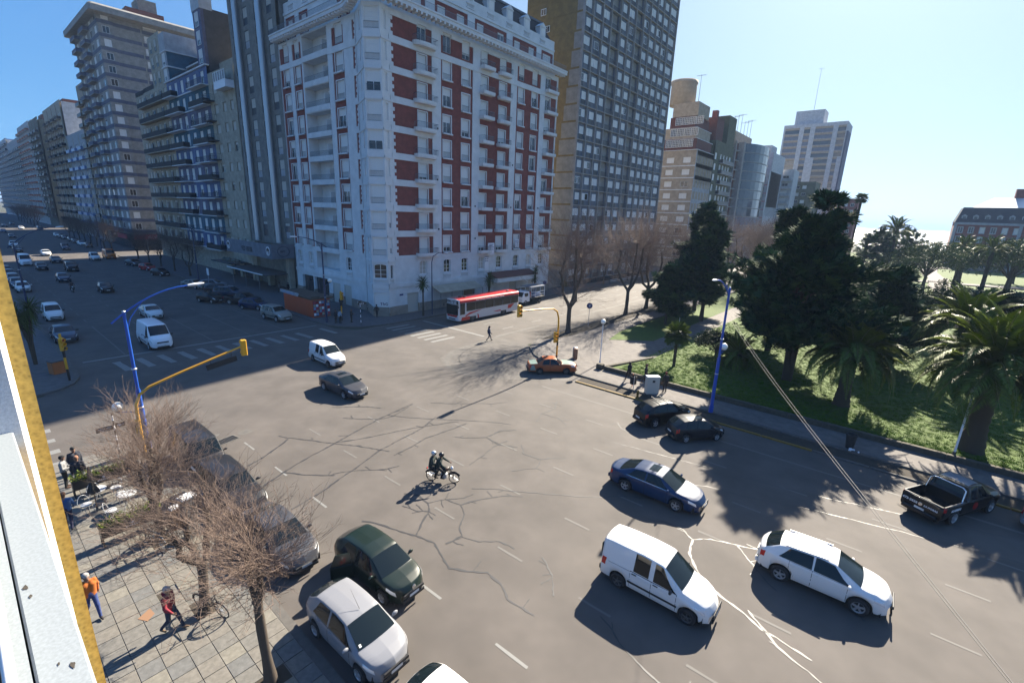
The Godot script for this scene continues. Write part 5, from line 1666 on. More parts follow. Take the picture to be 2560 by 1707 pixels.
# ---------------------------------------------------------------- vehicles
# Each kind: centre-line profile (top), shoulder line (belt), half width in plan (hw), all [z, value] from rear to front (+z is ahead).
var KIND := {
	"hatch": {"L": 3.95, "R": 0.30, "ax": [-1.22, 1.27], "low": 0.23, "tumble": 0.30, "ws": [0.40, 1.14], "rw": [-1.84, -1.34],
		"top": [[-1.975, 0.60], [-1.95, 0.92], [-1.86, 1.10], [-1.32, 1.43], [-0.9, 1.49], [-0.2, 1.51], [0.36, 1.45], [1.16, 0.99], [1.55, 0.92], [1.84, 0.80], [1.975, 0.55]],
		"belt": [[-1.975, 0.58], [-1.93, 0.88], [-1.7, 1.00], [-0.9, 0.99], [0.9, 0.93], [1.25, 0.885], [1.75, 0.76], [1.975, 0.53]],
		"hw": [[-1.975, 0.60], [-1.85, 0.74], [-1.5, 0.82], [-0.6, 0.845], [0.8, 0.845], [1.4, 0.82], [1.75, 0.74], [1.975, 0.50]],
		"side": [[-1.28, -0.42, -1.02, -0.44], [-0.34, 0.98, -0.34, 0.34]], "doors": [[-1.05, -0.36], [-0.34, 0.85]]},
	"sedan": {"L": 4.76, "R": 0.33, "ax": [-1.36, 1.36], "low": 0.22, "tumble": 0.34, "ws": [0.42, 1.22], "rw": [-1.78, -1.02],
		"top": [[-2.38, 0.58], [-2.36, 0.96], [-2.2, 1.04], [-1.80, 1.07], [-1.0, 1.40], [-0.5, 1.46], [0.1, 1.47], [0.40, 1.43], [1.24, 1.00], [1.75, 0.92], [2.18, 0.80], [2.38, 0.52]],
		"belt": [[-2.38, 0.57], [-2.3, 0.93], [-1.8, 0.99], [0.9, 0.94], [1.4, 0.89], [2.1, 0.76], [2.38, 0.51]],
		"hw": [[-2.38, 0.62], [-2.2, 0.78], [-1.6, 0.89], [0.9, 0.91], [1.6, 0.88], [2.1, 0.78], [2.38, 0.52]],
		"side": [[-1.30, -0.36, -0.92, -0.34], [-0.28, 1.02, -0.26, 0.40]], "doors": [[-1.15, -0.32], [-0.30, 0.85]]},
	"van": {"L": 4.14, "R": 0.31, "ax": [-1.30, 1.40], "low": 0.24, "tumble": 0.16, "ws": [0.36, 1.06], "rw": [],
		"top": [[-2.07, 0.55], [-2.06, 1.66], [-1.98, 1.76], [-1.6, 1.80], [-0.4, 1.83], [0.32, 1.77], [1.10, 1.14], [1.55, 1.03], [1.92, 0.84], [2.07, 0.55]],
		"belt": [[-2.07, 0.54], [-2.05, 0.98], [-1.0, 1.02], [0.8, 0.99], [1.2, 0.95], [1.8, 0.78], [2.07, 0.53]],
		"hw": [[-2.07, 0.80], [-1.9, 0.83], [-1.2, 0.86], [0.9, 0.86], [1.5, 0.83], [1.85, 0.74], [2.07, 0.55]],
		"side": [[-0.72, -0.12, -0.70, -0.12], [0.06, 0.98, 0.06, 0.36]], "doors": [[-0.82, 0.0], [0.02, 0.95]]},
	"crossover": {"L": 4.30, "R": 0.345, "ax": [-1.30, 1.31], "low": 0.28, "tumble": 0.34, "ws": [0.42, 1.22], "rw": [-1.92, -1.46],
		"top": [[-2.15, 0.62], [-2.13, 1.02], [-1.98, 1.15], [-1.44, 1.50], [-1.0, 1.58], [-0.1, 1.62], [0.40, 1.56], [1.24, 1.10], [1.7, 1.03], [2.0, 0.90], [2.15, 0.62]],
		"belt": [[-2.15, 0.61], [-2.1, 0.98], [-1.8, 1.10], [-0.8, 1.06], [0.9, 0.99], [1.4, 0.96], [1.95, 0.84], [2.15, 0.60]],
		"hw": [[-2.15, 0.66], [-2.0, 0.78], [-1.5, 0.88], [0.9, 0.89], [1.5, 0.87], [1.95, 0.78], [2.15, 0.56]],
		"side": [[-1.45, -0.30, -1.10, -0.32], [-0.24, 1.02, -0.24, 0.38]], "doors": [[-1.05, -0.28], [-0.26, 0.88]]},
	"suv": {"L": 4.70, "R": 0.38, "ax": [-1.38, 1.37], "low": 0.36, "tumble": 0.24, "ws": [0.42, 1.08], "rw": [-2.26, -2.02],
		"top": [[-2.35, 0.65], [-2.34, 1.10], [-2.27, 1.25], [-2.02, 1.72], [-1.6, 1.79], [-0.3, 1.82], [0.40, 1.76], [1.12, 1.26], [1.8, 1.18], [2.15, 1.02], [2.35, 0.66]],
		"belt": [[-2.35, 0.64], [-2.3, 1.08], [-1.8, 1.16], [0.9, 1.12], [1.4, 1.08], [2.1, 0.94], [2.35, 0.64]],
		"hw": [[-2.35, 0.74], [-2.2, 0.84], [-1.7, 0.91], [1.0, 0.92], [1.7, 0.90], [2.1, 0.84], [2.35, 0.68]],
		"side": [[-2.0, -1.16, -1.88, -1.16], [-1.08, -0.24, -1.06, -0.24], [-0.16, 0.92, -0.16, 0.38]], "doors": [[-1.12, -0.22], [-0.2, 0.88]]},
	"pickup": {"hard": -0.3, "L": 5.25, "R": 0.39, "ax": [-1.55, 1.55], "low": 0.40, "tumble": 0.26, "ws": [0.62, 1.28], "rw": [-0.62, -0.52],
		"top": [[-2.62, 0.62], [-2.61, 1.12], [-2.54, 1.12], [-2.52, 0.66], [-0.78, 0.66], [-0.74, 1.16], [-0.60, 1.30], [-0.48, 1.72], [-0.2, 1.79], [0.2, 1.80], [0.60, 1.74], [1.32, 1.24], [2.0, 1.15], [2.4, 1.0], [2.62, 0.66]],
		"belt": [[-2.62, 0.61], [-2.60, 1.10], [-0.8, 1.12], [1.0, 1.10], [1.5, 1.06], [2.3, 0.94], [2.62, 0.64]],
		"hw": [[-2.62, 0.88], [-2.5, 0.93], [1.2, 0.95], [2.0, 0.92], [2.4, 0.84], [2.62, 0.66]],
		"side": [[-0.36, 0.16, -0.34, 0.16], [0.24, 1.10, 0.24, 0.58]], "doors": [[-0.55, 0.18], [0.2, 1.08]]},
	"panel_van": {"L": 5.2, "R": 0.34, "ax": [-1.7, 1.65], "low": 0.30, "tumble": 0.14, "ws": [1.25, 1.95], "rw": [],
		"top": [[-2.6, 0.55], [-2.59, 2.20], [-2.5, 2.30], [-0.5, 2.36], [1.1, 2.32], [1.28, 2.24], [2.00, 1.36], [2.38, 1.20], [2.54, 0.9], [2.6, 0.55]],
		"belt": [[-2.6, 0.54], [-2.58, 1.16], [1.5, 1.2], [2.1, 1.08], [2.45, 0.86], [2.6, 0.53]],
		"hw": [[-2.6, 0.95], [-2.4, 0.99], [1.5, 1.0], [2.1, 0.96], [2.45, 0.86], [2.6, 0.66]],
		"side": [[0.9, 1.86, 0.9, 1.24]], "doors": [[0.85, 1.75], [-0.4, 0.82]]},
	"saloon": {"L": 4.35, "R": 0.29, "ax": [-1.18, 1.26], "low": 0.26, "tumble": 0.30, "ws": [0.34, 0.84], "rw": [-1.32, -0.86],
		"top": [[-2.17, 0.55], [-2.16, 0.84], [-2.08, 0.93], [-1.34, 1.00], [-0.84, 1.37], [-0.4, 1.43], [0.05, 1.43], [0.33, 1.39], [0.88, 0.98], [1.5, 0.95], [2.05, 0.86], [2.13, 0.8], [2.17, 0.50]],
		"belt": [[-2.17, 0.54], [-2.12, 0.82], [-1.4, 0.90], [0.8, 0.89], [1.4, 0.87], [2.05, 0.80], [2.17, 0.49]],
		"hw": [[-2.17, 0.72], [-2.05, 0.77], [-1.4, 0.80], [0.9, 0.81], [1.6, 0.80], [2.05, 0.76], [2.17, 0.70]],
		"side": [[-0.98, -0.30, -0.80, -0.28], [-0.22, 0.66, -0.22, 0.30]], "doors": [[-0.92, -0.25], [-0.23, 0.72]]}}
func pl(a: Array, z: float) -> float:
	if z <= a[0][0]: return a[0][1]
	for i in a.size() - 1:
		if z <= a[i + 1][0]:
			return lerpf(a[i][1], a[i + 1][1], (z - a[i][0]) / maxf(a[i + 1][0] - a[i][0], 1e-5))
	return a[-1][1]
# a point of a car's skin: station z, ring parameter t (0 sill .. 9 roof centre), side s
func skin(K: Dictionary, z: float, t: float, s: float) -> Vector3:
	var w := (pl(K.hw, z - 0.1) + pl(K.hw, z) * 2.0 + pl(K.hw, z + 0.1)) * 0.25 if absf(z) < K.L * 0.5 - 0.12 else pl(K.hw, z)
	var yb := (pl(K.belt, z - 0.09) + pl(K.belt, z) * 2.0 + pl(K.belt, z + 0.09)) * 0.25 if absf(z) < K.L * 0.5 - 0.12 else pl(K.belt, z)
	var yt := (pl(K.top, z - 0.06) + pl(K.top, z) * 2.0 + pl(K.top, z + 0.06)) * 0.25 if absf(z) < K.L * 0.5 - 0.2 and z > K.get("hard", -9.0) else pl(K.top, z)
	var lo: float = K.low
	for ax in K.ax:
		var d := absf(z - ax)
		var ra: float = K.R * 1.17
		if d < ra: lo = maxf(lo, K.R + sqrt(ra * ra - d * d))
	lo = minf(lo, yb - 0.06)
	var d2 := yt - yb
	var cr := clampf(d2 * 0.5, 0.006, 0.07)
	var wb := w * 0.955
	var we: float = wb - K.tumble * maxf(d2, 0.0) * 0.92 - minf(0.05, 0.02 + absf(d2) * 0.1)
	var ring := [Vector2(w * 0.90, lo), Vector2(w * 0.975, lo + (yb - lo) * 0.25), Vector2(w, lo + (yb - lo) * 0.60), Vector2(w * 0.99, yb - 0.05), Vector2(wb, yb),
		Vector2(lerpf(wb, we, 0.5) + 0.012 * clampf(d2, 0, 1), lerpf(yb, yt - cr, 0.5)), Vector2(we, yt - cr), Vector2(we - 0.055, yt - cr * 0.28), Vector2(we * 0.55, yt), Vector2(0.0, yt + 0.012)]
	var i := clampi(int(t), 0, 8)
	var p: Vector2 = ring[i].lerp(ring[i + 1], t - i)
	var e := p.x / maxf(w, 0.1)
	var half: float = K.L * 0.5
	var bow := 0.15 * (1.0 - e * e) * smoothstep(0.1, half, z) - 0.10 * (1.0 - e * e) * smoothstep(0.3, half, -z)
	return Vector3(p.x * s, p.y, z + bow)
func patch(K: Dictionary, q: Array, s: float, off: float, nz := 8, nt := 4) -> MB:
	# q: [z0, z1 at t0, z0', z1' at t1, t0, t1]; s = 0 spans both sides of the roof line
	var mb := MB.new()
	var rows := []
	for j in nt + 1:
		var b := float(j) / nt
		var r := PackedVector3Array()
		for i in nz + 1:
			var a := float(i) / nz
			var z := lerpf(lerpf(q[0], q[1], a), lerpf(q[2], q[3], a), b)
			var t := lerpf(q[4], q[5], b)
			var ss := s
			if s == 0.0:
				var v := lerpf(-1.0, 1.0, b)
				t = lerpf(9.0, q[4], absf(v))
				ss = -1.0 if v < 0 else 1.0
				z = lerpf(q[0], q[1], a)
			var p := skin(K, z, t, ss)
			var du := skin(K, z + 0.02, t, ss) - skin(K, z - 0.02, t, ss)
			var dv := skin(K, z, minf(t + 0.15, 9.0), ss) - skin(K, z, maxf(t - 0.15, 0.0), ss)
			var nn := dv.cross(du) * ss
			if nn.length() < 1e-6: nn = UP
			nn = nn.normalized()
			if t > 8.6: nn = Vector3(0, absf(nn.y), nn.z).normalized()
			r.append(p + nn * off)
		rows.append(r)
	mb.grid(rows, false, s > 0.0)
	return mb
func car_meshes(kind: String) -> Dictionary:
	if cache.has("car_" + kind): return cache["car_" + kind]
	var K: Dictionary = KIND[kind]
	var out := {}
	var st := []
	for i in 45: st.append(lerpf(-K.L / 2, K.L / 2, i / 44.0))
	for a in K.top: st.append(a[0])
	for ax in K.ax:
		for k in [-1.17, -1.12, -0.95, -0.6, -0.2, 0.2, 0.6, 0.95, 1.12, 1.17]: st.append(ax + k * K.R)
	st = uniq(st)
	var body := MB.new()
	for s in [1.0, -1.0]:
		var rows := []
		for z in st:
			var r := PackedVector3Array()
			for t in 10: r.append(skin(K, z, float(t), s))
			rows.append(r)
		body.grid(rows, false, s < 0)
		for e in [0, rows.size() - 1]: # close the ends
			var r: PackedVector3Array = rows[e]
			var r2 := PackedVector3Array()
			for p in r: r2.append(Vector3(0, p.y, p.z + (0.012 if e > 0 else -0.012)))
			body.grid([r, r2], false, (s > 0) == (e == 0))
	out.body = body.mesh()
	var ub := MB.new()
	ub.mm(-pl(K.hw, 0) * 0.80, 0.20, -K.L / 2 + 0.12, pl(K.hw, 0) * 0.80, K.low + 0.25, K.L / 2 - 0.16)
	out.underbody = ub.mesh()
	out.windshield = patch(K, [K.ws[0] + 0.03, K.ws[1], 0, 0, 7.0, 7.0], 0.0, 0.006, 8, 10).mesh()
	if not K.rw.is_empty(): out.rear_window = patch(K, [K.rw[0], K.rw[1], 0, 0, 7.05, 7.0], 0.0, 0.006, 6, 8).mesh()
	else:
		var rb := MB.new()
		for s in [-1, 1]:
			var x: float = 0.36 * s
			rb.mm(x - 0.30, pl(K.belt, 0) + 0.1, -K.L / 2 - 0.075, x + 0.30, pl(K.top, -K.L / 2 + 0.1) - 0.25, -K.L / 2 - 0.05)
		out.rear_window = rb.mesh()
	for s in 2:
		var sg := -1.0 if s == 0 else 1.0
		for i in K.side.size():
			var q: Array = K.side[i]
			out["side_window_%d_%d" % [s, i]] = patch(K, [q[0], q[1], q[2], q[3], 4.12, 6.05], sg, 0.006).mesh()
		for i in K.doors.size():
			var q: Array = K.doors[i]
			out["seam_%d_%d" % [s, i]] = patch(K, [q[0] - 0.016, q[1] + 0.016, q[0] - 0.016, q[1] + 0.016, 0.42, 4.05], sg, 0.003, 8, 6).mesh()
			out["door_%d_%d" % [s, i]] = patch(K, [q[0], q[1], q[0], q[1], 0.48, 4.0], sg, 0.006, 8, 6).mesh()
			var hb := MB.new()
			var hp := skin(K, q[0] + 0.16, 3.1, sg)
			hb.cbox(hp + Vector3(0.022 * sg, 0, 0), Vector3(0.03, 0.035, 0.19), 0.008)
			out["handle_%d_%d" % [s, i]] = hb.mesh()
		var hl: float = K.L / 2
		out["headlight_%d" % s] = patch(K, [hl - 0.46, hl - 0.10, hl - 0.50, hl - 0.16, 2.7, 4.3], sg, 0.008, 5, 4).mesh()
		out["taillight_%d" % s] = patch(K, [-hl + 0.03, -hl + 0.20, -hl + 0.05, -hl + 0.24, 2.3, 4.2], sg, 0.008, 4, 4).mesh()
		var mb := MB.new()
		var mp := skin(K, K.ws[1] - 0.30, 4.2, sg)
		mb.ball(mp + Vector3(0.14 * sg, 0.06, 0), Vector3(0.12, 0.08, 0.06), 8, 6)
		mb.bar(mp, mp + Vector3(0.1 * sg, 0.04, 0), 0.05, 0.04)
		out["mirror_%d" % s] = mb.mesh()
		out["trim_%d" % s] = patch(K, [K.ax[0] + K.R * 1.25, K.ax[1] - K.R * 1.25, K.ax[0] + K.R * 1.25, K.ax[1] - K.R * 1.25, 1.25, 1.62], sg, 0.013, 8, 2).mesh()
	var z1: float = K.L / 2
	var gb := MB.new()
	var gy := pl(K.top, z1 - 0.06) - 0.06
	gb.cbox(Vector3(0, gy - 0.04, z1 + 0.135), Vector3(0.95, 0.12, 0.06), 0.02)
	gb.cbox(Vector3(0, 0.36, z1 + 0.135), Vector3(1.0, 0.12, 0.05), 0.02)
	out.grille = gb.mesh()
	var pb := MB.new()
	pb.mm(-0.21, 0.43, z1 + 0.15, 0.21, 0.53, z1 + 0.172)
	out.front_plate = pb.mesh()
	pb = MB.new()
	pb.mm(-0.21, 0.58, -z1 - 0.135, 0.21, 0.68, -z1 - 0.112)
	out.rear_plate = pb.mesh()
	pb = MB.new()
	pb.cbox(Vector3(0, 0.44, -z1 - 0.06), Vector3(pl(K.hw, -z1 + 0.1) * 1.7, 0.2, 0.14), 0.05)
	out.rear_bumper = pb.mesh()
	cache["car_" + kind] = out
	return out
func wheel_meshes(r: float, w: float) -> Array:
	var key := "wheel_%.3f_%.2f" % [r, w]
	if cache.has(key): return cache[key]
	var B := Basis(Vector3(0, 0, 1), -PI / 2)
	var ty := MB.new()
	ty.lathe([[r * 0.62, -w / 2], [r * 0.9, -w / 2], [r, -w / 2 + 0.03], [r, w / 2 - 0.03], [r * 0.9, w / 2], [r * 0.62, w / 2], [r * 0.60, w / 2 - 0.04]], 22, Vector3.ZERO, B)
	var rm := MB.new()
	rm.lathe([[r * 0.62, -w / 2 + 0.01], [r * 0.62, w / 2 - 0.03], [r * 0.66, w / 2 + 0.002], [r * 0.60, w / 2 - 0.005], [r * 0.56, w / 2 - 0.05]], 22, Vector3.ZERO, B)
	rm.lathe([[r * 0.18, w / 2 - 0.06], [r * 0.18, w / 2 - 0.012], [r * 0.1, w / 2 - 0.004], [0.0, w / 2 - 0.004]], 12, Vector3.ZERO, B)
	for k in 5:
		var a := TAU * k / 5
		var d := Vector3(0, cos(a), sin(a))
		rm.bar(Vector3(w / 2 - 0.03, 0, 0) + d * r * 0.12, Vector3(w / 2 - 0.022, 0, 0) + d * r * 0.60, 0.03, r * 0.2)
	var dk := MB.new()
	dk.lathe([[r * 0.60, w / 2 - 0.07], [0.0, w / 2 - 0.07]], 16, Vector3.ZERO, B)
	cache[key] = [ty.mesh(), rm.mesh(), dk.mesh()]
	return cache[key]
func add_wheel(t: Node, p: Vector3, r: float, w: float, side: float, rim := "rim") -> void:
	var ms := wheel_meshes(r, w)
	var wn := Node3D.new()
	wn.name = "wheel"
	t.add_child(wn, true)
	wn.transform = Transform3D(Basis(UP, 0.0 if side > 0 else PI), p)
	part(wn, "tyre", ms[0], M.tyre)
	part(wn, "rim", ms[1], M[rim])
	part(wn, "brake_disc", ms[2], M.car_trim)
# o: far (few parts), rim, trim, sc, group, y
func car(kind: String, label: String, called: String, paint: String, at_: Vector3, turn: float, o := {}) -> Node3D:
	var K: Dictionary = KIND[kind]
	var ms := car_meshes(kind)
	var cat: String = {"van": "van", "panel_van": "van", "pickup": "pickup", "suv": "car", "crossover": "car"}.get(kind, "car")
	var t := thing(called, label, cat, at_, turn, o.get("group", ""))
	t.scale = o.get("sc", Vector3.ONE)
	var pm: Material = M["car_" + paint]
	part(t, "body", ms.body, pm)
	part(t, "underbody", ms.underbody, M.car_seam)
	part(t, "windshield", ms.windshield, M.car_glass)
	part(t, "rear_window", ms.rear_window, M.car_glass)
	var far: bool = o.get("far", false)
	for s in 2:
		for i in K.side.size(): part(t, "side_window", ms["side_window_%d_%d" % [s, i]], M.car_glass)
		part(t, "headlight", ms["headlight_%d" % s], M.headlight)
		part(t, "taillight", ms["taillight_%d" % s], M.taillight)
		part(t, "mirror", ms["mirror_%d" % s], M.car_trim if o.get("dark_mirror", false) else pm)
		if not far:
			for i in K.doors.size():
				part(t, "door_gap", ms["seam_%d_%d" % [s, i]], M.car_seam)
				var d := part(t, "door", ms["door_%d_%d" % [s, i]], pm)
				part(d, "handle", ms["handle_%d_%d" % [s, i]], M.car_trim if o.get("dark_mirror", false) else pm)
			if o.get("trim", true): part(t, "side_trim", ms["trim_%d" % s], M.car_trim if o.get("trim_dark", true) else pm)
	part(t, "grille", ms.grille, M.car_trim)
	part(t, "front_plate", ms.front_plate, M.plate)
	part(t, "rear_plate", ms.rear_plate, M.plate)
	part(t, "rear_bumper", ms.rear_bumper, M.car_trim if o.get("dark_bumper", false) else pm)
	var tr: float = pl(K.hw, 0.0) - 0.115
	for ax in K.ax:
		for s in [1.0, -1.0]: add_wheel(t, Vector3(tr * s, K.R, ax), K.R, 0.21, s, o.get("rim", "rim"))
	return t
func roof_rails(t: Node, K: Dictionary, m: Material) -> void:
	for s in [1.0, -1.0]:
		var b := MB.new()
		var a := skin(K, -1.3, 7.0, s) + UP * 0.05
		var c := skin(K, 0.2, 7.0, s) + UP * 0.05
		b.bar(a, c, 0.04, 0.04)
		for f in [0.05, 0.5, 0.95]: b.bar(a.lerp(c, f), a.lerp(c, f) - UP * 0.07, 0.03, 0.05)
		part(t, "roof_rail", b, m)
func flat_patch(kind: String, q: Array, s: float, off: float) -> Mesh:
	return patch(KIND[kind], q, s, off, 8, 8).mesh()
func G(x: float, z: float, y := 0.006) -> Vector3:
	return Vector3(x, y, z)
func vehicles() -> void:
	# moving and parked near the camera
	var t := car("van", "white small delivery van with dark rear side glass driving past the blue sedan", "delivery_van", "white", G(15.53, -5.15), 0.03, {"trim": true, "dark_mirror": true, "dark_bumper": true, "rim": "steel_rim"})
	for s in [1.0, -1.0]: part(t, "slide_rail", flat_patch("van", [-1.75, -0.85, -1.75, -0.85, 3.55, 3.75], s, 0.012), M.car_trim)
	t = car("crossover", "white crossover with dust along its doors and red wedge tail lights", "crossover_car", "white", G(20.35, -0.42), 0.035, {"trim_dark": false})
	roof_rails(t, KIND.crossover, M.car_white)
	t = car("sedan", "shiny blue sedan with sunroof crossing the conifer shadow", "sedan_car", "navy", G(21.93, -8.05), 0.03, {"trim": false})
	part(t, "sunroof", flat_patch("sedan", [-0.35, 0.12, 0, 0, 8.0, 8.0], 0.0, 0.008), M.car_glass)
	for s in [1.0, -1.0]: part(t, "chrome_strip", flat_patch("sedan", [-1.35, 1.05, -1.35, 1.05, 4.0, 4.1], s, 0.012), M.chrome)
	t = car("sedan", "dark grey sedan with sunroof just past the crossing shadow", "sedan_car", "grey", G(18.25, -32.4), 0.04, {"trim": false})
	part(t, "sunroof", flat_patch("sedan", [-0.35, 0.12, 0, 0, 8.0, 8.0], 0.0, 0.008), M.car_glass)
	t = car("van", "white small van leaving the shadow behind the dark grey sedan", "delivery_van", "white", G(21.18, -40.05), 0.0, {"dark_mirror": true, "dark_bumper": true, "rim": "steel_rim"})
	for s in [1.0, -1.0]: part(t, "slide_rail", flat_patch("van", [-1.75, -0.85, -1.75, -0.85, 3.55, 3.75], s, 0.012), M.car_trim)
	# parked by the park
	t = car("saloon", "old coral orange sedan with faded sea-green hood and boot by the park corner", "old_sedan_car", "coral", G(35.05 - 0.78, -23.0 - 0.72), deg_to_rad(45.0), {"rim": "steel_rim", "trim": false, "dark_mirror": true, "dark_bumper": true})
	part(t, "hood", flat_patch("saloon", [0.90, 2.0, 0, 0, 7.0, 7.0], 0.0, 0.008), M.car_sea_green)
	part(t, "boot_lid", flat_patch("saloon", [-2.0, -1.36, 0, 0, 7.0, 7.0], 0.0, 0.008), M.car_sea_green)
	for s in [1.0, -1.0]: part(t, "rear_wing", flat_patch("saloon", [-2.05, -1.55, -2.05, -1.75, 0.8, 3.9], s, 0.006), M.car_sea_green)
	t = car("crossover", "black tall hatchback with roof bars parked behind the utility cabinet", "hatchback_car", "black", G(31.05, -11.62), deg_to_rad(62), {"sc": Vector3(0.96, 1.02, 0.94), "trim": false})
	for z in [-0.7, 0.0]:
		var b := MB.new()
		b.bar(Vector3(-0.62, 1.70, z), Vector3(0.62, 1.70, z), 0.05, 0.04)
		part(t, "roof_bar", b, M.car_trim)
	car("hatch", "small charcoal hatchback parked beside the blue lamp post", "hatchback_car", "dark_grey", G(30.2, -8.98), deg_to_rad(52), {"sc": Vector3(0.97, 0.99, 0.9), "trim": false})
	t = car("pickup", "black double-cab pickup with red logo and roll bar parked by the footpath", "pickup_truck", "black", G(31.35, 3.9), deg_to_rad(61), {"trim": false})
	var rb := MB.new()
	rb.tube([Vector3(-0.78, 1.1, -0.95), Vector3(-0.74, 1.62, -0.80), Vector3(-0.6, 1.72, -0.78), Vector3(0.6, 1.72, -0.78), Vector3(0.74, 1.62, -0.80), Vector3(0.78, 1.1, -0.95)], [0.035, 0.035, 0.035, 0.035, 0.035, 0.035], 8)
	part(t, "roll_bar", rb, M.chrome)
	rb = MB.new()
	rb.bar(Vector3(-0.84, 1.13, -2.56), Vector3(0.84, 1.13, -2.56), 0.07, 0.03); rb.bar(Vector3(-0.86, 1.13, -2.5), Vector3(-0.86, 1.13, -0.9), 0.06, 0.03); rb.bar(Vector3(0.86, 1.13, -2.5), Vector3(0.86, 1.13, -0.9), 0.06, 0.03)
	part(t, "bed_rail", rb, M.chrome)
	part(t, "silver_roof", flat_patch("pickup", [-0.35, 0.5, 0, 0, 7.2, 7.2], 0.0, 0.008), M.car_silver)
	var tb := Basis(UP, PI)
	text(t, "tailgate_number", "473-2626", 0.16, M.sign_white, Transform3D(tb, Vector3(0.45, 0.86, -2.74)), 0.01)
	text(t, "tailgate_lettering", "24 HORAS", 0.13, M.sign_white, Transform3D(tb, Vector3(-0.45, 0.86, -2.74)), 0.01)
	var em := MB.new()
	em.lathe([[0.0, 0.0], [0.09, 0.0], [0.09, 0.015], [0.0, 0.015]], 14, Vector3(0.0, 0.86, -2.735), Basis(Vector3(1, 0, 0), -PI / 2))
	part(t, "round_badge", em, M.chrome)
	for s in [-1.0, 1.0]:
		text(t, "side_lettering", "ALARMAS", 0.17, M.sign_white, Transform3D(Basis(UP, PI / 2 * s), Vector3(0.985 * s, 0.93, -1.75)), 0.008)
		var dm := MB.new()
		dm.lathe([[0.0, 0.0], [0.2, 0.0], [0.2, 0.01], [0.0, 0.01]], 16, Vector3(0.962 * s, 0.82, -0.1), Basis(Vector3(0, 0, 1), -PI / 2 * s))
		part(t, "side_emblem", dm, M.car_red)
	car("hatch", "silver car parked in front of the black pickup", "hatchback_car", "silver", G(33.2, 8.0), deg_to_rad(60), {})
	# near kerb
	t = car("hatch", "silver hatchback with roof aerial parked nearest the trees by the kerb", "hatchback_car", "silver", G(6.55, -11.75), 0.035, {"sc": Vector3(1.0, 1.0, 0.99), "trim": false})
	var ab := MB.new()
	ab.tube([Vector3(0, 1.50, 0.25), Vector3(0.02, 1.95, -0.25)], [0.008, 0.003], 5)
	part(t, "roof_aerial", ab, M.car_trim)
	part(t, "inspection_sticker", flat_patch("hatch", [1.0, 1.08, 1.0, 1.08, 7.25, 7.5], -1.0, 0.010), M.globe)
	t = car("hatch", "black hatchback double parked with its rear door standing open", "hatchback_car", "green_black", G(8.75, -13.75), 0.045, {"trim": false})
	var dp := MB.new()
	dp.cbox(Vector3(0, 0.62, -0.40), Vector3(0.07, 0.62, 0.85), 0.03)
	dp.hexa([Vector3(-0.02, 0.95, -0.03), Vector3(0.02, 0.95, -0.03), Vector3(0.02, 0.95, -0.8), Vector3(-0.02, 0.95, -0.8), Vector3(0.06, 1.36, -0.1), Vector3(0.09, 1.36, -0.1), Vector3(0.09, 1.36, -0.62), Vector3(0.06, 1.36, -0.62)])
	part(t, "open_door", dp, M.car_green_black, Transform3D(Basis(UP, deg_to_rad(58)), Vector3(-0.86, 0, -0.38)))
	em = MB.new()
	em.lathe([[0.0, 0.0], [0.085, 0.0], [0.085, 0.02], [0.0, 0.02]], 14, Vector3(0.0, 0.74, 2.11), Basis(Vector3(1, 0, 0), PI / 2))
	part(t, "round_badge", em, M.chrome)
	car("sedan", "grey sedan parked under the bare pruned trees", "sedan_car", "grey", G(6.85, -18.15), 0.02, {"trim": false, "sc": Vector3(0.96, 1.0, 0.93)})
	car("suv", "dark grey estate parked behind the grey sedan under the trees", "estate_car", "dark_grey", G(6.85, -23.2), 0.02, {"sc": Vector3(0.98, 0.9, 0.98), "trim": false})
	car("panel_van", "tall dark van parked last in the row by the corner", "dark_van", "dark_grey", G(6.95, -28.2), 0.01, {"sc": Vector3(0.9, 0.78, 0.8), "trim": false})
	car("hatch", "white hatchback roof and tail beside the silver hatchback", "hatchback_car", "white", G(6.6, -6.7), 0.03, {"trim": false})
	avenue_traffic()
	bus()
	flatbed()
	motorcycle_pair()
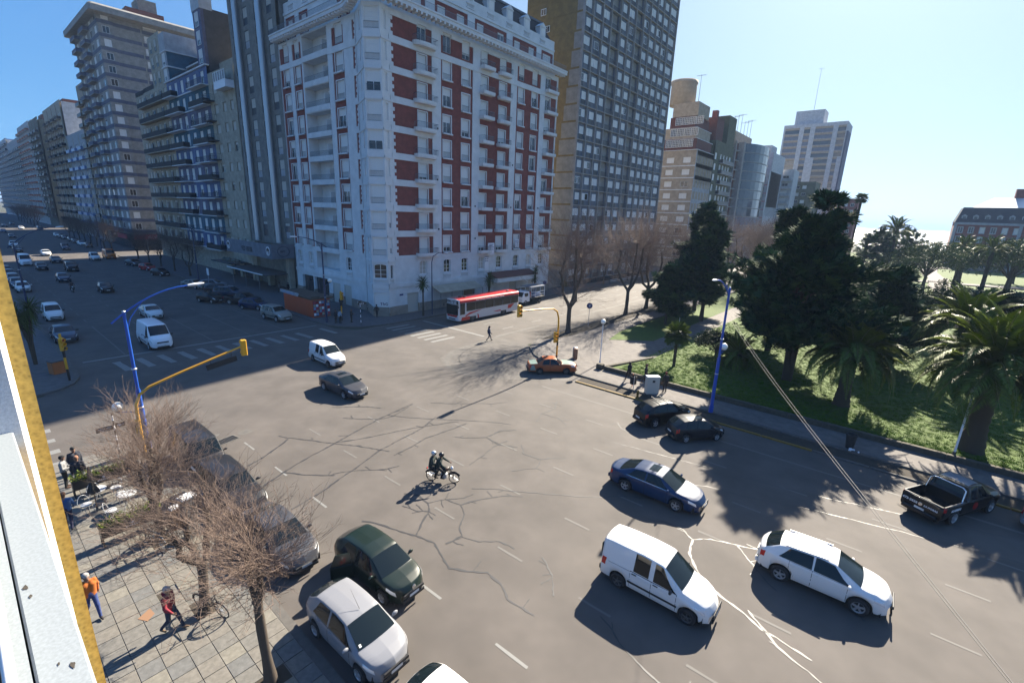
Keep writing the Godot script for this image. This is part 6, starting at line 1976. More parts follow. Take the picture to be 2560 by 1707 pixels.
func avenue_traffic() -> void:
	# kind, paint, front bumper x, z, label, group
	var moving := [["panel_van", "van_white", 11.9, -54.3, "large white panel van waiting first at the stop line"], ["sedan", "white", 15.1, -69.6, "white sedan behind the large panel van"], ["van", "white", 6.7, -75.3, "white van parked at the avenue kerb ahead of the spiky palm"], ["sedan", "steel_blue", 6.1, -62.8, "blue-grey sedan parked at the kerb beside the spiky palm"],
		["panel_van", "van_white", 10.0, -141.2, "white minibus in the sunlit cross street"], ["hatch", "dark_grey", 11.4, -131.0, "dark hatchback with one headlight lit following the blue-grey car"], ["sedan", "white", 15.5, -163.4, "white saloon crossing the sunlit band"], ["sedan", "dark_grey", 15.1, -144.2, "dark sedan at the edge of the sunlit band"], ["van", "white", 22.2, -147.2, "small white van beside the orange van"], ["panel_van", "orange", 25.4, -149.2, "orange delivery van by the far kerb"],
		["van", "steel_blue", 21.2, -180.0, "blue-grey van beyond the cross street"], ["suv", "black", 15.3, -126.6, "black off-roader with pale roof bars on the avenue"], ["hatch", "steel_blue", 12.0, -110.4, "blue-grey hatchback ahead of the motor scooter"], ["hatch", "black", 14.9, -94.4, "black hatchback alone in the middle lane"], ["pickup", "white", 12.2, -194.2, "white pickup beyond the sunlit band"], ["sedan", "dark_grey", 11.6, -177.0, "dark sedan just beyond the sunlit band"], ["sedan", "dark_grey", 15.1, -239.0, "dark sedan far down the avenue"], ["sedan", "navy", 15.3, -276.0, "blue sedan far down the avenue before the second sunlit band"], ["sedan", "white", 22.6, -304.0, "white sedan on the second sunlit band"], ["suv", "grey", 28.0, -298.0, "grey van at the second cross street"]]
	for q in moving:
		var h: float = KIND[q[0]].L / 2
		car(q[0], q[4], "panel_van" if q[0] == "panel_van" else (q[0] + "_car" if q[0] in ["sedan", "hatch", "suv"] else q[0]), q[1], G(q[2], q[3] - h), 0.0, {"far": q[3] < -90, "group": "traffic on the shaded avenue", "dark_mirror": true})
	var parked := [["hatch", "white", 6.3, -101.5, 0.0], ["sedan", "steel_blue", 6.2, -106.8, 0.0], ["hatch", "silver", 6.2, -113.6, 0.0], ["sedan", "grey", 6.2, -120.6, 0.0], ["hatch", "dark_grey", 6.2, -127.0, 0.0], ["hatch", "white", 27.2, -245.2, 0.0], ["sedan", "grey", 27.4, -228.2, 0.0], ["hatch", "dark_grey", 27.4, -216.8, 0.0], ["sedan", "white", 27.2, -197.0, 0.0], ["hatch", "brown", 27.4, -188.0, 0.0], ["sedan", "dark_grey", 27.3, -208.0, 0.0], ["hatch", "grey", 27.3, -236.0, 0.0]]
	var names := ["white hatchback parked at the near side kerb", "blue-grey sedan parked behind a white hatchback", "silver hatchback parked behind a blue-grey sedan", "grey sedan parked behind a silver hatchback", "dark hatchback parked behind a grey sedan", "white hatchback parked far down by the bare street trees", "grey sedan parked far down by the bare street trees", "dark hatchback parked beyond the striped tower", "white sedan parked in front of the red awning", "brown hatchback parked at the cross street corner", "dark sedan parked beside the striped tower", "grey hatchback parked far down beside the bare trees"]
	for i in parked.size():
		var q: Array = parked[i]
		car(q[0], names[i], "parked_car", q[1], G(q[2], q[3] - KIND[q[0]].L / 2), q[4], {"far": true, "group": "cars parked along the avenue"})
	var angle := [["sedan", "grey", 26.2, -133.0, 0.2, "grey sedan parked under the bare street trees near the blue block"], ["hatch", "red", 26.3, -122.2, 0.25, "red hatchback parked under the bare street trees"], ["hatch", "black", 26.0, -112.0, 0.3, "black hatchback parked next to the red one"], ["sedan", "champagne", 26.0, -92.6, 0.35, "champagne sedan parked at an angle near the hotel canopy"], ["crossover", "silver", 28.0, -90.2, 0.9, "pale blue estate parked nose out by the hotel canopy"], ["hatch", "black", 23.6, -77.8, 0.35, "black hatchback standing out from the parked row"], ["crossover", "dark_grey", 27.0, -84.2, 0.6, "dark crossover parked before the hotel"], ["suv", "steel_blue", 26.9, -79.4, 0.6, "dark blue off-roader with pale roof bars parked before the hotel"], ["pickup", "dark_grey", 26.4, -73.2, 0.5, "dark pickup parked in the angled row"], ["hatch", "navy", 26.2, -69.0, 0.5, "navy hatchback parked next to the silver off-roader"]]
	for q in angle: 
		var cc := car(q[0], q[5], "parked_car", q[1], G(q[2], q[3]), q[4], {"group": "cars parked along the avenue", "far": q[3] < -100})
		if q[0] == "suv": roof_rails(cc, KIND.suv, M.galvanised)
	car("suv", "silver off-roader parked last by the orange kiosk", "off_roader", "champagne", G(25.55, -60.6), 0.13, {"group": "cars parked along the avenue"})
	for q in [[19.0, -330.0, "sedan", "dark_grey"], [12.5, -345.0, "sedan", "white"], [23.0, -352.0, "hatch", "grey"], [16.0, -380.0, "sedan", "silver"], [9.5, -300.0, "panel_van", "van_white"]]:
		car(q[2], "tiny %s vehicle on the farthest stretch of the avenue" % {"dark_grey": "dark", "white": "white", "grey": "grey", "silver": "silver", "van_white": "tall white"}[q[3]], "distant_car", q[3], G(q[0], q[1]), 0.0, {"far": true, "group": "traffic on the shaded avenue"})
func bus() -> void:
	var t := thing("city_bus", "red and white city bus with dark windows waiting at the stop line", "bus", G(47.35, -44.75), -PI / 2)
	# local: +z ahead (towards -x in the world), x to the bus's left; length 12, width 2.55
	var hw := 1.27
	var L := 6.1
	var H := 3.12
	var axl := [3.55, -2.65]
	var ring := func(z: float, inset: float, lo: float) -> PackedVector3Array:
		var w := hw - inset
		var r := PackedVector3Array()
		for p in [[w * 0.98, lo], [w, 0.7], [w, 1.45], [w * 0.985, 2.3], [w * 0.965, H - 0.28], [w * 0.90, H - 0.06], [w * 0.7, H], [0.0, H + 0.03], [-w * 0.7, H], [-w * 0.90, H - 0.06], [-w * 0.965, H - 0.28], [-w * 0.985, 2.3], [-w, 1.45], [-w, 0.7], [-w * 0.98, lo]]: r.append(Vector3(p[0], p[1], z))
		return r
	var st := []
	for k in 25: st.append(lerpf(-L, L, k / 24.0))
	for a in axl:
		for k in [-0.62, -0.58, -0.4, -0.15, 0.15, 0.4, 0.58, 0.62]: st.append(a + k)
	st.append(L - 0.12); st.append(-L + 0.12)
	st = uniq(st)
	var rows := []
	for z in st:
		var lo := 0.32
		for a in axl:
			var d := absf(z - a)
			if d < 0.6: lo = maxf(lo, 0.5 + sqrt(0.36 - d * d))
		var ins := 0.0
		if absf(z) > L - 0.05: ins = 0.16
		elif absf(z) > L - 0.2: ins = 0.05
		rows.append(ring.call(z, ins, minf(lo, 1.15)))
	var b := MB.new()
	b.grid(rows, false, false)
	for e in [0, rows.size() - 1]:
		var r2 := PackedVector3Array()
		for p in rows[e]: r2.append(Vector3(0, p.y, p.z + (0.05 if e > 0 else -0.03)))
		b.grid([rows[e], r2], false, e == 0)
	part(t, "body", b, M.car_bus_white)
	b = MB.new()
	b.mm(-1.05, 0.25, -L + 0.2, 1.05, 1.1, L - 0.25)
	part(t, "underbody", b, M.car_seam)
	# red roof and upper band, following the shell a little outside it
	rows = []
	for z in [-L + 0.02, -L + 0.2, -3.0, 0.0, 3.0, L - 0.3, L - 0.1]:
		var r := PackedVector3Array()
		var w := hw + 0.006 - (0.10 if absf(z) > L - 0.15 else 0.0)
		for p in [[w * 0.985, H - 0.46], [w * 0.967, H - 0.28], [w * 0.905, H - 0.05], [w * 0.7, H + 0.01], [0.0, H + 0.04], [-w * 0.7, H + 0.01], [-w * 0.905, H - 0.05], [-w * 0.967, H - 0.28], [-w * 0.985, H - 0.46]]: r.append(Vector3(p[0], p[1], z))
		rows.append(r)
	b = MB.new()
	b.grid(rows, false, false)
	part(t, "red_roof", b, M.car_bus_red)
	for s in [1.0, -1.0]:
		for k in 6:
			b = MB.new()
			var z0 := -L + 0.25 + k * 1.78
			b.mm(s * 1.255, 1.50, z0, s * 1.285, 2.62, z0 + 1.72)
			part(t, "side_window", b, M.car_glass)
		b = MB.new()
		b.mm(s * 1.255, 1.15, L - 1.05, s * 1.287, 2.62, L - 0.22)
		part(t, "cab_window", b, M.car_glass)
		# red swooshes
		for q in [[[1.8, 1.45], [2.4, 1.42], [4.2, 1.28], [5.0, 0.95], [4.9, 0.80], [4.2, 1.02], [2.6, 1.28]], [[4.15, 0.78], [5.6, 0.78], [5.75, 0.34], [4.15, 0.34]], [[-3.6, 1.40], [-5.0, 1.46], [-4.2, 0.86], [-3.5, 0.86]], [[-2.0, 0.9], [-0.4, 0.84], [-1.0, 0.74], [-2.05, 0.70]], [[2.75, 0.92], [2.5, 0.85], [2.35, 0.34], [2.6, 0.34]]]:
			b = MB.new()
			var poly := P2(q)
			var idx := Geometry2D.triangulate_polygon(poly)
			for i in range(0, idx.size(), 3):
				var A := Vector3(s * 1.281, poly[idx[i]].y, poly[idx[i]].x); var B := Vector3(s * 1.281, poly[idx[i + 1]].y, poly[idx[i + 1]].x); var C := Vector3(s * 1.281, poly[idx[i + 2]].y, poly[idx[i + 2]].x)
				if (B - A).cross(C - A).x * s > 0: b.tri(A, B, C)
				else: b.tri(A, C, B)
			part(t, "red_swoosh", b, M.car_bus_red)
		strokes(t, "roof_lettering", M.sign_white, Transform3D(Basis(UP, PI / 2 * s), Vector3(s * 1.262, 2.74, 3.0 * s if s > 0 else -3.4)), [11, 6, 9, 6], 0.17, 0.11)
		for a in axl: add_wheel(t, Vector3(1.12 * s, 0.48, a), 0.48, 0.28, s, "steel_rim")
		b = MB.new()
		b.ball(Vector3(0.85 * s, 0.78, L + 0.02), Vector3(0.2, 0.13, 0.06), 10, 6)
		part(t, "headlight", b, M.headlight)
		b = MB.new()
		b.mm(s * 1.0 - 0.1, 0.75, -L - 0.05, s * 1.0 + 0.1, 1.25, -L - 0.01)
		part(t, "taillight", b, M.taillight)
		b = MB.new()
		b.tube([Vector3(1.15 * s, 2.55, L - 0.05), Vector3(1.4 * s, 2.45, L + 0.22), Vector3(1.4 * s, 2.1, L + 0.24)], [0.03, 0.03, 0.09], 7)
		part(t, "mirror", b, M.car_trim)
	b = MB.new()
	b.cbox(Vector3(0, 1.75, L + 0.02), Vector3(2.16, 1.35, 0.10), 0.04)
	part(t, "windshield", b, M.car_glass)
	b = MB.new()
	b.cbox(Vector3(0, 2.72, L - 0.01), Vector3(2.2, 0.44, 0.16), 0.04)
	var ds := part(t, "destination_display", b, M.black_gloss)
	text(ds, "route_number", "573", 0.34, M.sign_white, Transform3D(Basis.IDENTITY, Vector3(-0.62, 2.61, L + 0.075)), 0.01)
	for k in 2: strokes(ds, "route_text", M.sign_white, Transform3D(Basis.IDENTITY, Vector3(-0.25, 2.74 - k * 0.18, L + 0.07)), [5, 5], 0.105, 0.11)
	b = MB.new()
	b.cbox(Vector3(0, 0.92, L + 0.02), Vector3(1.9, 0.26, 0.1), 0.04)
	part(t, "red_front_panel", b, M.car_bus_red)
	b = MB.new()
	b.cbox(Vector3(0, 0.52, L + 0.03), Vector3(1.2, 0.14, 0.08), 0.02)
	part(t, "front_vent", b, M.car_trim)
	b = MB.new()
	b.mm(-0.9, 1.06, L + 0.05, 0.9, 1.10, L + 0.085)
	part(t, "wiper", b, M.chrome)
	for q in [[-0.4, 4.4], [0.1, 4.0], [0.2, -4.6]]:
		b = MB.new()
		b.cbox(Vector3(q[0], H + 0.09, q[1]), Vector3(0.34, 0.12, 0.34), 0.03)
		part(t, "roof_vent", b, M.car_trim)
	b = MB.new()
	b.mm(-1.0, 1.6, -L - 0.06, 1.0, 2.6, -L - 0.03)
	part(t, "rear_window", b, M.car_glass)
func flatbed() -> void:
	var t := thing("flatbed_truck", "white flatbed truck with an open frame body parked behind the bus", "truck", G(60.3, -47.0), -PI / 2)
	var b := MB.new()
	b.hexa([Vector3(-1.0, 0.55, 2.9), Vector3(1.0, 0.55, 2.9), Vector3(1.0, 0.55, 1.1), Vector3(-1.0, 0.55, 1.1), Vector3(-1.0, 1.35, 2.95), Vector3(1.0, 1.35, 2.95), Vector3(1.0, 1.35, 1.1), Vector3(-1.0, 1.35, 1.1)])
	b.hexa([Vector3(-1.0, 1.35, 2.95), Vector3(1.0, 1.35, 2.95), Vector3(1.0, 1.35, 1.1), Vector3(-1.0, 1.35, 1.1), Vector3(-0.9, 2.15, 2.35), Vector3(0.9, 2.15, 2.35), Vector3(0.9, 2.2, 1.15), Vector3(-0.9, 2.2, 1.15)])
	part(t, "cab", b, M.car_van_white)
	b = MB.new()
	b.hexa([Vector3(-0.88, 1.42, 2.93), Vector3(0.88, 1.42, 2.93), Vector3(0.88, 1.42, 2.90), Vector3(-0.88, 1.42, 2.90), Vector3(-0.82, 2.06, 2.45), Vector3(0.82, 2.06, 2.45), Vector3(0.82, 2.06, 2.40), Vector3(-0.82, 2.06, 2.40)])
	part(t, "windshield", b, M.car_glass)
	for s in [1.0, -1.0]:
		b = MB.new()
		b.mm(s * 0.97 - 0.03, 1.42, 1.5, s * 0.97 + 0.03, 1.95, 2.35)
		part(t, "side_window", b, M.car_glass)
		for z in [2.1, -1.7]: add_wheel(t, Vector3(0.88 * s, 0.42, z), 0.42, 0.26, s, "steel_rim")
		b = MB.new()
		b.ball(Vector3(0.72 * s, 0.85, 2.93), Vector3(0.14, 0.1, 0.05), 8, 5)
		part(t, "headlight", b, M.headlight)
		for k in 4:
			b = MB.new()
			b.mm(s * 1.08 - 0.03, 1.1, 0.85 - k * 1.2, s * 1.08 + 0.03, 2.75, 0.91 - k * 1.2)
			part(t, "frame_post", b, M.car_van_white)
		for y in [1.5, 1.95, 2.72]:
			b = MB.new()
			b.mm(s * 1.08 - 0.025, y, -2.8, s * 1.08 + 0.025, y + 0.06, 0.9)
			part(t, "frame_rail", b, M.car_van_white)
	b = MB.new()
	b.mm(-1.1, 0.95, -2.9, 1.1, 1.08, 0.95)
	part(t, "flatbed", b, M.car_trim)
	b = MB.new()
	b.mm(-0.4, 0.5, -2.8, 0.4, 0.95, 2.2)
	part(t, "chassis", b, M.car_seam)
	b = MB.new()
	b.mm(-1.1, 2.78, -2.85, 1.1, 2.84, 0.95)
	part(t, "frame_roof", b, M.canopy_grey)
	b = MB.new()
	b.mm(-0.5, 1.08, 0.2, 0.5, 2.0, 0.8)
	part(t, "cargo_box", b, M.car_red)
	b = MB.new()
	b.mm(-0.8, 1.08, -2.2, 0.7, 1.7, -0.3)
	part(t, "cargo_crate", b, M.rail_blue)
func wire_wheel(r: float) -> Array:
	var key := "wire_%.2f" % r
	if cache.has(key): return cache[key]
	var ty := MB.new()
	var rim := MB.new()
	for m in 2:
		var mb: MB = ty if m == 0 else rim
		var rr_ := r if m == 0 else r * 0.93
		var tr := 0.075 * r if m == 0 else 0.03 * r
		var rows := []
		for k in 25:
			var a := TAU * k / 24
			var row := PackedVector3Array()
			for j in 8:
				var b := TAU * j / 8
				row.append(Vector3(sin(b) * tr, cos(a) * (rr_ - tr + cos(b) * tr), sin(a) * (rr_ - tr + cos(b) * tr)))
			rows.append(row)
		mb.grid(rows, true, false)
	for k in 12:
		var a := TAU * k / 12
		rim.bar(Vector3(0.02 * (1 if k % 2 == 0 else -1), 0, 0), Vector3(0, cos(a) * r * 0.9, sin(a) * r * 0.9), 0.008, 0.008)
	rim.tube([Vector3(-0.05, 0, 0), Vector3(0.05, 0, 0)], [0.03, 0.03], 8)
	cache[key] = [ty.mesh(), rim.mesh()]
	return cache[key]
func spoked(t: Node, p: Vector3, r: float, thick := 1.0) -> void:
	var ms := wire_wheel(r)
	var w := Node3D.new()
	w.name = "wheel"
	t.add_child(w, true)
	w.position = p
	w.scale = Vector3(thick, 1, 1)
	part(w, "tyre", ms[0], M.tyre)
	part(w, "rim", ms[1], M.galvanised)
func motorbike(label: String, p: Vector3, turn: float) -> Node3D:
	var t := thing("motorcycle", label, "motorcycle", p, turn)
	spoked(t, Vector3(0, 0.30, 0.64), 0.30, 2.2)
	spoked(t, Vector3(0, 0.30, -0.62), 0.30, 2.6)
	var b := MB.new()
	b.tube([Vector3(0, 0.85, 0.40), Vector3(0, 0.80, 0.30), Vector3(0, 0.5, 0.12), Vector3(0, 0.38, -0.1), Vector3(0, 0.42, -0.3), Vector3(0, 0.72, -0.45), Vector3(0, 0.80, -0.8)], [0.035, 0.035, 0.04, 0.04, 0.04, 0.035, 0.03], 7)
	for s in [-1, 1]:
		b.tube([Vector3(0.06 * s, 0.82, 0.38), Vector3(0.085 * s, 0.30, 0.64)], [0.026, 0.022], 7)
		b.tube([Vector3(0.09 * s, 0.40, -0.15), Vector3(0.09 * s, 0.30, -0.62)], [0.025, 0.02], 6)
	part(t, "frame", b, M.iron)
	b = MB.new()
	b.ball(Vector3(0, 0.78, 0.10), Vector3(0.15, 0.13, 0.28), 12, 8)
	part(t, "fuel_tank", b, M.car_black)
	b = MB.new()
	b.cbox(Vector3(0, 0.42, 0.08), Vector3(0.26, 0.28, 0.34), 0.05)
	part(t, "engine", b, M.galvanised)
	b = MB.new()
	b.cbox(Vector3(0, 0.80, -0.42), Vector3(0.24, 0.09, 0.66), 0.03)
	part(t, "seat", b, M.black_matt)
	b = MB.new()
	b.tube([Vector3(-0.36, 1.02, 0.24), Vector3(-0.2, 1.04, 0.33), Vector3(0, 0.95, 0.38), Vector3(0.2, 1.04, 0.33), Vector3(0.36, 1.02, 0.24)], [0.017, 0.014, 0.016, 0.014, 0.017], 7)
	part(t, "handlebar", b, M.black_gloss)
	b = MB.new()
	b.ball(Vector3(0, 0.88, 0.52), Vector3(0.10, 0.10, 0.08), 10, 6)
	part(t, "headlight", b, M.headlight)
	b = MB.new()
	b.tube([Vector3(0.13, 0.32, 0.1), Vector3(0.15, 0.28, -0.3), Vector3(0.16, 0.36, -0.8)], [0.03, 0.035, 0.045], 8)
	part(t, "exhaust", b, M.chrome)
	for z in [0.64, -0.62]:
		b = MB.new()
		var pts := []
		var rd := []
		for k in 7:
			var a := deg_to_rad(20 + k * 22) if z < 0 else deg_to_rad(30 + k * 20)
			pts.append(Vector3(0, 0.30 + sin(a) * 0.35, z + cos(a) * 0.35)); rd.append(0.045)
		b.tube(pts, rd, 6)
		part(t, "mudguard", b, M.car_black)
	b = MB.new()
	b.cbox(Vector3(0, 0.72, -0.86), Vector3(0.12, 0.09, 0.05), 0.02)
	part(t, "taillight", b, M.taillight)
	return t
func motorcycle_pair() -> void:
	motorbike("motorcycle carrying two helmeted riders across the crossing", G(15.0, -17.02), deg_to_rad(31))
	motorbike("small motor scooter with one rider on the shaded avenue", G(11.3, -98.4), 0.0)
func bicycle(label: String, p: Vector3, turn: float, lean: float, m: Material) -> Node3D:
	var t := thing("bicycle", label, "bicycle", p, turn, "bicycles leaned against the pavement trees")
	t.rotation.z = lean
	spoked(t, Vector3(0, 0.34, 0.52), 0.34, 0.6)
	spoked(t, Vector3(0, 0.34, -0.50), 0.34, 0.6)
	var b := MB.new()
	var head := Vector3(0, 0.86, 0.36); var bb := Vector3(0, 0.30, -0.02); var seat := Vector3(0, 0.84, -0.22)
	b.tube([head, Vector3(0, 0.70, 0.41), bb], [0.02, 0.02, 0.02], 6); b.tube([seat, bb], [0.018, 0.018], 6); b.tube([head - UP * 0.06, Vector3(0, 0.74, -0.19)], [0.018, 0.018], 6)
	for s in [-1, 1]:
		b.tube([bb, Vector3(0.05 * s, 0.34, -0.50)], [0.012, 0.01], 5); b.tube([seat - UP * 0.08, Vector3(0.05 * s, 0.34, -0.50)], [0.012, 0.01], 5)
		b.tube([Vector3(0.04 * s, 0.70, 0.41), Vector3(0.05 * s, 0.34, 0.52)], [0.014, 0.01], 5)
	part(t, "frame", b, m)
	b = MB.new()
	b.tube([head, head + Vector3(0, 0.14, 0.02), head + Vector3(0, 0.16, 0.08)], [0.015, 0.013, 0.013], 6)
	b.tube([Vector3(-0.29, 1.0, 0.30), Vector3(-0.12, 1.03, 0.43), Vector3(0.12, 1.03, 0.43), Vector3(0.29, 1.0, 0.30)], [0.014, 0.012, 0.012, 0.014], 6)
	part(t, "handlebar", b, M.iron)
	b = MB.new()
	b.ball(Vector3(0, 0.93, -0.25), Vector3(0.08, 0.035, 0.14), 8, 5)
	b.tube([seat, Vector3(0, 0.92, -0.24)], [0.014, 0.014], 5)
	part(t, "saddle", b, M.black_matt)
	b = MB.new()
	b.lathe([[0.09, -0.004], [0.09, 0.004]], 14, bb + Vector3(0.05, 0, 0), Basis(Vector3(0, 0, 1), -PI / 2))
	b.bar(bb + Vector3(0.06, 0, 0), bb + Vector3(0.06, 0.16, 0.03), 0.015, 0.02); b.bar(bb + Vector3(-0.06, 0, 0), bb + Vector3(-0.06, -0.16, -0.03), 0.015, 0.02)
	b.cbox(bb + Vector3(0.1, 0.16, 0.03), Vector3(0.09, 0.02, 0.06), 0.005); b.cbox(bb + Vector3(-0.1, -0.16, -0.03), Vector3(0.09, 0.02, 0.06), 0.005)
	part(t, "pedals", b, M.iron)
	b = MB.new()
	for s in [0.52, -0.50]:
		var pts := []
		var rd := []
		for k in 6:
			var a := deg_to_rad((35 + k * 22) if s > 0 else (40 + k * 26))
			pts.append(Vector3(0, 0.34 + sin(a) * 0.365, s + cos(a) * 0.365)); rd.append(0.02)
		b.tube(pts, rd, 5)
	part(t, "mudguard", b, m)
	return t
# ---------------------------------------------------------------- lamps, signals, signs, furniture
func tubes(parent: Node, called: String, m: Material, pts: Array, r0: float, r1: float, sides := 10) -> MeshInstance3D:
	var b := MB.new()
	var rd := []
	for i in pts.size(): rd.append(lerpf(r0, r1, float(i) / (pts.size() - 1)))
	b.tube(pts, rd, sides)
	return part(parent, called, b, m)
func globe(parent: Node, p: Vector3, r: float) -> void:
	var b := MB.new()
	b.ball(p, Vector3(r, r, r), 16, 10)
	var g := part(parent, "globe", b, M.globe)
	b = MB.new()
	b.lathe([[r * 0.5, -r - 0.02], [r * 0.55, -r * 0.75]], 10, p)
	part(g, "collar", b, M.lamp_dark)
# a tall blue lamp post: the arm points along dir and ends with the lamp head
func blue_lamp(label: String, p: Vector3, h: float, dir: Vector3, reach: float, rise: float, m: Material, globe_at := Vector3.ZERO, tail := 0.6) -> Node3D:
	var t := thing("street_lamp", label, "street lamp", p, 0.0, "blue street lamps")
	var b := MB.new()
	b.lathe([[0.17, 0.0], [0.17, 0.5], [0.13, 0.56], [0.12, h * 0.45], [0.085, h * 0.46], [0.08, h]], 12)
	part(t, "pole", b, m)
	for y in [h * 0.32, h * 0.6]:
		b = MB.new()
		b.lathe([[0.115, y], [0.135, y + 0.01], [0.135, y + 0.08], [0.09, y + 0.09]], 12)
		part(t, "clamp", b, M.galvanised)
	b = MB.new()
	b.lathe([[0.085, h], [0.09, h + 0.06], [0.0, h + 0.09]], 10)
	part(t, "pole_cap", b, M.galvanised)
	var pts := []
	for k in 9:
		var f := k / 8.0
		pts.append(-dir * tail * (1 - f) * 1.0 + dir * reach * f + UP * (h - 0.55 + (rise + 0.55) * (1.0 - pow(1.0 - f, 1.9))))
	tubes(t, "arm", m, pts, 0.05, 0.045)
	tubes(t, "strut", m, [Vector3(0, h - 0.85, 0) + dir * 0.06, dir * 0.25 + UP * (h - 0.35), dir * reach * 0.28 + UP * (h + rise * 0.42)], 0.03, 0.03, 7)
	b = MB.new()
	var e: Vector3 = pts[8]
	var u: Vector3 = (pts[8] - pts[7]).normalized()
	var rows := []
	for q in [[0.0, 0.05, 0.05], [0.12, 0.10, 0.06], [0.4, 0.15, 0.085], [0.72, 0.11, 0.06], [0.86, 0.02, 0.02]]:
		var row := PackedVector3Array()
		var sd: Vector3 = u.cross(UP).normalized()
		for k in 10:
			var a := TAU * k / 10
			row.append(e + u * q[0] + sd * cos(a) * q[1] + UP * (sin(a) * q[2] + 0.02))
		rows.append(row)
	b.grid(rows, true, false)
	part(t, "lamp_head", b, M.lamp_glass)
	if globe_at != Vector3.ZERO:
		var gp := globe_at
		tubes(t, "globe_bracket", m, [Vector3(0, gp.y - 0.75, 0), gp * Vector3(0.5, 0, 0.5) + UP * (gp.y - 0.45), gp - UP * 0.34], 0.03, 0.025, 7)
		globe(t, gp, 0.26)
	return t
func signal_head(parent: Node, p: Vector3, turn: float, called := "signal_head") -> void:
	var n := Node3D.new()
	n.name = called
	parent.add_child(n, true)
	n.position = p
	n.rotation.y = turn
	var b := MB.new()
	b.cbox(Vector3(0, 0, 0), Vector3(0.34, 1.02, 0.22), 0.04)
	part(n, "housing", b, M.signal_yellow)
	for k in 3:
		b = MB.new()
		b.lathe([[0.13, 0.0], [0.15, 0.16], [0.14, 0.16], [0.12, 0.0]], 14, Vector3(0, 0.33 - k * 0.33, 0.11), Basis(Vector3(1, 0, 0), PI / 2))
		part(n, "visor", b, M.signal_yellow)
		b = MB.new()
		b.lathe([[0.0, 0.02], [0.12, 0.01]], 14, Vector3(0, 0.33 - k * 0.33, 0.11), Basis(Vector3(1, 0, 0), PI / 2))
		part(n, "lens", b, [M.taillight, M.signal_yellow, M.dark_panel][k])
func signal_arm(label: String, p: Vector3, pts: Array, bands: bool) -> Node3D:
	var t := thing("traffic_light", label, "traffic light", p, 0.0, "yellow traffic lights")
	if bands:
		for k in 4:
			var b := MB.new()
			b.lathe([[0.085, k * 0.95], [0.085, (k + 1) * 0.95]], 12)
			part(t, "pole_band", b, M.black_gloss if k % 2 == 0 else M.signal_yellow)
		tubes(t, "arm", M.signal_yellow, [Vector3(0, 3.8, 0)] + pts, 0.085, 0.055)
	else:
		tubes(t, "mast", M.signal_yellow, [Vector3.ZERO, Vector3(0, 1.2, 0), Vector3(0, 2.4, 0)] + pts, 0.10, 0.055)
	return t
func sign_post(label: String, p: Vector3, h: float, category := "sign") -> Node3D:
	var t := thing("street_sign", label, category, p)
	for k in 8:
		var b := MB.new()
		b.lathe([[0.038, h * k / 8.0], [0.038, h * (k + 1) / 8.0]], 10)
		part(t, "pole_band", b, M.black_gloss if k % 2 == 0 else M.sign_white)
	return t
func globe_lamp(label: String, p: Vector3, h: float) -> void:
	var t := thing("globe_lamp", label, "street lamp", p, 0.0, "white globe lamps in the park")
	var b := MB.new()
	b.lathe([[0.09, 0.0], [0.09, 0.25], [0.05, 0.3], [0.04, h - 0.4]], 10)
	part(t, "pole", b, M.sign_white)
	globe(t, Vector3(0, h - 0.18, 0), 0.24)
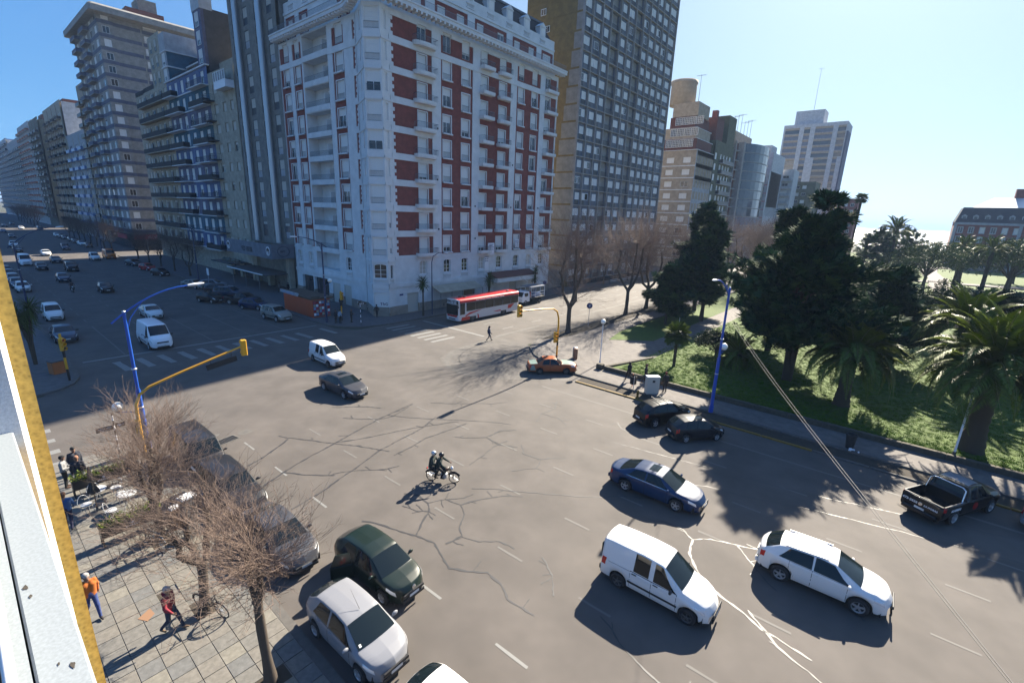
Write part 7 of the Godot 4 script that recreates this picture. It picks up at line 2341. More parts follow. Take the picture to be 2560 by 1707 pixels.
func street_things() -> void:
	# lamps
	blue_lamp("bright blue street lamp at the near corner with a globe on a bracket", Vector3(5.46, 0.13, -31.7), 8.1, Vector3(1, 0, 0), 3.1, 1.15, M.lamp_blue, Vector3(-1.0, 2.95, 0))
	blue_lamp("bright blue street lamp on the park footpath with a globe halfway up", Vector3(35.06, 0.14, -9.48), 9.4, Vector3(-1, 0, 0), 3.2, 0.8, M.lamp_blue, Vector3(0.45, 5.05, 0.1), 0.0)
	blue_lamp("dark blue street lamp beside the orange kiosk", Vector3(29.09, 0.13, -54.61), 9.8, Vector3(-1, 0, 0), 2.9, 0.7, M.lamp_dark, Vector3(0.75, 5.2, 0))
	blue_lamp("dark blue street lamp at the near kerb beyond the spiky palm", Vector3(5.3, 0.13, -86.0), 8.2, Vector3(1, 0, 0), 4.2, 2.0, M.lamp_dark)
	blue_lamp("dark blue street lamp in front of the cream block", Vector3(28.9, 0.13, -100.0), 9.5, Vector3(-1, 0, 0), 4.0, 1.2, M.lamp_dark)
	blue_lamp("dark blue street lamp beside the striped tower", Vector3(28.9, 0.13, -181.0), 9.5, Vector3(-1, 0, 0), 4.0, 1.2, M.lamp_dark)
	blue_lamp("dark blue street lamp far down at the near kerb", Vector3(5.3, 0.13, -150.0), 8.6, Vector3(1, 0, 0), 4.2, 1.6, M.lamp_dark)
	var t := thing("shepherd_crook_lamp", "slim black crook lamp on the pavement in front of the white stucco wall", "street lamp", Vector3(42.2, 0.13, -49.9))
	tubes(t, "pole", M.lamp_dark, [Vector3.ZERO, UP * 4.0, UP * 7.2, Vector3(0.15, 8.0, 0.1), Vector3(0.8, 8.5, 0.5), Vector3(1.5, 8.55, 0.9)], 0.08, 0.035)
	var b := MB.new()
	b.ball(Vector3(1.75, 8.5, 1.05), Vector3(0.28, 0.09, 0.16), 10, 6)
	part(t, "lamp_head", b, M.lamp_glass)
	globe_lamp("white globe lamp at the end of the garden wall", Vector3(39.5, 0.14, -21.6), 4.4)
	globe_lamp("white globe lamp on the lawn under the conifers", Vector3(62.6, 0.2, -22.7), 4.2)
	t = thing("white_post", "plain white post in front of the date palm trunk", "post", Vector3(38.4, 0.14, 4.25))
	tubes(t, "shaft", M.sign_white, [Vector3.ZERO, Vector3(0.02, 4.4, 0.02)], 0.06, 0.05)
	b = MB.new()
	b.lathe([[0.1, 0.0], [0.1, 0.5], [0.06, 0.55]], 10)
	part(t, "base", b, M.stone_wall)
	globe(t, Vector3(0.02, 4.6, 0.02), 0.22)
	# traffic lights
	t = signal_arm("traffic light whose long yellow arm reaches over the avenue from the near corner", Vector3(5.2, 0.13, -31.45), [Vector3(0.02, 2.9, 0), Vector3(0.25, 3.45, 0), Vector3(0.75, 3.8, 0), Vector3(2.4, 4.3, 0), Vector3(5.75, 5.2, 0)], false)
	signal_head(t, Vector3(5.85, 5.1, 0), PI)
	signal_head(t, Vector3(-0.16, 1.55, 0.0), PI)
	b = MB.new()
	b.cbox(Vector3(4.5, 4.38, 0.05), Vector3(1.75, 0.34, 0.05), 0.01, Basis(Vector3(0, 0, 1), 0.16))
	part(t, "name_board", b, M.black_matt)
	for x in [3.9, 5.1]: tubes(t, "board_hanger", M.iron, [Vector3(x, 4.45 + (x - 4.5) * 0.16, 0.03), Vector3(x, 4.72 + (x - 3.9) * 0.25, 0)], 0.02, 0.02, 6)
	t = signal_arm("traffic light on a black and yellow banded post at the park corner", Vector3(36.1, 0.14, -24.45), [Vector3(-0.05, 4.6, 0), Vector3(-0.35, 5.25, 0), Vector3(-1.0, 5.6, 0), Vector3(-2.6, 5.8, 0), Vector3(-5.6, 6.0, 0)], true)
	signal_head(t, Vector3(-6.0, 6.05, 0), 0.0)
	signal_head(t, Vector3(-0.42, 2.8, 0), 0.0)
	t = signal_arm("short traffic light in the shade beside the spiky palm", Vector3(4.35, 0.13, -49.0), [Vector3(0, 2.6, 0)], true)
	signal_head(t, Vector3(0, 3.0, 0.15), 0.6)
	t = signal_arm("traffic light beside the kiosk and the dark lamp post", Vector3(31.0, 0.13, -54.3), [Vector3(0, 2.4, 0)], true)
	signal_head(t, Vector3(0, 3.2, 0.1), 0.3)
	# street name signs
	t = sign_post("black and white banded street name post on the near corner", Vector3(4.22, 0.13, -32.2), 2.35)
	b = MB.new()
	b.cbox(Vector3(-0.42, 1.68, 0.05), Vector3(0.74, 0.26, 0.03), 0.008)
	var pl_ := part(t, "name_plate", b, M.black_gloss)
	text(pl_, "lettering", "BUENOS AIRES", 0.085, M.sign_white, Transform3D(Basis.IDENTITY, Vector3(-0.42, 1.72, 0.068)), 0.004)
	text(pl_, "lettering", "2300  2200", 0.085, M.sign_white, Transform3D(Basis.IDENTITY, Vector3(-0.42, 1.60, 0.068)), 0.004)
	b = MB.new()
	b.cbox(Vector3(0.26, 1.74, 0.05), Vector3(0.42, 0.26, 0.03), 0.008)
	pl_ = part(t, "arrow_plate", b, M.black_gloss)
	arrow(pl_, Vector3(0.26, 1.74, 0.068), 0.3)
	b = MB.new()
	b.lathe([[0.05, 2.35], [0.0, 2.5]], 8)
	part(t, "cap", b, M.black_gloss)
	t = sign_post("black and white banded street name post on the kiosk corner", Vector3(31.4, 0.13, -50.6), 2.6)
	for k in 2:
		b = MB.new()
		b.cbox(Vector3(0.25 - 0.3 * k, 2.68 + 0.26 * k, 0.05), Vector3(1.1 - 0.3 * k, 0.22, 0.03), 0.008, Basis(UP, 0.5 * k))
		pl_ = part(t, "name_plate", b, M.black_gloss)
		strokes(pl_, "lettering", M.sign_white, Transform3D(Basis(UP, 0.5 * k), Vector3(-0.15 - 0.3 * k, 2.62 + 0.26 * k, 0.06 + 0.1 * k)), [6, 3], 0.07, 0.12)
	t = thing("round_sign", "round dark blue cycle route sign on a thin post by the street trees", "sign", Vector3(52.7, 0.14, -31.0))
	tubes(t, "post", M.galvanised, [Vector3.ZERO, UP * 2.9], 0.03, 0.03, 8)
	b = MB.new()
	b.lathe([[0.0, 0.0], [0.38, 0.0], [0.38, 0.03], [0.0, 0.03]], 22, Vector3(-0.02, 2.75, 0.03), Basis(Vector3(1, 0, 0), PI / 2) )
	part(t, "disc", b, M.sign_blue, Transform3D(Basis(UP, -0.9), Vector3.ZERO))
	b = MB.new()
	b.mm(-0.03, 2.55, 0.065, 0.03, 2.9, 0.075); b.mm(-0.14, 2.78, 0.065, 0.14, 2.84, 0.075)
	part(t, "pictogram", b, M.sign_white, Transform3D(Basis(UP, -0.9), Vector3.ZERO))
	t = thing("parking_sign", "small round dark sign beside the flatbed truck", "sign", Vector3(68.0, 0.13, -49.6))
	tubes(t, "post", M.galvanised, [Vector3.ZERO, UP * 2.4], 0.03, 0.03, 8)
	b = MB.new()
	b.lathe([[0.0, 0.0], [0.34, 0.0], [0.34, 0.03], [0.0, 0.03]], 20, Vector3(0, 2.3, 0.03), Basis(Vector3(1, 0, 0), PI / 2))
	part(t, "disc", b, M.sign_blue, Transform3D(Basis(UP, -0.9), Vector3.ZERO))
	t = thing("white_notice_sign", "small white notice board on a post near the angled parking", "sign", Vector3(29.0, 0.13, -95.0))
	tubes(t, "post", M.galvanised, [Vector3.ZERO, UP * 2.0], 0.03, 0.03, 8)
	b = MB.new()
	b.cbox(Vector3(0, 2.2, 0), Vector3(0.06, 1.2, 0.95), 0.02)
	part(t, "board", b, M.sign_white)
	kiosk()
	cafe()
	# utilities by the park kerb
	t = thing("utility_cabinet", "pale grey utility cabinet standing by the yellow kerb", "cabinet", Vector3(35.55, 0.14, -14.45), deg_to_rad(-45))
	b = MB.new()
	b.cbox(Vector3(0, 0.72, 0), Vector3(1.05, 1.42, 0.55), 0.03)
	part(t, "housing", b, M.cabinet)
	b = MB.new()
	b.cbox(Vector3(0, 1.45, 0), Vector3(1.13, 0.06, 0.62), 0.015)
	part(t, "lid", b, M.sill_white)
	b = MB.new()
	b.mm(-0.1, 1.0, 0.276, 0.12, 1.2, 0.285)
	part(t, "warning_label", b, M.dark_panel)
	for x in [-0.26, 0.26]:
		b = MB.new()
		b.mm(x - 0.24, 0.08, 0.276, x + 0.24, 1.32, 0.282)
		part(t, "door", b, M.cabinet)
	t = thing("litter_bin_frame", "dark litter bin in a metal frame next to the utility cabinet", "bin", Vector3(35.5, 0.14, -16.1), 0.6)
	for x in [-0.36, 0.36]: tubes(t, "frame_post", M.galvanised if x < 0 else M.kiosk_orange, [Vector3(x, 0, 0), Vector3(x, 1.15, 0)], 0.03, 0.03, 7)
	b = MB.new()
	b.lathe([[0.20, 0.35], [0.27, 0.4], [0.28, 1.05], [0.24, 1.05], [0.22, 0.5]], 14)
	part(t, "bin", b, M.black_matt)
	t = thing("fire_hydrant", "small yellow hydrant by the kerb in front of the black hatchback", "hydrant", Vector3(33.95, 0.05, -14.9))
	b = MB.new()
	b.lathe([[0.13, 0.0], [0.13, 0.06], [0.09, 0.1], [0.09, 0.45], [0.12, 0.5], [0.08, 0.6], [0.0, 0.64]], 12)
	part(t, "barrel", b, M.paint_yellow)
	b = MB.new()
	b.tube([Vector3(-0.18, 0.36, 0), Vector3(0.18, 0.36, 0)], [0.05, 0.05], 9)
	part(t, "outlet", b, M.paint_yellow)
	t = thing("street_bin", "black plastic bin with rubbish at its foot on the park footpath", "bin", Vector3(35.6, 0.14, -0.85))
	b = MB.new()
	b.lathe([[0.22, 0.0], [0.30, 0.85], [0.33, 0.86], [0.33, 0.95], [0.27, 0.95], [0.2, 0.3], [0.0, 0.28]], 16)
	part(t, "body", b, M.black_matt)
	b = MB.new()
	for k in 9: b.ball(Vector3(-0.35 + rr(-0.25, 0.25), 0.05, 0.25 + rr(-0.3, 0.3)), Vector3(rr(0.05, 0.12), 0.05, rr(0.05, 0.12)), 6, 4)
	part(t, "rubbish", b, M.sign_white)
	t = thing("twin_bins", "pair of round-shouldered steel litter bins at the park corner", "bin", Vector3(38.9, 0.14, -24.1), 0.4)
	for k in 2:
		b = MB.new()
		b.lathe([[0.22, 0.0], [0.24, 0.05], [0.24, 1.0], [0.2, 1.08], [0.0, 1.1]], 14, Vector3(0.5 * k, 0.05, -0.12 * k))
		part(t, "bin", b, M.galvanised if k == 1 else M.wood)
	# near pavement totem
	t = thing("service_pillar", "tall grey service pillar beside the pruned trees", "pillar", Vector3(4.62, 0.13, -21.4), 0.25)
	b = MB.new()
	b.cbox(Vector3(0, 0.95, 0), Vector3(0.52, 1.9, 0.36), 0.03)
	part(t, "housing", b, M.galv_dull)
	b = MB.new()
	b.cbox(Vector3(0, 1.95, 0), Vector3(0.6, 0.09, 0.44), 0.02)
	part(t, "lid", b, M.sign_white)
	for y in [0.2, 0.8, 1.35]:
		b = MB.new()
		b.mm(-0.22, y, 0.181, 0.22, y + 0.5, 0.188)
		part(t, "door", b, M.galv_dull)
	t = thing("meter_box", "low brown box with a white lid next to the service pillar", "box", Vector3(4.35, 0.13, -22.5), 0.2)
	b = MB.new()
	b.cbox(Vector3(0, 0.5, 0), Vector3(0.46, 1.0, 0.34), 0.03)
	part(t, "housing", b, M.wood)
	b = MB.new()
	b.cbox(Vector3(0, 1.04, 0), Vector3(0.4, 0.1, 0.3), 0.03)
	part(t, "lid", b, M.sign_white)
	t = thing("orange_box", "orange junction box with a pale lid on the shaded corner", "box", Vector3(4.1, 0.13, -51.9), 0.3)
	b = MB.new()
	b.cbox(Vector3(0, 0.5, 0), Vector3(1.0, 1.0, 0.8), 0.04)
	part(t, "housing", b, M.orange_dull)
	b = MB.new()
	b.cbox(Vector3(0, 1.05, 0), Vector3(1.06, 0.1, 0.86), 0.03)
	part(t, "lid", b, M.slab_grey)
	bicycle("bicycle leaned against the first pruned tree by the red-jacketed man", Vector3(3.75, 0.14, -16.35), 0.35, 0.12, M.iron)
	bicycle("bicycle leaned against the pruned tree next to the planter", Vector3(3.35, 0.14, -21.6), 0.2, -0.1, M.rail_grey)
	# overhead cables from the park lamp to the house
	for k in 2:
		t = thing("overhead_cable", "thin overhead cable strung across the avenue from the blue lamp", "cable", Vector3.ZERO, 0.0, "overhead cables")
		var pts := []
		for i in 15:
			var f := i / 14.0
			pts.append(Vector3(34.98, 8.0 - 0.25 * k, -9.4).lerp(CABLE_END + Vector3(0, -0.05 * k, 0.06 * k), f) - UP * 0.35 * sin(f * PI))
		tubes(t, "wire", M.iron, pts, 0.006, 0.004, 5)
		var cb := MB.new()
		cb.cbox(Vector3(34.98, 8.0 - 0.25 * k, -9.42), Vector3(0.1, 0.08, 0.1), 0.02)
		part(t, "insulator", cb, M.dark_panel)
	# barrier by the far kerb of the street
	t = thing("crash_barrier", "low steel barrier along the far kerb under the grid tower", "barrier", Vector3(92.0, 0.13, -49.6))
	for k in 4:
		b = MB.new()
		b.mm(k * 5.0, 0.0, -0.06, k * 5.0 + 0.12, 0.9, 0.06)
		part(t, "post", b, M.iron)
	for y in [0.45, 0.8]:
		b = MB.new()
		b.mm(0, y, 0.062, 15.1, y + 0.12, 0.10)
		part(t, "rail", b, M.galvanised)
const CABLE_END := Vector3(0.0, 10.79, 3.32)
func arrow(parent: Node, p: Vector3, s: float) -> void:
	var b := MB.new()
	b.mm(p.x - s * 0.1, p.y - s * 0.1, p.z, p.x + s * 0.5, p.y + s * 0.1, p.z + 0.004)
	b.tri(p + Vector3(-s * 0.5, 0, 0.004), p + Vector3(0, -s * 0.36, 0.004), p + Vector3(-s * 0.1, 0, 0.004)); b.tri(p + Vector3(-s * 0.5, 0, 0.004), p + Vector3(-s * 0.1, 0, 0.004), p + Vector3(0, s * 0.36, 0.004))
	part(parent, "arrow", b, M.sign_white)
func kiosk() -> void:
	var t := thing("street_kiosk", "bright orange newspaper kiosk with a rusty flat roof on the corner", "kiosk", Vector3(29.1, 0.13, -58.0))
	var b := MB.new()
	b.mm(0, 0, -8.0, 2.4, 2.35, 0)
	part(t, "body", b, M.kiosk_orange)
	for k in 5:
		b = MB.new()
		b.mm(-0.02, 0.05, -7.9 + k * 1.6, -0.002, 2.3, -6.4 + k * 1.6)
		part(t, "side_panel", b, M.kiosk_orange)
	for k in 3:
		b = MB.new()
		b.mm(0.08 + k * 0.78, 0.1, 0.002, 0.8 + k * 0.78, 2.2, 0.03)
		var f := part(t, "display_front", b, M.pane_room)
		for j in 5:
			for i in 2:
				var q := MB.new()
				q.mm(0.12 + k * 0.78 + i * 0.34, 0.25 + j * 0.38, 0.031, 0.42 + k * 0.78 + i * 0.34, 0.58 + j * 0.38, 0.036)
				part(f, "magazine", q, [M.sign_white, M.car_red, M.rail_blue, M.cream_render, M.awning_red][(j + i * 2 + k) % 5])
	b = MB.new()
	b.cbox(Vector3(1.2, 2.5, -4.0), Vector3(3.1, 0.22, 8.8), 0.05)
	part(t, "roof", b, M.rust_roof)
	b = MB.new()
	b.cbox(Vector3(-0.3, 2.62, -5.6), Vector3(0.12, 0.42, 5.2), 0.03)
	var sg := part(t, "roof_sign", b, M.pale_grey)
	strokes(sg, "sign_lettering", M.rail_blue, Transform3D(Basis(UP, -PI / 2), Vector3(-0.365, 2.5, -7.6)), [4, 7], 0.3, 0.22)
	b = MB.new()
	b.cbox(Vector3(0.4, 2.66, 0.2), Vector3(1.2, 0.36, 0.12), 0.03)
	part(t, "front_sign", b, M.dark_panel)
	# posters on the end wall
	for k in 2:
		b = MB.new()
		b.mm(2.402, 0.6, -2.6 - k * 1.6, 2.42, 1.9, -1.4 - k * 1.6)
		part(t, "poster", b, M.sign_white)
func cafe() -> void:
	# two long black planters round the pavement tables
	for q in [[3.0, -23.35, 2.1, 0.05, "long black planter box with clipped shrubs on the side of the pruned trees"], [2.95, -28.55, 2.3, 0.03, "long black planter box with clipped shrubs on the corner side of the cafe tables"]]:
		var t := thing("planter", q[4], "planter", Vector3(q[0], 0.13, q[1]), q[3], "black cafe planters")
		var b := MB.new()
		var w: float = q[2]
		b.mm(-w / 2, 0.42, -0.2, w / 2, 0.86, 0.2)
		part(t, "box", b, M.black_gloss)
		for sx in [-1, 1]:
			for sz in [-1, 1]:
				b = MB.new()
				b.mm(sx * (w / 2 - 0.03) - 0.025, 0, sz * 0.17 - 0.025, sx * (w / 2 - 0.03) + 0.025, 0.42, sz * 0.17 + 0.025)
				part(t, "leg", b, M.black_gloss)
		strokes(t, "logo", M.sign_white, Transform3D(Basis.IDENTITY, Vector3(-0.25, 0.56, 0.19)), [7], 0.07, 0.07)
		b = MB.new()
		b.ball(Vector3(0, 0.71, 0.203), Vector3(0.05, 0.05, 0.01), 8, 4)
		part(t, "logo_mark", b, M.sign_white)
		b = MB.new()
		b.mm(-w / 2 + 0.03, 0.83, -0.17, w / 2 - 0.03, 0.868, 0.17)
		part(t, "soil", b, M.earth)
		leaf_mass(t, "shrubs", 420, func() -> Vector3: return Vector3(rr(-w / 2, w / 2), 0.86 + rr(0.0, 0.42) * (0.6 + 0.4 * sin(rr(0, 6.0))), rr(-0.24, 0.24)), 0.085, [Color(0.10, 0.14, 0.02), Color(0.16, 0.18, 0.03), Color(0.06, 0.09, 0.02)])
	for q in [[3.35, -25.8, "round white cafe table next to the bare tree"], [2.5, -27.2, "round white cafe table near the seated man"]]:
		var t := thing("cafe_table", q[2], "table", Vector3(q[0], 0.13, q[1]), 0.0, "cafe tables")
		var b := MB.new()
		b.lathe([[0.0, 0.70], [0.36, 0.70], [0.37, 0.715], [0.36, 0.73], [0.0, 0.73]], 22)
		part(t, "tabletop", b, M.table_white)
		for k in 3:
			var a := TAU * k / 3 + 0.4
			tubes(t, "leg", M.galvanised, [Vector3(cos(a) * 0.3, 0, sin(a) * 0.3), Vector3(cos(a) * 0.05, 0.4, sin(a) * 0.05), Vector3(cos(a) * 0.2, 0.70, sin(a) * 0.2)], 0.013, 0.013, 6)
	for q in [[2.65, -25.3, 1.2], [3.25, -26.6, 3.3], [2.0, -26.6, 0.4], [2.45, -28.0, 3.1], [3.2, -27.4, -1.4]]:
		var t := thing("cafe_chair", "white cafe chair with a looped metal back at the pavement tables", "chair", Vector3(q[0], 0.13, q[1]), q[2], "white cafe chairs")
		var b := MB.new()
		b.lathe([[0.0, 0.43], [0.21, 0.43], [0.215, 0.445], [0.20, 0.46], [0.0, 0.46]], 16)
		part(t, "seat", b, M.table_white)
		var pts := []
		for k in 9:
			var a := PI * k / 8
			pts.append(Vector3(cos(a) * 0.24, 0.46 + sin(a) * 0.38, -0.16 - sin(a) * 0.08))
		tubes(t, "backrest", M.table_white, pts, 0.016, 0.016, 7)
		for k in 4:
			var a := TAU * k / 4 + PI / 4
			tubes(t, "leg", M.galvanised, [Vector3(cos(a) * 0.25, 0, sin(a) * 0.25), Vector3(cos(a) * 0.18, 0.44, sin(a) * 0.18)], 0.012, 0.012, 6)
	for q in [[2.3, -26.3, "folded black parasol on a wooden pole in a round base by the cafe tables"], [4.1, -27.2, "folded black parasol under the bare trees beside the parked van"]]:
		var t := thing("folded_parasol", q[2], "parasol", Vector3(q[0], 0.13, q[1]))
		var b := MB.new()
		b.lathe([[0.0, 0.0], [0.28, 0.0], [0.28, 0.05], [0.06, 0.09], [0.04, 0.3]], 18)
		part(t, "base", b, M.concrete)
		tubes(t, "pole", M.wood, [UP * 0.05, UP * 2.35], 0.022, 0.02, 8)
		b = MB.new()
		var rows := []
		for k in 9:
			var f := k / 8.0
			var row := PackedVector3Array()
			for j in 16:
				var a := TAU * j / 16
				var r := lerpf(0.17, 0.035, f) * (1.0 + 0.32 * sin(j * PI / 2 + f * 2.0)) * (0.85 + 0.3 * sin(f * 9.0 + 1.0) * (1 - f))
				row.append(Vector3(cos(a) * r, 1.05 + f * 1.3, sin(a) * r))
			rows.append(row)
		b.grid(rows, true, true)
		part(t, "folded_canopy", b, M.black_matt)
# ---------------------------------------------------------------- plants
func leaf_shape() -> Mesh:
	if not cache.has("leafm"):
		var b := MB.new()
		for k in 3:
			var a := TAU * k / 3
			var d := Vector3(cos(a), 0.35, sin(a)).normalized()
			var s := d.cross(UP).normalized() * 0.32
			var m := d * 0.55 + UP * 0.10
			b.quad(Vector3.ZERO, m + s, d, m - s)
		cache["leafm"] = b.mesh()
	return cache["leafm"]
func spin() -> Basis:
	return Basis.from_euler(Vector3(rr(0, TAU), rr(0, TAU), rr(0, TAU)))
func leaf_mass(parent: Node, called: String, n: int, where: Callable, size: float, cols: Array) -> void:
	var sp := []
	var cs := []
	for i in n:
		sp.append(Transform3D(spin().scaled(Vector3.ONE * size * rr(0.7, 1.35)), where.call()))
		var c: Color = cols[rg.randi() % cols.size()]
		cs.append(c * rr(0.75, 1.25))
	many(parent, called, leaf_shape(), M.leaf, sp, cs)
# twiggy growth: thin tapering shoots with side shoots
func shoot(mb: MB, p: Vector3, d: Vector3, l: float, r: float, lev: int, up: float) -> void:
	var a := p
	var pts := [p]
	var rd := [r]
	var k := 3 if lev > 0 else 2
	var dd := d
	for i in k:
		dd = (dd + Vector3(rr(-0.22, 0.22), rr(-0.12, 0.2) + up, rr(-0.22, 0.22))).normalized()
		a += dd * l / k
		pts.append(a); rd.append(r * (1.0 - 0.75 * (i + 1) / k))
	mb.tube(pts, rd, 3, false)
	if lev <= 0: return
	var kids := 5 if lev > 1 else 4
	for i in kids:
		var f := 0.25 + 0.75 * (i + rr(0, 1)) / kids
		var at_: Vector3 = pts[mini(int(f * k), k - 1)].lerp(pts[mini(int(f * k) + 1, k)], fmod(f * k, 1.0))
		var sd := (dd + Vector3(rr(-0.9, 0.9), rr(-0.35, 0.55), rr(-0.9, 0.9))).normalized()
		shoot(mb, at_, sd, l * rr(0.32, 0.55), r * 0.6, lev - 1, up)
# a pruned street tree; returns [wood, twigs] meshes
func pruned(key: String, sd: int, crotch: float, limbs: Array, r: float, shoots: int, sl: float, up: float, lev := 2, tr := 0.009) -> Array:
	if cache.has(key): return cache[key]
	rg.seed = sd
	var w := MB.new()
	var tw := MB.new()
	var pts := []
	var rd := []
	for k in 7:
		var f := k / 6.0
		pts.append(Vector3(sin(f * 3.0 + sd) * 0.06, crotch * f, cos(f * 2.0 + sd) * 0.05))
		rd.append(r * (1.35 - 0.35 * minf(f * 4.0, 1.0)) * (1.0 - 0.12 * f) * rr(0.94, 1.06))
	w.tube(pts, rd, 10)
	var top: Vector3 = pts[6]
	w.ball(top, Vector3(r, r * 0.9, r) * 1.08, 8, 6)
	for q in limbs:
		var d := Vector3(q[0], q[1], q[2])
		var lp := [top]
		var lr := [r * 0.78]
		var n: int = 5
		for k in n:
			var f := (k + 1.0) / n
			var bend := Vector3(d.x * minf(f * 1.7, 1.0), d.y * pow(f, 1.25), d.z * minf(f * 1.7, 1.0))
			lp.append(top + bend + Vector3(rr(-0.05, 0.05), 0, rr(-0.05, 0.05)) * d.length())
			lr.append(r * lerpf(0.74, 0.4, f))
		w.tube(lp, lr, 8)
		for k in [1, 2, 3, 4, 5]:
			var kn := r * rr(0.5, 0.75) * (1.0 if k < 5 else 0.9)
			if k > 1: w.ball(lp[k] + Vector3(rr(-0.5, 0.5), 0, rr(-0.5, 0.5)) * r, Vector3.ONE * kn, 7, 5)
			var ns := shoots / 2 if k == 5 else (shoots / 8 if k > 1 else shoots / 16)
			for i in ns:
				var o := Vector3(rr(-1, 1), rr(-0.1, 1.1), rr(-1, 1)).normalized()
				shoot(tw, lp[k] + o * kn * 0.5, (o + Vector3(d.x, 0, d.z).normalized() * 0.35).normalized(), sl * rr(0.55, 1.15), tr, lev, up)
	cache[key] = [w.mesh(), tw.mesh()]
	return cache[key]
func bare_tree(label: String, ms: Array, p: Vector3, turn: float, sc: float, group: String, bk := "bark") -> Node3D:
	var t := thing("bare_tree", label, "tree", p, turn, group)
	t.scale = Vector3.ONE * sc
	part(t, "trunk", ms[0], M[bk])
	var tw := part(t, "twigs", ms[1], M.twig)
	tw.set_meta("kind", "stuff")
	return t
func spray_shape() -> Mesh:
	if not cache.has("spray"):
		rg.seed = 5
		var b := MB.new()
		for k in 9:
			var a := lerpf(-1.1, 1.1, k / 8.0)
			var d := Vector3(sin(a), rr(-0.12, 0.2), cos(a)) * rr(0.6, 1.0)
			var s := Vector3(cos(a), 0, -sin(a)) * 0.075
			var o := Vector3(0, rr(-0.06, 0.06), rr(0.0, 0.25))
			b.quad(o - s * 0.4, o + d * 0.6 - s, o + d, o + d * 0.6 + s)
		cache["spray"] = b.mesh()
	return cache["spray"]
func conifer(label: String, p: Vector3, h: float, w: float, clear: float, sd: int, dens: int, cols: Array, group := "dark conifers in the park", stems := 1, flat := false) -> void:
	rg.seed = sd
	var t := thing("conifer_tree", label, "tree", p, 0.0, group)
	var tb := MB.new()
	var tops := []
	for s in stems:
		var lean := Vector3(rr(-1, 1), 0, rr(-1, 1)) * (w * 0.045 if stems > 1 else 0.2)
		var hh := h * (1.0 if s == 0 else rr(0.80, 0.95))
		tops.append([lean, hh])
		tb.tube([Vector3(lean.x * 0.1, -0.1, lean.z * 0.1), Vector3(lean.x * 0.3, h * 0.12, lean.z * 0.3), lean * 0.8 + UP * hh * 0.5, lean + UP * hh * 0.97], [0.018 * h + 0.08, 0.014 * h + 0.05, 0.008 * h, 0.02], 9)
	var sp := []
	var cs := []
	var nb := int(46 + h * 3)
	for i in nb:
		var st: Array = tops[rg.randi() % stems]
		var f := pow((i + rr(0, 1)) / nb, 0.85)
		var y := lerpf(clear, st[1], f)
		var ang := rr(0, TAU)
		var prof := (1.0 - f) * 0.9 + 0.1 if not flat else sqrt(maxf(0.0, 1.0 - pow(2.0 * f - 0.9, 2.0)))
		prof *= (0.72 + 0.28 * sin(f * 17.0 + sd)) * rr(0.75, 1.12)
		if f < 0.12: prof *= 0.65 + f * 3.0
		var l := maxf(w * 0.5 * prof, 0.5)
		var base: Vector3 = (st[0] as Vector3) * (y / st[1]) + UP * y
		var d := Vector3(cos(ang), rr(0.05, 0.45), sin(ang)).normalized()
		var tip := base + d * l
		tb.tube([base - UP * 0.15 * l, base + d * l * 0.5 - UP * 0.05 * l, tip], [0.035 + 0.004 * h, 0.022, 0.008], 4, false)
		var ns := int(dens * (0.4 + l / (w * 0.5)))
		for k in ns:
			var g := pow(rr(0.12, 1.0), 0.7)
			var off := Vector3(rr(-1, 1), rr(-0.45, 0.6), rr(-1, 1)) * (0.16 * l + 0.25)
			var q := base + d * l * g + off
			var dirn := (d + Vector3(rr(-0.7, 0.7), rr(-0.25, 0.75), rr(-0.7, 0.7))).normalized()
			var bs := Basis.looking_at(-dirn, UP).rotated(dirn, rr(-0.9, 0.9)).scaled(Vector3.ONE * rr(0.5, 1.0) * (0.85 + 0.012 * h))
			sp.append(Transform3D(bs, q))
			cs.append((cols[rg.randi() % cols.size()] as Color) * rr(0.7, 1.3))
	part(t, "trunk", tb, M.bark)
	many(t, "crown", spray_shape(), M.needle, sp, cs)
func frond(key: String, l: float, droop: float, lw: float, pairs: int, ll: float) -> Mesh:
	if cache.has(key): return cache[key]
	var b := MB.new()
	var pts := []
	var rd := []
	for k in 11:
		var f := k / 10.0
		pts.append(Vector3(0, sin(f * 1.3) * l * 0.30 - droop * l * f * f * f, l * (f - 0.18 * droop * f * f)))
		rd.append(lerpf(0.035, 0.006, f))
	b.col = Color(0.16, 0.15, 0.06)
	b.tube(pts, rd, 4, false)
	for k in pairs:
		var f := 0.14 + 0.86 * k / pairs
		var i := mini(int(f * 10), 9)
		var p: Vector3 = pts[i].lerp(pts[i + 1], f * 10 - i)
		var d: Vector3 = (pts[i + 1] - pts[i]).normalized()
		var len_ := ll * sin(clampf(f * 1.05, 0, 1) * PI * 0.86 + 0.32) * rr(0.85, 1.1)
		for s in [-1.0, 1.0]:
			var sd := Vector3(s, 0, 0)
			var u: Vector3 = (sd * 0.72 + d * 0.62 + d.cross(sd) * s * -0.0 + UP * rr(0.06, 0.26)).normalized()
			var wv := d * lw
			b.col = Color(0.095, 0.13, 0.018) * rr(0.7, 1.2)
			var tip: Vector3 = p + u * len_ - UP * len_ * 0.18
			b.quad(p - wv * 0.5, p + u * len_ * 0.5 - wv, tip, p + u * len_ * 0.5 + wv)
	cache[key] = b.mesh()
	return cache[key]
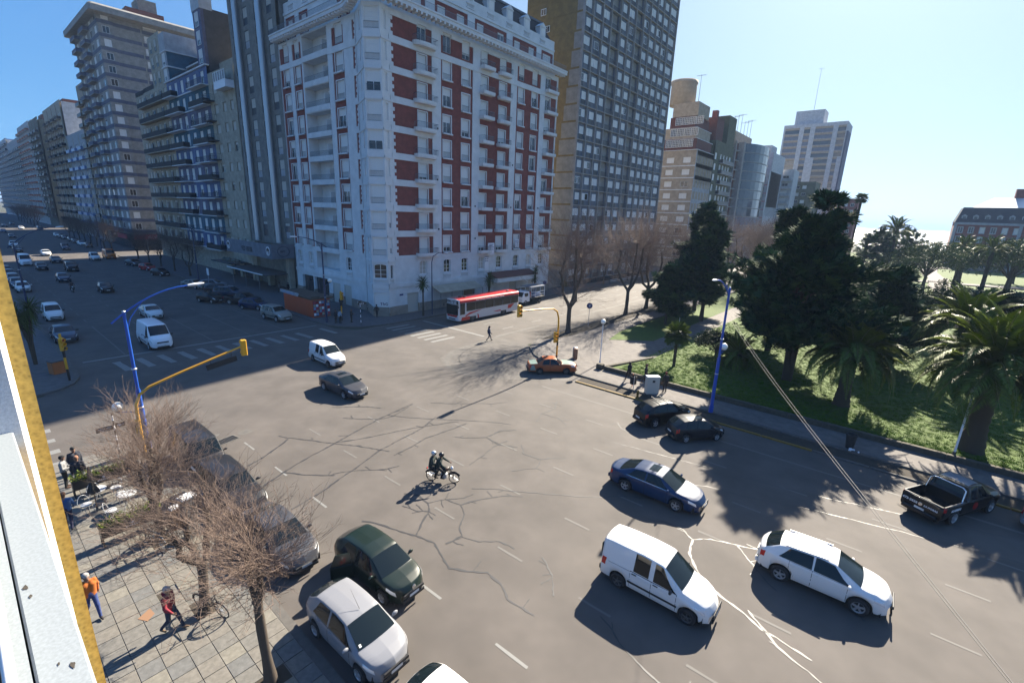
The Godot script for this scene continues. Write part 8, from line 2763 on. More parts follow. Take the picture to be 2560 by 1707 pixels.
func date_palm(label: String, p: Vector3, th: float, tr: float, fl: float, n: int, sd: int, group := "feathery date palms in the park") -> void:
	rg.seed = sd
	var t := thing("date_palm", label, "palm", p, 0.0, group)
	var b := MB.new()
	var pr := []
	for k in 22:
		var f := k / 21.0
		pr.append([tr * (1.25 - 0.35 * minf(f * 3.0, 1.0) + 0.18 * smoothstep(0.75, 1.0, f)) * (1.0 + (0.07 if k % 2 == 0 else -0.03)), f * th])
	b.lathe(pr, 14)
	part(t, "trunk", b, M.palm_trunk)
	var ms := [frond("frond_a_%.1f" % fl, fl, 0.50, 0.036, 70, fl * 0.19), frond("frond_b_%.1f" % fl, fl, 0.78, 0.036, 70, fl * 0.20), frond("frond_c_%.1f" % fl, fl * 0.92, 0.25, 0.036, 66, fl * 0.17)]
	for k in n:
		var f := (k + 0.5) / n
		var an := k * 2.39996 + rr(-0.2, 0.2)
		var pitch := lerpf(1.25, -0.62, pow(f, 0.8)) + rr(-0.1, 0.1)
		var bs := Basis(UP, an) * Basis(Vector3(1, 0, 0), -pitch) * Basis(Vector3(0, 0, 1), rr(-0.4, 0.4))
		part(t, "frond", ms[2] if f < 0.3 else ms[k % 2], M.frond, Transform3D(bs.scaled(Vector3.ONE * rr(0.88, 1.08)), Vector3(0, th - 0.05, 0) + bs.z * tr * 0.4))
func blade(key: String, l: float, w: float, droop: float) -> Mesh:
	if cache.has(key): return cache[key]
	var b := MB.new()
	var pv := []
	for k in 5:
		var f := k / 4.0
		var ww := w * sin(clampf(f * 0.85 + 0.15, 0, 1) * PI)
		pv.append([Vector3(-ww, -droop * l * f * f + 0.0, l * f), Vector3(0, -droop * l * f * f - ww * 0.5, l * f), Vector3(ww, -droop * l * f * f, l * f)])
	b.col = Color(0.055, 0.085, 0.02)
	for k in 4:
		for s in 2: b.quad(pv[k][s], pv[k][s + 1], pv[k + 1][s + 1], pv[k + 1][s])
	cache[key] = b.mesh()
	return cache[key]
func spiky(label: String, p: Vector3, h: float, heads: Array, bl: float, n: int, sd: int, called := "spiky_palm") -> void:
	rg.seed = sd
	var t := thing(called, label, "palm", p, 0.0, "spiky palms on the pavements")
	var tb := MB.new()
	for q in heads: tb.tube([Vector3(0, -0.02, 0), Vector3(q[0] * 0.2, h * 0.4, q[1] * 0.2), Vector3(q[0], h * q[2], q[1])], [0.15, 0.11, 0.10], 8)
	part(t, "trunk", tb, M.palm_trunk)
	var sp := []
	for q in heads:
		var c := Vector3(q[0], h * q[2], q[1])
		for k in n:
			var an := rr(0, TAU)
			var pt := rr(-0.9, 1.4)
			var bs := Basis(UP, an) * Basis(Vector3(1, 0, 0), -pt)
			sp.append(Transform3D(bs.scaled(Vector3.ONE * rr(0.75, 1.1)), c + Vector3(0, rr(-0.5, 0.1), 0)))
	many(t, "leaf_rosette", blade("blade_%.1f" % bl, bl, bl * 0.035, 0.35), M.leaf, sp)
func fan_palm(label: String, p: Vector3, h: float, sd: int, sc := 1.0, tr := 0.14) -> void:
	rg.seed = sd
	var t := thing("fan_palm", label, "palm", p, 0.0, "fan palms in the park")
	var b := MB.new()
	var pr := []
	for k in 14: pr.append([tr * (1.0 + (0.1 if k % 2 == 0 else -0.05) + 0.5 * smoothstep(0.7, 1.0, k / 13.0)), k / 13.0 * h])
	b.lathe(pr, 10)
	part(t, "trunk", b, M.palm_trunk)
	if not cache.has("fan"):
		var f := MB.new()
		f.col = Color(0.10, 0.12, 0.03)
		f.tube([Vector3.ZERO, Vector3(0, 0.12, 0.45), Vector3(0, 0.1, 0.75)], [0.02, 0.014, 0.012], 4, false)
		for k in 17:
			var a := lerpf(-2.0, 2.0, k / 16.0)
			var d := Vector3(sin(a), 0.0, cos(a))
			var o := Vector3(0, 0.1, 0.75)
			var s := Vector3(cos(a), 0, -sin(a)) * 0.045
			f.col = Color(0.075, 0.105, 0.022) * rr(0.75, 1.2)
			f.quad(o, o + d * 0.42 - s + UP * 0.04, o + d * 0.78 - UP * 0.14, o + d * 0.42 + s + UP * 0.04)
		cache["fan"] = f.mesh()
	for k in 34:
		var an := k * 2.39996
		var pt := lerpf(1.3, -0.9, k / 33.0)
		var bs := Basis(UP, an) * Basis(Vector3(1, 0, 0), -pt)
		part(t, "fan_leaf", cache["fan"], M.frond, Transform3D(bs.scaled(Vector3.ONE * sc * rr(0.85, 1.1)), Vector3(0, h - 0.05, 0)))
func broad_tree(label: String, p: Vector3, h: float, w: float, sd: int, n: int, cols: Array, flat := 0.5, leaf := 0.26, clear := 0.3) -> void:
	rg.seed = sd
	var t := thing("broadleaf_tree", label, "tree", p, 0.0, "leafy park trees")
	var tb := MB.new()
	var lobes := []
	tb.tube([Vector3(0, -0.1, 0), Vector3(0.1, h * 0.15, 0), Vector3(0.0, h * clear, 0.1)], [0.03 * h + 0.1, 0.024 * h + 0.06, 0.02 * h + 0.04], 8)
	for k in 13:
		var an := k * 2.4 + rr(-0.3, 0.3)
		var rad := w * 0.5 * sqrt((k + 0.5) / 13.0) * 0.82
		var c := Vector3(cos(an) * rad, h * lerpf(0.86, 0.5, rad / (w * 0.5)) + rr(-0.06, 0.06) * h, sin(an) * rad)
		lobes.append([c, w * rr(0.15, 0.24)])
		tb.tube([Vector3(0, h * clear - 0.1, 0.05), c * Vector3(0.4, 0.72, 0.4) + UP * h * 0.1, c], [0.012 * h + 0.03, 0.008 * h + 0.02, 0.02], 5, false)
	part(t, "trunk", tb, M.bark)
	leaf_mass(t, "crown", n, func() -> Vector3:
		var q: Array = lobes[rg.randi() % 13]
		var d := Vector3(rr(-1, 1), rr(-1, 1), rr(-1, 1)).normalized() * pow(rr(0.1, 1.0), 0.45) * (q[1] as float)
		d.y *= flat
		return q[0] + d, leaf, cols)
func plants() -> void:
	# near pavement: three pruned trees with dense winter twigs
	var A := pruned("pr_a", 11, 1.95, [[-0.55, 1.35, -0.25], [0.35, 1.9, 0.1], [0.15, 1.2, -0.6]], 0.17, 62, 1.9, 0.02, 2, 0.011)
	var Bm := pruned("pr_b", 12, 3.0, [[-0.25, 1.3, -0.15], [0.2, 1.6, 0.1]], 0.15, 96, 1.8, 0.02, 2, 0.011)
	var Cm := pruned("pr_c", 13, 1.7, [[-0.45, 1.7, 0.15], [0.4, 1.5, -0.3], [0.1, 1.9, 0.35]], 0.16, 66, 1.9, 0.02, 2, 0.011)
	bare_tree("pruned bare tree with a forked trunk that a bicycle leans on", A, Vector3(3.63, 0.13, -16.6), 0.5, 1.0, "pruned bare trees on the near pavement")
	bare_tree("tall pruned bare tree beside the silver hatchback", Bm, Vector3(3.95, 0.13, -12.35), 2.2, 1.0, "pruned bare trees on the near pavement")
	bare_tree("pruned bare tree growing at the end of the planter", Cm, Vector3(3.66, 0.13, -22.1), 1.2, 1.0, "pruned bare trees on the near pavement")
	bare_tree("pruned bare tree beside the cafe tables and the dark van", A, Vector3(4.6, 0.13, -26.6), 3.4, 0.92, "pruned bare trees on the near pavement")
	mark("  near trees")
	# street trees along the park
	var S1 := pruned("st_a", 21, 3.2, [[-1.5, 5.6, -0.7], [0.4, 7.0, 0.3], [1.6, 5.8, 0.6]], 0.29, 64, 4.4, 0.02, 3, 0.018)
	var S2 := pruned("st_b", 22, 3.6, [[-1.3, 6.2, 0.7], [1.5, 5.6, -0.6], [0.2, 6.8, 1.2]], 0.27, 60, 4.3, 0.02, 3, 0.018)
	var spots := [[47.62, -30.75, 0, 0.3, "knobbly bare street tree nearest the crossing with its shadow on the road"], [63.8, -31.3, 1, 1.4, "bare street tree second from the crossing by the park"], [71.0, -31.4, 0, 2.6, "bare street tree beside the slim dark lamp"]]
	for q in spots: bare_tree(q[4], S1 if q[2] == 0 else S2, Vector3(q[0], 0.14, q[1]), q[3], 1.0, "bare street trees along the park", "bark_pale")
	for q in [[86.0, -31.0, 1, 3.0, 0.95], [98.0, -31.0, 0, 4.0, 0.95], [112.0, -30.5, 1, 5.0, 1.0], [128.0, -30.0, 0, 1.0, 1.0], [146.0, -30.0, 1, 2.0, 1.0], [104.0, -24.0, 0, 0.4, 1.0], [120.0, -22.0, 1, 1.7, 1.05], [138.0, -23.0, 0, 2.9, 1.05], [160.0, -22.0, 1, 3.9, 1.05], [176.0, -25.0, 0, 5.2, 1.05]]:
		bare_tree("bare tree in the brown winter row behind the conifers", S1 if q[2] == 0 else S2, Vector3(q[0], 0.14, q[1]), q[3], q[4], "bare trees behind the conifers")
	for i in 4: bare_tree("bare tree in front of the grid tower across the street", S2 if i % 2 == 0 else S1, Vector3(79.0 + i * 11.0, 0.13, -50.0), i * 1.3, 0.62, "bare trees under the grid tower")
	for i in 13: bare_tree("bare street tree in the shaded row along the avenue shops", S1 if i % 2 == 0 else S2, Vector3(29.9, 0.13, -108.0 - i * 9.5 - (18.0 if i > 4 else 0.0)), i * 1.1, 0.55, "bare trees along the avenue shops")
	for i in 7: bare_tree("bare street tree far down the avenue kerb", S2, Vector3(29.9, 0.13, -324.0 - i * 14.0), i * 1.7, 0.65, "bare trees far down the avenue")
	for i in 5: bare_tree("bare street tree at the near side kerb far down", S1, Vector3(3.2, 0.13, -175.0 - i * 16.0), i * 1.9, 0.62, "bare trees at the near side kerb")
	mark("  street trees")
	# conifers
	var dark := [Color(0.026, 0.062, 0.028), Color(0.038, 0.082, 0.034), Color(0.056, 0.098, 0.032), Color(0.020, 0.046, 0.026)]
	conifer("huge dark conifer with low spreading stems in the middle of the lawn", Vector3(47.0, 0.42, -6.7), 15.6, 16.0, 3.0, 31, 150, dark, "dark conifers in the park", 4)
	conifer("dark conifer beside the bare street trees at the park path", Vector3(75.5, 0.2, -25.3), 16.0, 12.5, 2.4, 32, 110, dark)
	conifer("dark conifer leaning over the lawn next to the first globe lamp", Vector3(68.2, 0.2, -21.7), 14.6, 11.0, 2.2, 33, 100, dark)
	conifer("low dark conifer in front of the two tall ones", Vector3(62.0, 0.2, -24.4), 7.5, 9.0, 1.2, 34, 80, dark)
	conifer("dark conifer standing behind the huge one", Vector3(57.0, 0.42, -10.5), 14.6, 11.5, 1.6, 35, 110, dark)
	conifer("spreading dark conifer on the sea side of the huge one", Vector3(58.0, 0.42, -0.6), 9.5, 11.0, 0.9, 36, 90, dark)
	conifer("blue-green flat-topped pine behind the date palms", Vector3(66.0, 0.42, 8.5), 7.2, 13.0, 3.2, 37, 80, [Color(0.022, 0.045, 0.028), Color(0.03, 0.055, 0.035), Color(0.015, 0.03, 0.02)], "dark conifers in the park", 2, true)
	conifer("dark rounded conifer far across the park", Vector3(142.0, 0.2, -7.5), 13.2, 10.0, 1.0, 38, 26, dark, "far dark conifers", 2, true)
	conifer("dark rounded conifer beside the far palm", Vector3(166.0, 0.2, -2.2), 13.8, 12.0, 1.0, 39, 26, dark, "far dark conifers", 2, true)
	conifer("small dark conifer at the edge of the big lawn", Vector3(84.0, 0.42, -2.0), 7.5, 7.0, 0.6, 40, 32, dark)
	mark("  conifers")
	# palms
	date_palm("stout date palm with drooping fronds beside the huge conifer", Vector3(43.4, 0.42, -2.2), 4.2, 0.48, 3.9, 70, 51)
	date_palm("great date palm with arching fronds behind the white post", Vector3(40.2, 0.42, 5.1), 5.6, 0.55, 4.5, 76, 52)
	date_palm("date palm with lit fronds rising over the flat-topped pine", Vector3(56.0, 0.42, 4.6), 5.6, 0.45, 4.2, 60, 53)
	date_palm("date palm at the right of the flat-topped pine", Vector3(62.0, 0.42, 15.0), 5.6, 0.45, 4.0, 54, 54)
	date_palm("young date palm with its fronds near the ground by the big conifer", Vector3(47.8, 0.42, -11.2), 1.3, 0.3, 2.6, 34, 55)
	date_palm("distant date palm standing above the trees in front of the sea", Vector3(150.0, 0.2, -4.7), 13.2, 0.42, 4.6, 34, 56, "distant palms")
	for q in [[160.0, -10.5], [166.0, -6.5], [158.0, 8.5], [172.0, 10.0], [140.0, 12.0], [150.0, 17.0]]:
		date_palm("distant date palm in the hazy row before the sea", Vector3(q[0], 0.2, q[1]), 8.0 + fmod(q[0], 3.0), 0.4, 4.0, 26, int(q[0]), "distant palms")
	fan_palm("lone fan palm on the lawn near the footpath", Vector3(43.3, 0.42, -15.7), 3.2, 57, 1.0)
	fan_palm("very tall thin fan palm against the bright sky", Vector3(150.0, 0.2, -13.0), 20.6, 58, 1.15, 0.2)
	spiky("spiky palm with a single trunk at the street kerb beside the bus", Vector3(40.7, 0.13, -50.0), 4.6, [[0, 0, 1.0]], 1.25, 150, 61)
	spiky("spiky palm in front of the pale awning", Vector3(54.5, 0.13, -50.6), 4.4, [[0.3, 0, 1.0], [-0.3, 0.1, 0.85]], 1.15, 110, 62)
	spiky("spiky palm with two heads near the tiled porch", Vector3(66.5, 0.13, -50.6), 4.8, [[0, 0, 1.0], [-0.3, 0.1, 0.68]], 1.1, 90, 63)
	spiky("spiky palm in the shade on the far corner pavement", Vector3(3.1, 0.13, -55.9), 5.0, [[0.4, 0, 1.0], [-0.5, 0.3, 0.9], [0, -0.5, 0.75]], 1.3, 110, 64)
	mark("  palms")
	# leafy trees and shrubs
	var ol := [Color(0.075, 0.095, 0.022), Color(0.05, 0.07, 0.018), Color(0.10, 0.115, 0.03)]
	broad_tree("spreading olive green tree in the middle of the park", Vector3(140.0, 0.42, 2.6), 12.0, 17.0, 71, 5200, ol, 0.55)
	broad_tree("broad olive green tree with a dark trunk at the park's edge", Vector3(146.0, 0.42, 16.2), 13.3, 19.0, 72, 5600, ol, 0.6)
	broad_tree("dark bushy tree behind the huge conifer", Vector3(72.0, 0.42, -2.5), 8.5, 8.0, 73, 3200, [Color(0.02, 0.035, 0.015), Color(0.03, 0.05, 0.02)], 0.8, 0.2, 0.15)
	broad_tree("dark bushy tree beside the flat-topped pine", Vector3(78.0, 0.42, 4.0), 8.0, 8.5, 74, 3200, [Color(0.025, 0.04, 0.015), Color(0.04, 0.055, 0.02)], 0.8, 0.2, 0.15)
	broad_tree("round bush in front of the far lawn path", Vector3(92.0, 0.42, -6.0), 5.5, 7.5, 75, 2400, [Color(0.03, 0.045, 0.018), Color(0.05, 0.065, 0.02)], 0.8, 0.2, 0.1)
	broad_tree("leafy tree beyond the dark trunked one", Vector3(120.0, 0.42, 24.0), 12.0, 15.0, 76, 4200, ol, 0.6)
	broad_tree("low dark shrub under the huge conifer", Vector3(50.5, 0.42, -14.0), 2.6, 4.4, 77, 1500, [Color(0.02, 0.032, 0.015), Color(0.035, 0.045, 0.02)], 0.8, 0.16, 0.1)
	broad_tree("olive shrub in the middle of the far lawn", Vector3(96.0, 0.42, 9.5), 4.5, 7.0, 78, 1800, ol, 0.7, 0.2, 0.1)
	broad_tree("dark tree at the far end of the park", Vector3(190.0, 0.2, 22.0), 12.0, 16.0, 79, 3000, ol, 0.6, 0.34)
	broad_tree("pale green tree in front of the brick palace", Vector3(205.0, 0.2, 36.0), 12.0, 18.0, 80, 3000, ol, 0.6, 0.34)
	# grass blades over the near lawn
	rg.seed = 90
	var gb := MB.new()
	for k in 7:
		var a := TAU * k / 7
		var d := Vector3(cos(a) * 0.05, 0, sin(a) * 0.05)
		gb.col = Color(0.085, 0.15, 0.012) * rr(0.75, 1.2)
		gb.tri(d + Vector3(-0.012, 0, 0), d + Vector3(0.012, 0, 0), d * 2.4 + Vector3(0, rr(0.05, 0.1), 0))
	var sp := []
	var cs := []
	for k in 26000:
		var x := 38.5 + 30.0 * pow(rr(0, 1), 1.5)
		var z := rr(-19.0, 16.0)
		if z < -18.2 + (44.0 - x) * 0.25 - 0.0 and x < 44.0 and z < -19.6 + (x - 38.4) * 0.28: continue
		sp.append(Transform3D(Basis(UP, rr(0, TAU)).scaled(Vector3.ONE * rr(0.7, 1.5)), Vector3(x, 0.42, z)))
		var v := rr(0.6, 1.25)
		cs.append(Color(v * rr(0.9, 1.15), v, v))
	var go := many(self, "grass", gb.mesh(), M.grass_blade, sp, cs)
	tag(go, "short bright green grass growing on the near lawn", "grass")
	rg.seed = 95
# ---------------------------------------------------------------- people
# A body is one skin: tapered bones joined by a smooth minimum and meshed as surface nets. bone: [a, b, ra, rb, colour]
func body_mesh(bones: Array, cell: float, k: float) -> MB:
	var lo := Vector3(9, 9, 9)
	var hi := -lo
	for q in bones:
		for e in 2:
			var r := Vector3.ONE * (float(q[2 + e]) + 2.5 * cell)
			lo = lo.min(q[e] - r); hi = hi.max(q[e] + r)
	var n := Vector3i(((hi - lo) / cell).ceil()) + Vector3i.ONE
	var F := PackedFloat32Array()
	F.resize(n.x * n.y * n.z)
	F.fill(1.0)
	for q in bones:
		var a: Vector3 = q[0]; var b: Vector3 = q[1]
		var ra: float = q[2]; var rb: float = q[3]
		var m := maxf(ra, rb) + k + 2.0 * cell
		var p0 := Vector3i(((a.min(b) - Vector3.ONE * m - lo) / cell).floor()).clamp(Vector3i.ZERO, n - Vector3i.ONE)
		var p1 := Vector3i(((a.max(b) + Vector3.ONE * m - lo) / cell).ceil()).clamp(Vector3i.ZERO, n - Vector3i.ONE)
		var ab := b - a
		var il := 1.0 / maxf(ab.length_squared(), 1e-8)
		for z in range(p0.z, p1.z + 1):
			for y in range(p0.y, p1.y + 1):
				var at_ := (z * n.y + y) * n.x
				for x in range(p0.x, p1.x + 1):
					var p := lo + Vector3(x, y, z) * cell
					var t := clampf((p - a).dot(ab) * il, 0.0, 1.0)
					var d := (p - a - ab * t).length() - lerpf(ra, rb, t)
					var f := F[at_ + x]
					var h := maxf(k - absf(f - d), 0.0) / k
					F[at_ + x] = minf(f, d) - h * h * k * 0.25
	var mb := MB.new()
	var id := {}
	for z in n.z - 1:
		for y in n.y - 1:
			for x in n.x - 1:
				var o := (z * n.y + y) * n.x + x
				var c0 := F[o] < 0.0
				var mixed := false
				for e in [1, n.x, n.x + 1, n.x * n.y, n.x * n.y + 1, n.x * n.y + n.x, n.x * n.y + n.x + 1]:
					if (F[o + e] < 0.0) != c0:
						mixed = true
						break
				if not mixed: continue
				var s := Vector3.ZERO
				var cnt := 0
				for e in EDGES:
					var fa := F[o + e[0].x + e[0].y * n.x + e[0].z * n.x * n.y]
					var fb := F[o + e[1].x + e[1].y * n.x + e[1].z * n.x * n.y]
					if (fa < 0.0) != (fb < 0.0):
						s += Vector3(e[0]).lerp(Vector3(e[1]), fa / (fa - fb))
						cnt += 1
				var p := lo + (Vector3(x, y, z) + s / cnt) * cell
				var best := 9.0
				for q in bones:
					var ab: Vector3 = q[1] - q[0]
					var t := clampf((p - q[0]).dot(ab) / maxf(ab.length_squared(), 1e-8), 0.0, 1.0)
					var d: float = (p - q[0] - ab * t).length() - lerpf(q[2], q[3], t)
					if d < best:
						best = d
						mb.col = q[4]
				id[o] = mb.vert(p, Vector3.ZERO)
	for z in range(1, n.z - 1):
		for y in range(1, n.y - 1):
			for x in range(1, n.x - 1):
				var o := (z * n.y + y) * n.x + x
				var ins := F[o] < 0.0
				for ax in 3:
					var st: int = [1, n.x, n.x * n.y][ax]
					if (F[o + st] < 0.0) == ins: continue
					var u: int = [n.x, n.x * n.y, 1][ax]
					var w: int = [n.x * n.y, 1, n.x][ax]
					var q := [o, o - u, o - u - w, o - w]
					if not (id.has(q[0]) and id.has(q[1]) and id.has(q[2]) and id.has(q[3])): continue
					var a: int = id[q[0]]; var b: int = id[q[1]]; var c: int = id[q[2]]; var d: int = id[q[3]]
					if not ins:
						var tt := b; b = d; d = tt
					for tr in [[a, b, c], [a, c, d]]:
						var fn: Vector3 = (mb.v[tr[1]] - mb.v[tr[0]]).cross(mb.v[tr[2]] - mb.v[tr[0]])
						mb.n[tr[0]] += fn; mb.n[tr[1]] += fn; mb.n[tr[2]] += fn
						mb.x.append(tr[0]); mb.x.append(tr[2]); mb.x.append(tr[1])
	for i in mb.n.size(): mb.n[i] = mb.n[i].normalized() if mb.n[i].length_squared() > 0 else UP
	return mb
const EDGES := [[Vector3i(0, 0, 0), Vector3i(1, 0, 0)], [Vector3i(0, 1, 0), Vector3i(1, 1, 0)], [Vector3i(0, 0, 1), Vector3i(1, 0, 1)], [Vector3i(0, 1, 1), Vector3i(1, 1, 1)], [Vector3i(0, 0, 0), Vector3i(0, 1, 0)], [Vector3i(1, 0, 0), Vector3i(1, 1, 0)], [Vector3i(0, 0, 1), Vector3i(0, 1, 1)], [Vector3i(1, 0, 1), Vector3i(1, 1, 1)], [Vector3i(0, 0, 0), Vector3i(0, 0, 1)], [Vector3i(1, 0, 0), Vector3i(1, 0, 1)], [Vector3i(0, 1, 0), Vector3i(0, 1, 1)], [Vector3i(1, 1, 0), Vector3i(1, 1, 1)]]
func joints(pose: String) -> Dictionary:
	var J := {"hip": Vector3(0, 0.95, 0), "chest": Vector3(0, 1.30, 0.0), "neck": Vector3(0, 1.47, 0.0), "head": Vector3(0, 1.62, 0.03),
		"hl": Vector3(0.09, 0.92, 0), "kl": Vector3(0.10, 0.50, 0.02), "al": Vector3(0.11, 0.09, -0.02), "hr": Vector3(-0.09, 0.92, 0), "kr": Vector3(-0.10, 0.50, 0.02), "ar": Vector3(-0.11, 0.09, -0.02),
		"sl": Vector3(0.19, 1.40, -0.01), "el": Vector3(0.26, 1.12, -0.04), "wl": Vector3(0.25, 0.88, 0.06), "sr": Vector3(-0.19, 1.40, -0.01), "er": Vector3(-0.26, 1.12, -0.04), "wr": Vector3(-0.25, 0.88, 0.06), "fl": Vector3(0.01, -0.04, 0.16), "fr": Vector3(-0.01, -0.04, 0.16)}
	match pose:
		"walk":
			J.kl = Vector3(0.10, 0.52, 0.17); J.al = Vector3(0.10, 0.10, 0.27); J.kr = Vector3(-0.10, 0.50, -0.03); J.ar = Vector3(-0.10, 0.15, -0.30); J.fr = Vector3(0, -0.10, 0.11)
			J.el = Vector3(0.26, 1.13, -0.14); J.wl = Vector3(0.25, 0.90, -0.12); J.er = Vector3(-0.26, 1.13, 0.05); J.wr = Vector3(-0.23, 0.93, 0.22)
		"hold":
			J.el = Vector3(0.27, 1.12, 0.02); J.wl = Vector3(0.12, 1.08, 0.25); J.er = Vector3(-0.27, 1.12, 0.02); J.wr = Vector3(-0.10, 1.08, 0.25); J.head = Vector3(0, 1.61, 0.05)
		"ride":
			J.hip = Vector3(0, 0.92, -0.28); J.chest = Vector3(0, 1.26, -0.16); J.neck = Vector3(0, 1.42, -0.10); J.head = Vector3(0, 1.58, -0.05)
			J.hl = Vector3(0.10, 0.89, -0.26); J.kl = Vector3(0.22, 0.70, 0.14); J.al = Vector3(0.17, 0.34, -0.02); J.hr = Vector3(-0.10, 0.89, -0.26); J.kr = Vector3(-0.22, 0.70, 0.14); J.ar = Vector3(-0.17, 0.34, -0.02)
			J.sl = Vector3(0.19, 1.37, -0.12); J.el = Vector3(0.33, 1.16, 0.06); J.wl = Vector3(0.34, 1.04, 0.26); J.sr = Vector3(-0.19, 1.37, -0.12); J.er = Vector3(-0.33, 1.16, 0.06); J.wr = Vector3(-0.34, 1.04, 0.26)
		"pillion":
			J.hip = Vector3(0, 0.95, -0.62); J.chest = Vector3(0, 1.30, -0.55); J.neck = Vector3(0, 1.46, -0.51); J.head = Vector3(0, 1.62, -0.47)
			J.hl = Vector3(0.11, 0.92, -0.60); J.kl = Vector3(0.25, 0.72, -0.24); J.al = Vector3(0.19, 0.36, -0.36); J.hr = Vector3(-0.11, 0.92, -0.60); J.kr = Vector3(-0.25, 0.72, -0.24); J.ar = Vector3(-0.19, 0.36, -0.36)
			J.sl = Vector3(0.19, 1.40, -0.53); J.el = Vector3(0.28, 1.16, -0.42); J.wl = Vector3(0.16, 1.10, -0.20); J.sr = Vector3(-0.19, 1.40, -0.53); J.er = Vector3(-0.28, 1.16, -0.42); J.wr = Vector3(-0.16, 1.10, -0.20)
	return J
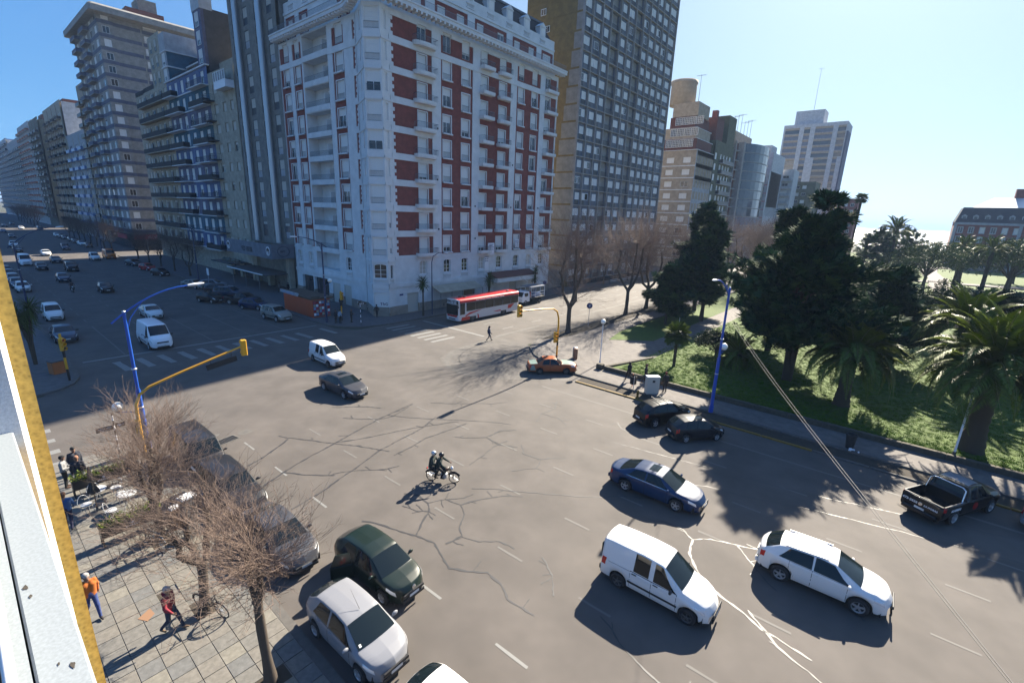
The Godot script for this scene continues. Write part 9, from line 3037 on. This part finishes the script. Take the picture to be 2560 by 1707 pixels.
# look: top, legs, shoes, hair, skin colours (linear); o: coat (longer hem), cell, hood
func person(label: String, p: Vector3, turn: float, pose: String, top: Color, legs: Color, hair: Color, o := {}) -> Node3D:
	var J := joints(pose)
	var sk: Color = o.get("skin", Color(0.20, 0.11, 0.075))
	var sh: Color = o.get("shoes", Color(0.02, 0.018, 0.016))
	var fat: float = o.get("fat", 1.0)
	var B := []
	for s in [1.0, -1.0]:
		var x := Vector3(0.075 * s, 0, 0)
		B.append([J.hip + x * 0.9, J.chest + x * 1.2, 0.115 * fat, 0.125 * fat, top])
		B.append([J.chest + x * 1.2 + UP * 0.02, J.neck - UP * 0.06 + x * 1.1, 0.11 * fat, 0.075, top])
		var h: Vector3 = J.hl if s > 0 else J.hr
		var kn: Vector3 = J.kl if s > 0 else J.kr
		var an: Vector3 = J.al if s > 0 else J.ar
		var ft: Vector3 = J.fl if s > 0 else J.fr
		B.append([h, kn, 0.095, 0.064, legs]); B.append([kn, an + UP * 0.02, 0.064, 0.046, legs])
		B.append([an - Vector3(0, 0.03, 0.02), an + ft, 0.044, 0.034, sh])
		if o.get("coat", false): B.append([h + Vector3(0, 0.05, 0), h.lerp(kn, 0.35), 0.115, 0.12, top])
		var a: Vector3 = J.sl if s > 0 else J.sr
		var e: Vector3 = J.el if s > 0 else J.er
		var w: Vector3 = J.wl if s > 0 else J.wr
		B.append([a, e, 0.064 * fat, 0.050 * fat, top]); B.append([e, w, 0.050 * fat, 0.036, top])
		var hd := (w - e).normalized()
		B.append([w + hd * 0.02, w + hd * 0.085, 0.030, 0.034, sk])
		B.append([Vector3(J.head) + Vector3(0.082 * s, 0.0, -0.01), Vector3(J.head) + Vector3(0.086 * s, 0.02, -0.015), 0.018, 0.018, sk])
	B.append([J.hip - UP * 0.03, J.hip + UP * 0.02, 0.13 * fat, 0.13 * fat, legs if not o.get("coat", false) else top])
	B.append([J.neck - UP * 0.03, Vector3(J.head) - UP * 0.06, 0.052, 0.052, sk])
	var hp: Vector3 = J.head
	B.append([hp + Vector3(0, -0.055, 0.02), hp + Vector3(0, 0.045, 0.0), 0.068, 0.088, sk])
	B.append([hp + Vector3(0, 0.02, 0.088), hp + Vector3(0, -0.012, 0.103), 0.010, 0.015, sk])
	if not o.get("helmet", false):
		B.append([hp + Vector3(0, 0.055, -0.03), hp + Vector3(0, 0.07, 0.02), 0.094, 0.078, hair])
		B.append([hp + Vector3(0, 0.0, -0.055), hp + Vector3(0, 0.05, -0.045), 0.072, 0.08, hair])
		if o.get("long", false): B.append([hp + Vector3(0, -0.03, -0.06), hp + Vector3(0, -0.20, -0.07), 0.08, 0.06, hair])
	if o.get("hood", false): B.append([Vector3(J.neck) + Vector3(0, 0.0, -0.07), Vector3(J.neck) + Vector3(0, 0.04, -0.1), 0.085, 0.07, top])
	var mb := body_mesh(B, o.get("cell", 0.026), 0.035)
	for s in [1.0, -1.0]: # fingers and thumb, rooted in the palm
		var e: Vector3 = J.el if s > 0 else J.er
		var w: Vector3 = J.wl if s > 0 else J.wr
		var d := (w - e).normalized()
		var side := d.cross(Vector3(s, 0.0, 0.2)).normalized()
		var curl: Vector3 = d.cross(side) * -s
		mb.col = sk
		for f in 4:
			var b := w + d * 0.09 + side * (f - 1.5) * 0.019
			var l: float = [0.065, 0.08, 0.075, 0.055][f]
			mb.tube([b - d * 0.02, b + d * l * 0.5 + curl * 0.008, b + d * l * 0.85 + curl * 0.035], [0.010, 0.009, 0.007], 5)
		var tb := w + d * 0.05 + side * -0.03
		mb.tube([tb, tb - side * 0.03 + d * 0.03 + curl * 0.015, tb - side * 0.028 + d * 0.06 + curl * 0.03], [0.012, 0.010, 0.008], 5)
	mb.col = Color(0.012, 0.01, 0.01)
	if not o.get("helmet", false):
		for s in [-1, 1]: mb.ball(hp + Vector3(0.031 * s, 0.022, 0.080), Vector3(0.012, 0.007, 0.008), 6, 4)
		mb.col = Color(0.12, 0.045, 0.04)
		mb.ball(hp + Vector3(0, -0.045, 0.083), Vector3(0.022, 0.006, 0.008), 6, 4)
	var t := part(self, "x", mb, M.cloth)
	t.name = numbered("person")
	t.position = p
	t.rotation.y = turn
	t.scale = Vector3.ONE * o.get("sc", 1.0)
	tag(t, label, "person", o.get("group", ""))
	if o.get("helmet", false):
		var hb := MB.new()
		var rows := []
		for i in 9:
			var a := lerpf(-0.75, PI / 2, i / 8.0)
			var r := PackedVector3Array()
			for k in 16:
				var an := TAU * k / 16
				r.append(hp + Vector3(sin(an) * cos(a) * 0.128, 0.02 + sin(a) * 0.135, cos(an) * cos(a) * 0.145 - 0.01))
			rows.append(r)
		hb.grid(rows, true, true)
		var hm := part(t, "helmet", hb, M[o.get("helmet_mat", "black_gloss")])
		hb = MB.new()
		rows = []
		for i in 4:
			var a := lerpf(-0.3, 0.38, i / 3.0)
			var r := PackedVector3Array()
			for k in 9:
				var an := lerpf(-1.0, 1.0, k / 8.0)
				r.append(hp + Vector3(sin(an) * cos(a) * 0.131, 0.02 + sin(a) * 0.138, cos(an) * cos(a) * 0.149 - 0.01))
			rows.append(r)
		hb.grid(rows, false, true)
		part(hm, "visor", hb, M.car_glass)
	return t
func people() -> void:
	var blk := Color(0.012, 0.012, 0.014)
	var jean := Color(0.018, 0.026, 0.05)
	var gr := Color(0.30, 0.28, 0.27)
	person("grey-haired person in a red jacket and dark jeans walking past the pruned tree", Vector3(2.62, 0.165, -16.5), 0.75, "walk", Color(0.20, 0.018, 0.03), jean, gr, {"cell": 0.019, "fat": 1.12, "shoes": Color(0.13, 0.085, 0.05), "hood": true})
	person("person in an orange jacket and blue trousers walking close to the house wall", Vector3(1.02, 0.165, -19.1), 0.1, "walk", Color(0.36, 0.10, 0.012), Color(0.03, 0.05, 0.16), gr, {"cell": 0.022, "fat": 1.1})
	person("person in a blue jacket walking beside the house wall towards the corner", Vector3(1.28, 0.165, -25.7), PI - 0.2, "walk", Color(0.03, 0.08, 0.20), Color(0.02, 0.02, 0.05), Color(0.10, 0.05, 0.03), {"cell": 0.022})
	person("person in a grey sweater holding a black bag at the corner", Vector3(1.72, 0.165, -29.8), 1.3, "hold", Color(0.20, 0.205, 0.21), blk, blk, {"cell": 0.022, "shoes": Color(0.12, 0.05, 0.03)})
	var t := thing("shoulder_bag", "bulky black bag held by the person in the grey sweater", "bag", Vector3(2.08, 1.02, -29.72), 1.3)
	var b := MB.new()
	b.ball(Vector3.ZERO, Vector3(0.21, 0.19, 0.14), 12, 8)
	part(t, "body", b, M.black_matt)
	b = MB.new()
	b.tube([Vector3(-0.12, 0.15, 0), Vector3(-0.08, 0.26, 0), Vector3(0.08, 0.26, 0), Vector3(0.12, 0.15, 0)], [0.015, 0.015, 0.015, 0.015], 6)
	part(t, "strap", b, M.black_matt)
	person("person in a dark navy jacket standing on the corner with hands at the sides", Vector3(2.25, 0.165, -30.5), 0.2, "stand", Color(0.016, 0.022, 0.035), blk, blk, {"cell": 0.022, "fat": 1.12})
	person("bald person in a dark T-shirt standing behind the planter", Vector3(2.2, 0.165, -29.25), 2.9, "stand", Color(0.02, 0.022, 0.028), jean, Color(0.22, 0.11, 0.07), {"cell": 0.022, "fat": 1.1})
	person("person in dark clothes standing under the bare trees near the parked van", Vector3(4.05, 0.165, -28.0), 0.4, "stand", Color(0.03, 0.022, 0.02), blk, blk, {"cell": 0.024})
	person("helmeted rider in a dark green jacket driving the motorcycle", Vector3(15.0, 0.0, -17.02), deg_to_rad(31), "ride", Color(0.018, 0.03, 0.026), blk, blk, {"cell": 0.022, "helmet": true, "helmet_mat": "black_gloss", "fat": 1.1})
	person("helmeted passenger sitting behind the driver of the motorcycle", Vector3(15.0, 0.0, -17.02), deg_to_rad(31), "pillion", Color(0.022, 0.035, 0.03), blk, blk, {"cell": 0.022, "helmet": true, "helmet_mat": "galvanised", "fat": 1.12})
	person("helmeted rider on the small scooter in the shaded avenue", Vector3(11.3, 0.0, -98.4), 0.0, "ride", Color(0.06, 0.04, 0.045), blk, blk, {"cell": 0.03, "helmet": true})
	person("person in a dark blue hooded jacket crossing the street in the sun", Vector3(38.0, 0.005, -35.1), 0.9, "walk", Color(0.016, 0.024, 0.06), Color(0.016, 0.02, 0.045), blk, {"cell": 0.024, "hood": true, "fat": 1.1})
	person("person in a long dark coat walking along the park footpath", Vector3(36.9, 0.145, -17.2), 2.8, "walk", blk, Color(0.03, 0.022, 0.02), blk, {"coat": true, "long": true})
	person("person in black walking behind the litter bin frame by the garden wall", Vector3(37.45, 0.145, -15.9), 0.2, "walk", Color(0.014, 0.013, 0.016), Color(0.03, 0.02, 0.025), Color(0.05, 0.025, 0.015), {"long": true})
	person("person in black with a dark red cap standing behind the utility cabinet", Vector3(36.55, 0.145, -13.75), 2.4, "stand", blk, blk, Color(0.10, 0.01, 0.01), {"fat": 1.1})
	person("person in a dark jacket waiting by the blue lamp and kiosk", Vector3(29.7, 0.135, -53.5), 0.3, "stand", Color(0.02, 0.02, 0.028), blk, blk, {})
	person("person with a pale blue backpack waiting by the kiosk", Vector3(30.05, 0.135, -53.1), 0.3, "stand", Color(0.22, 0.28, 0.36), blk, blk, {"fat": 1.05})
	person("person in dark clothes carrying something at the kiosk corner", Vector3(31.3, 0.135, -52.6), 0.7, "hold", Color(0.02, 0.02, 0.022), blk, Color(0.10, 0.09, 0.08), {})
	person("person in black walking along the beige plinth of the brick building", Vector3(35.3, 0.135, -53.0), 2.3, "walk", blk, blk, blk, {})
	person("person in dark blue standing at the end of the kiosk", Vector3(35.0, 0.135, -61.3), 2.9, "stand", Color(0.016, 0.02, 0.04), blk, blk, {})
	person("person walking in front of the dark hotel arcade", Vector3(34.3, 0.135, -79.1), 0.3, "walk", Color(0.10, 0.10, 0.10), blk, blk, {"cell": 0.03})
	person("person in black standing in front of the dark hotel arcade", Vector3(35.1, 0.135, -77.7), 0.3, "stand", blk, blk, blk, {"cell": 0.03})
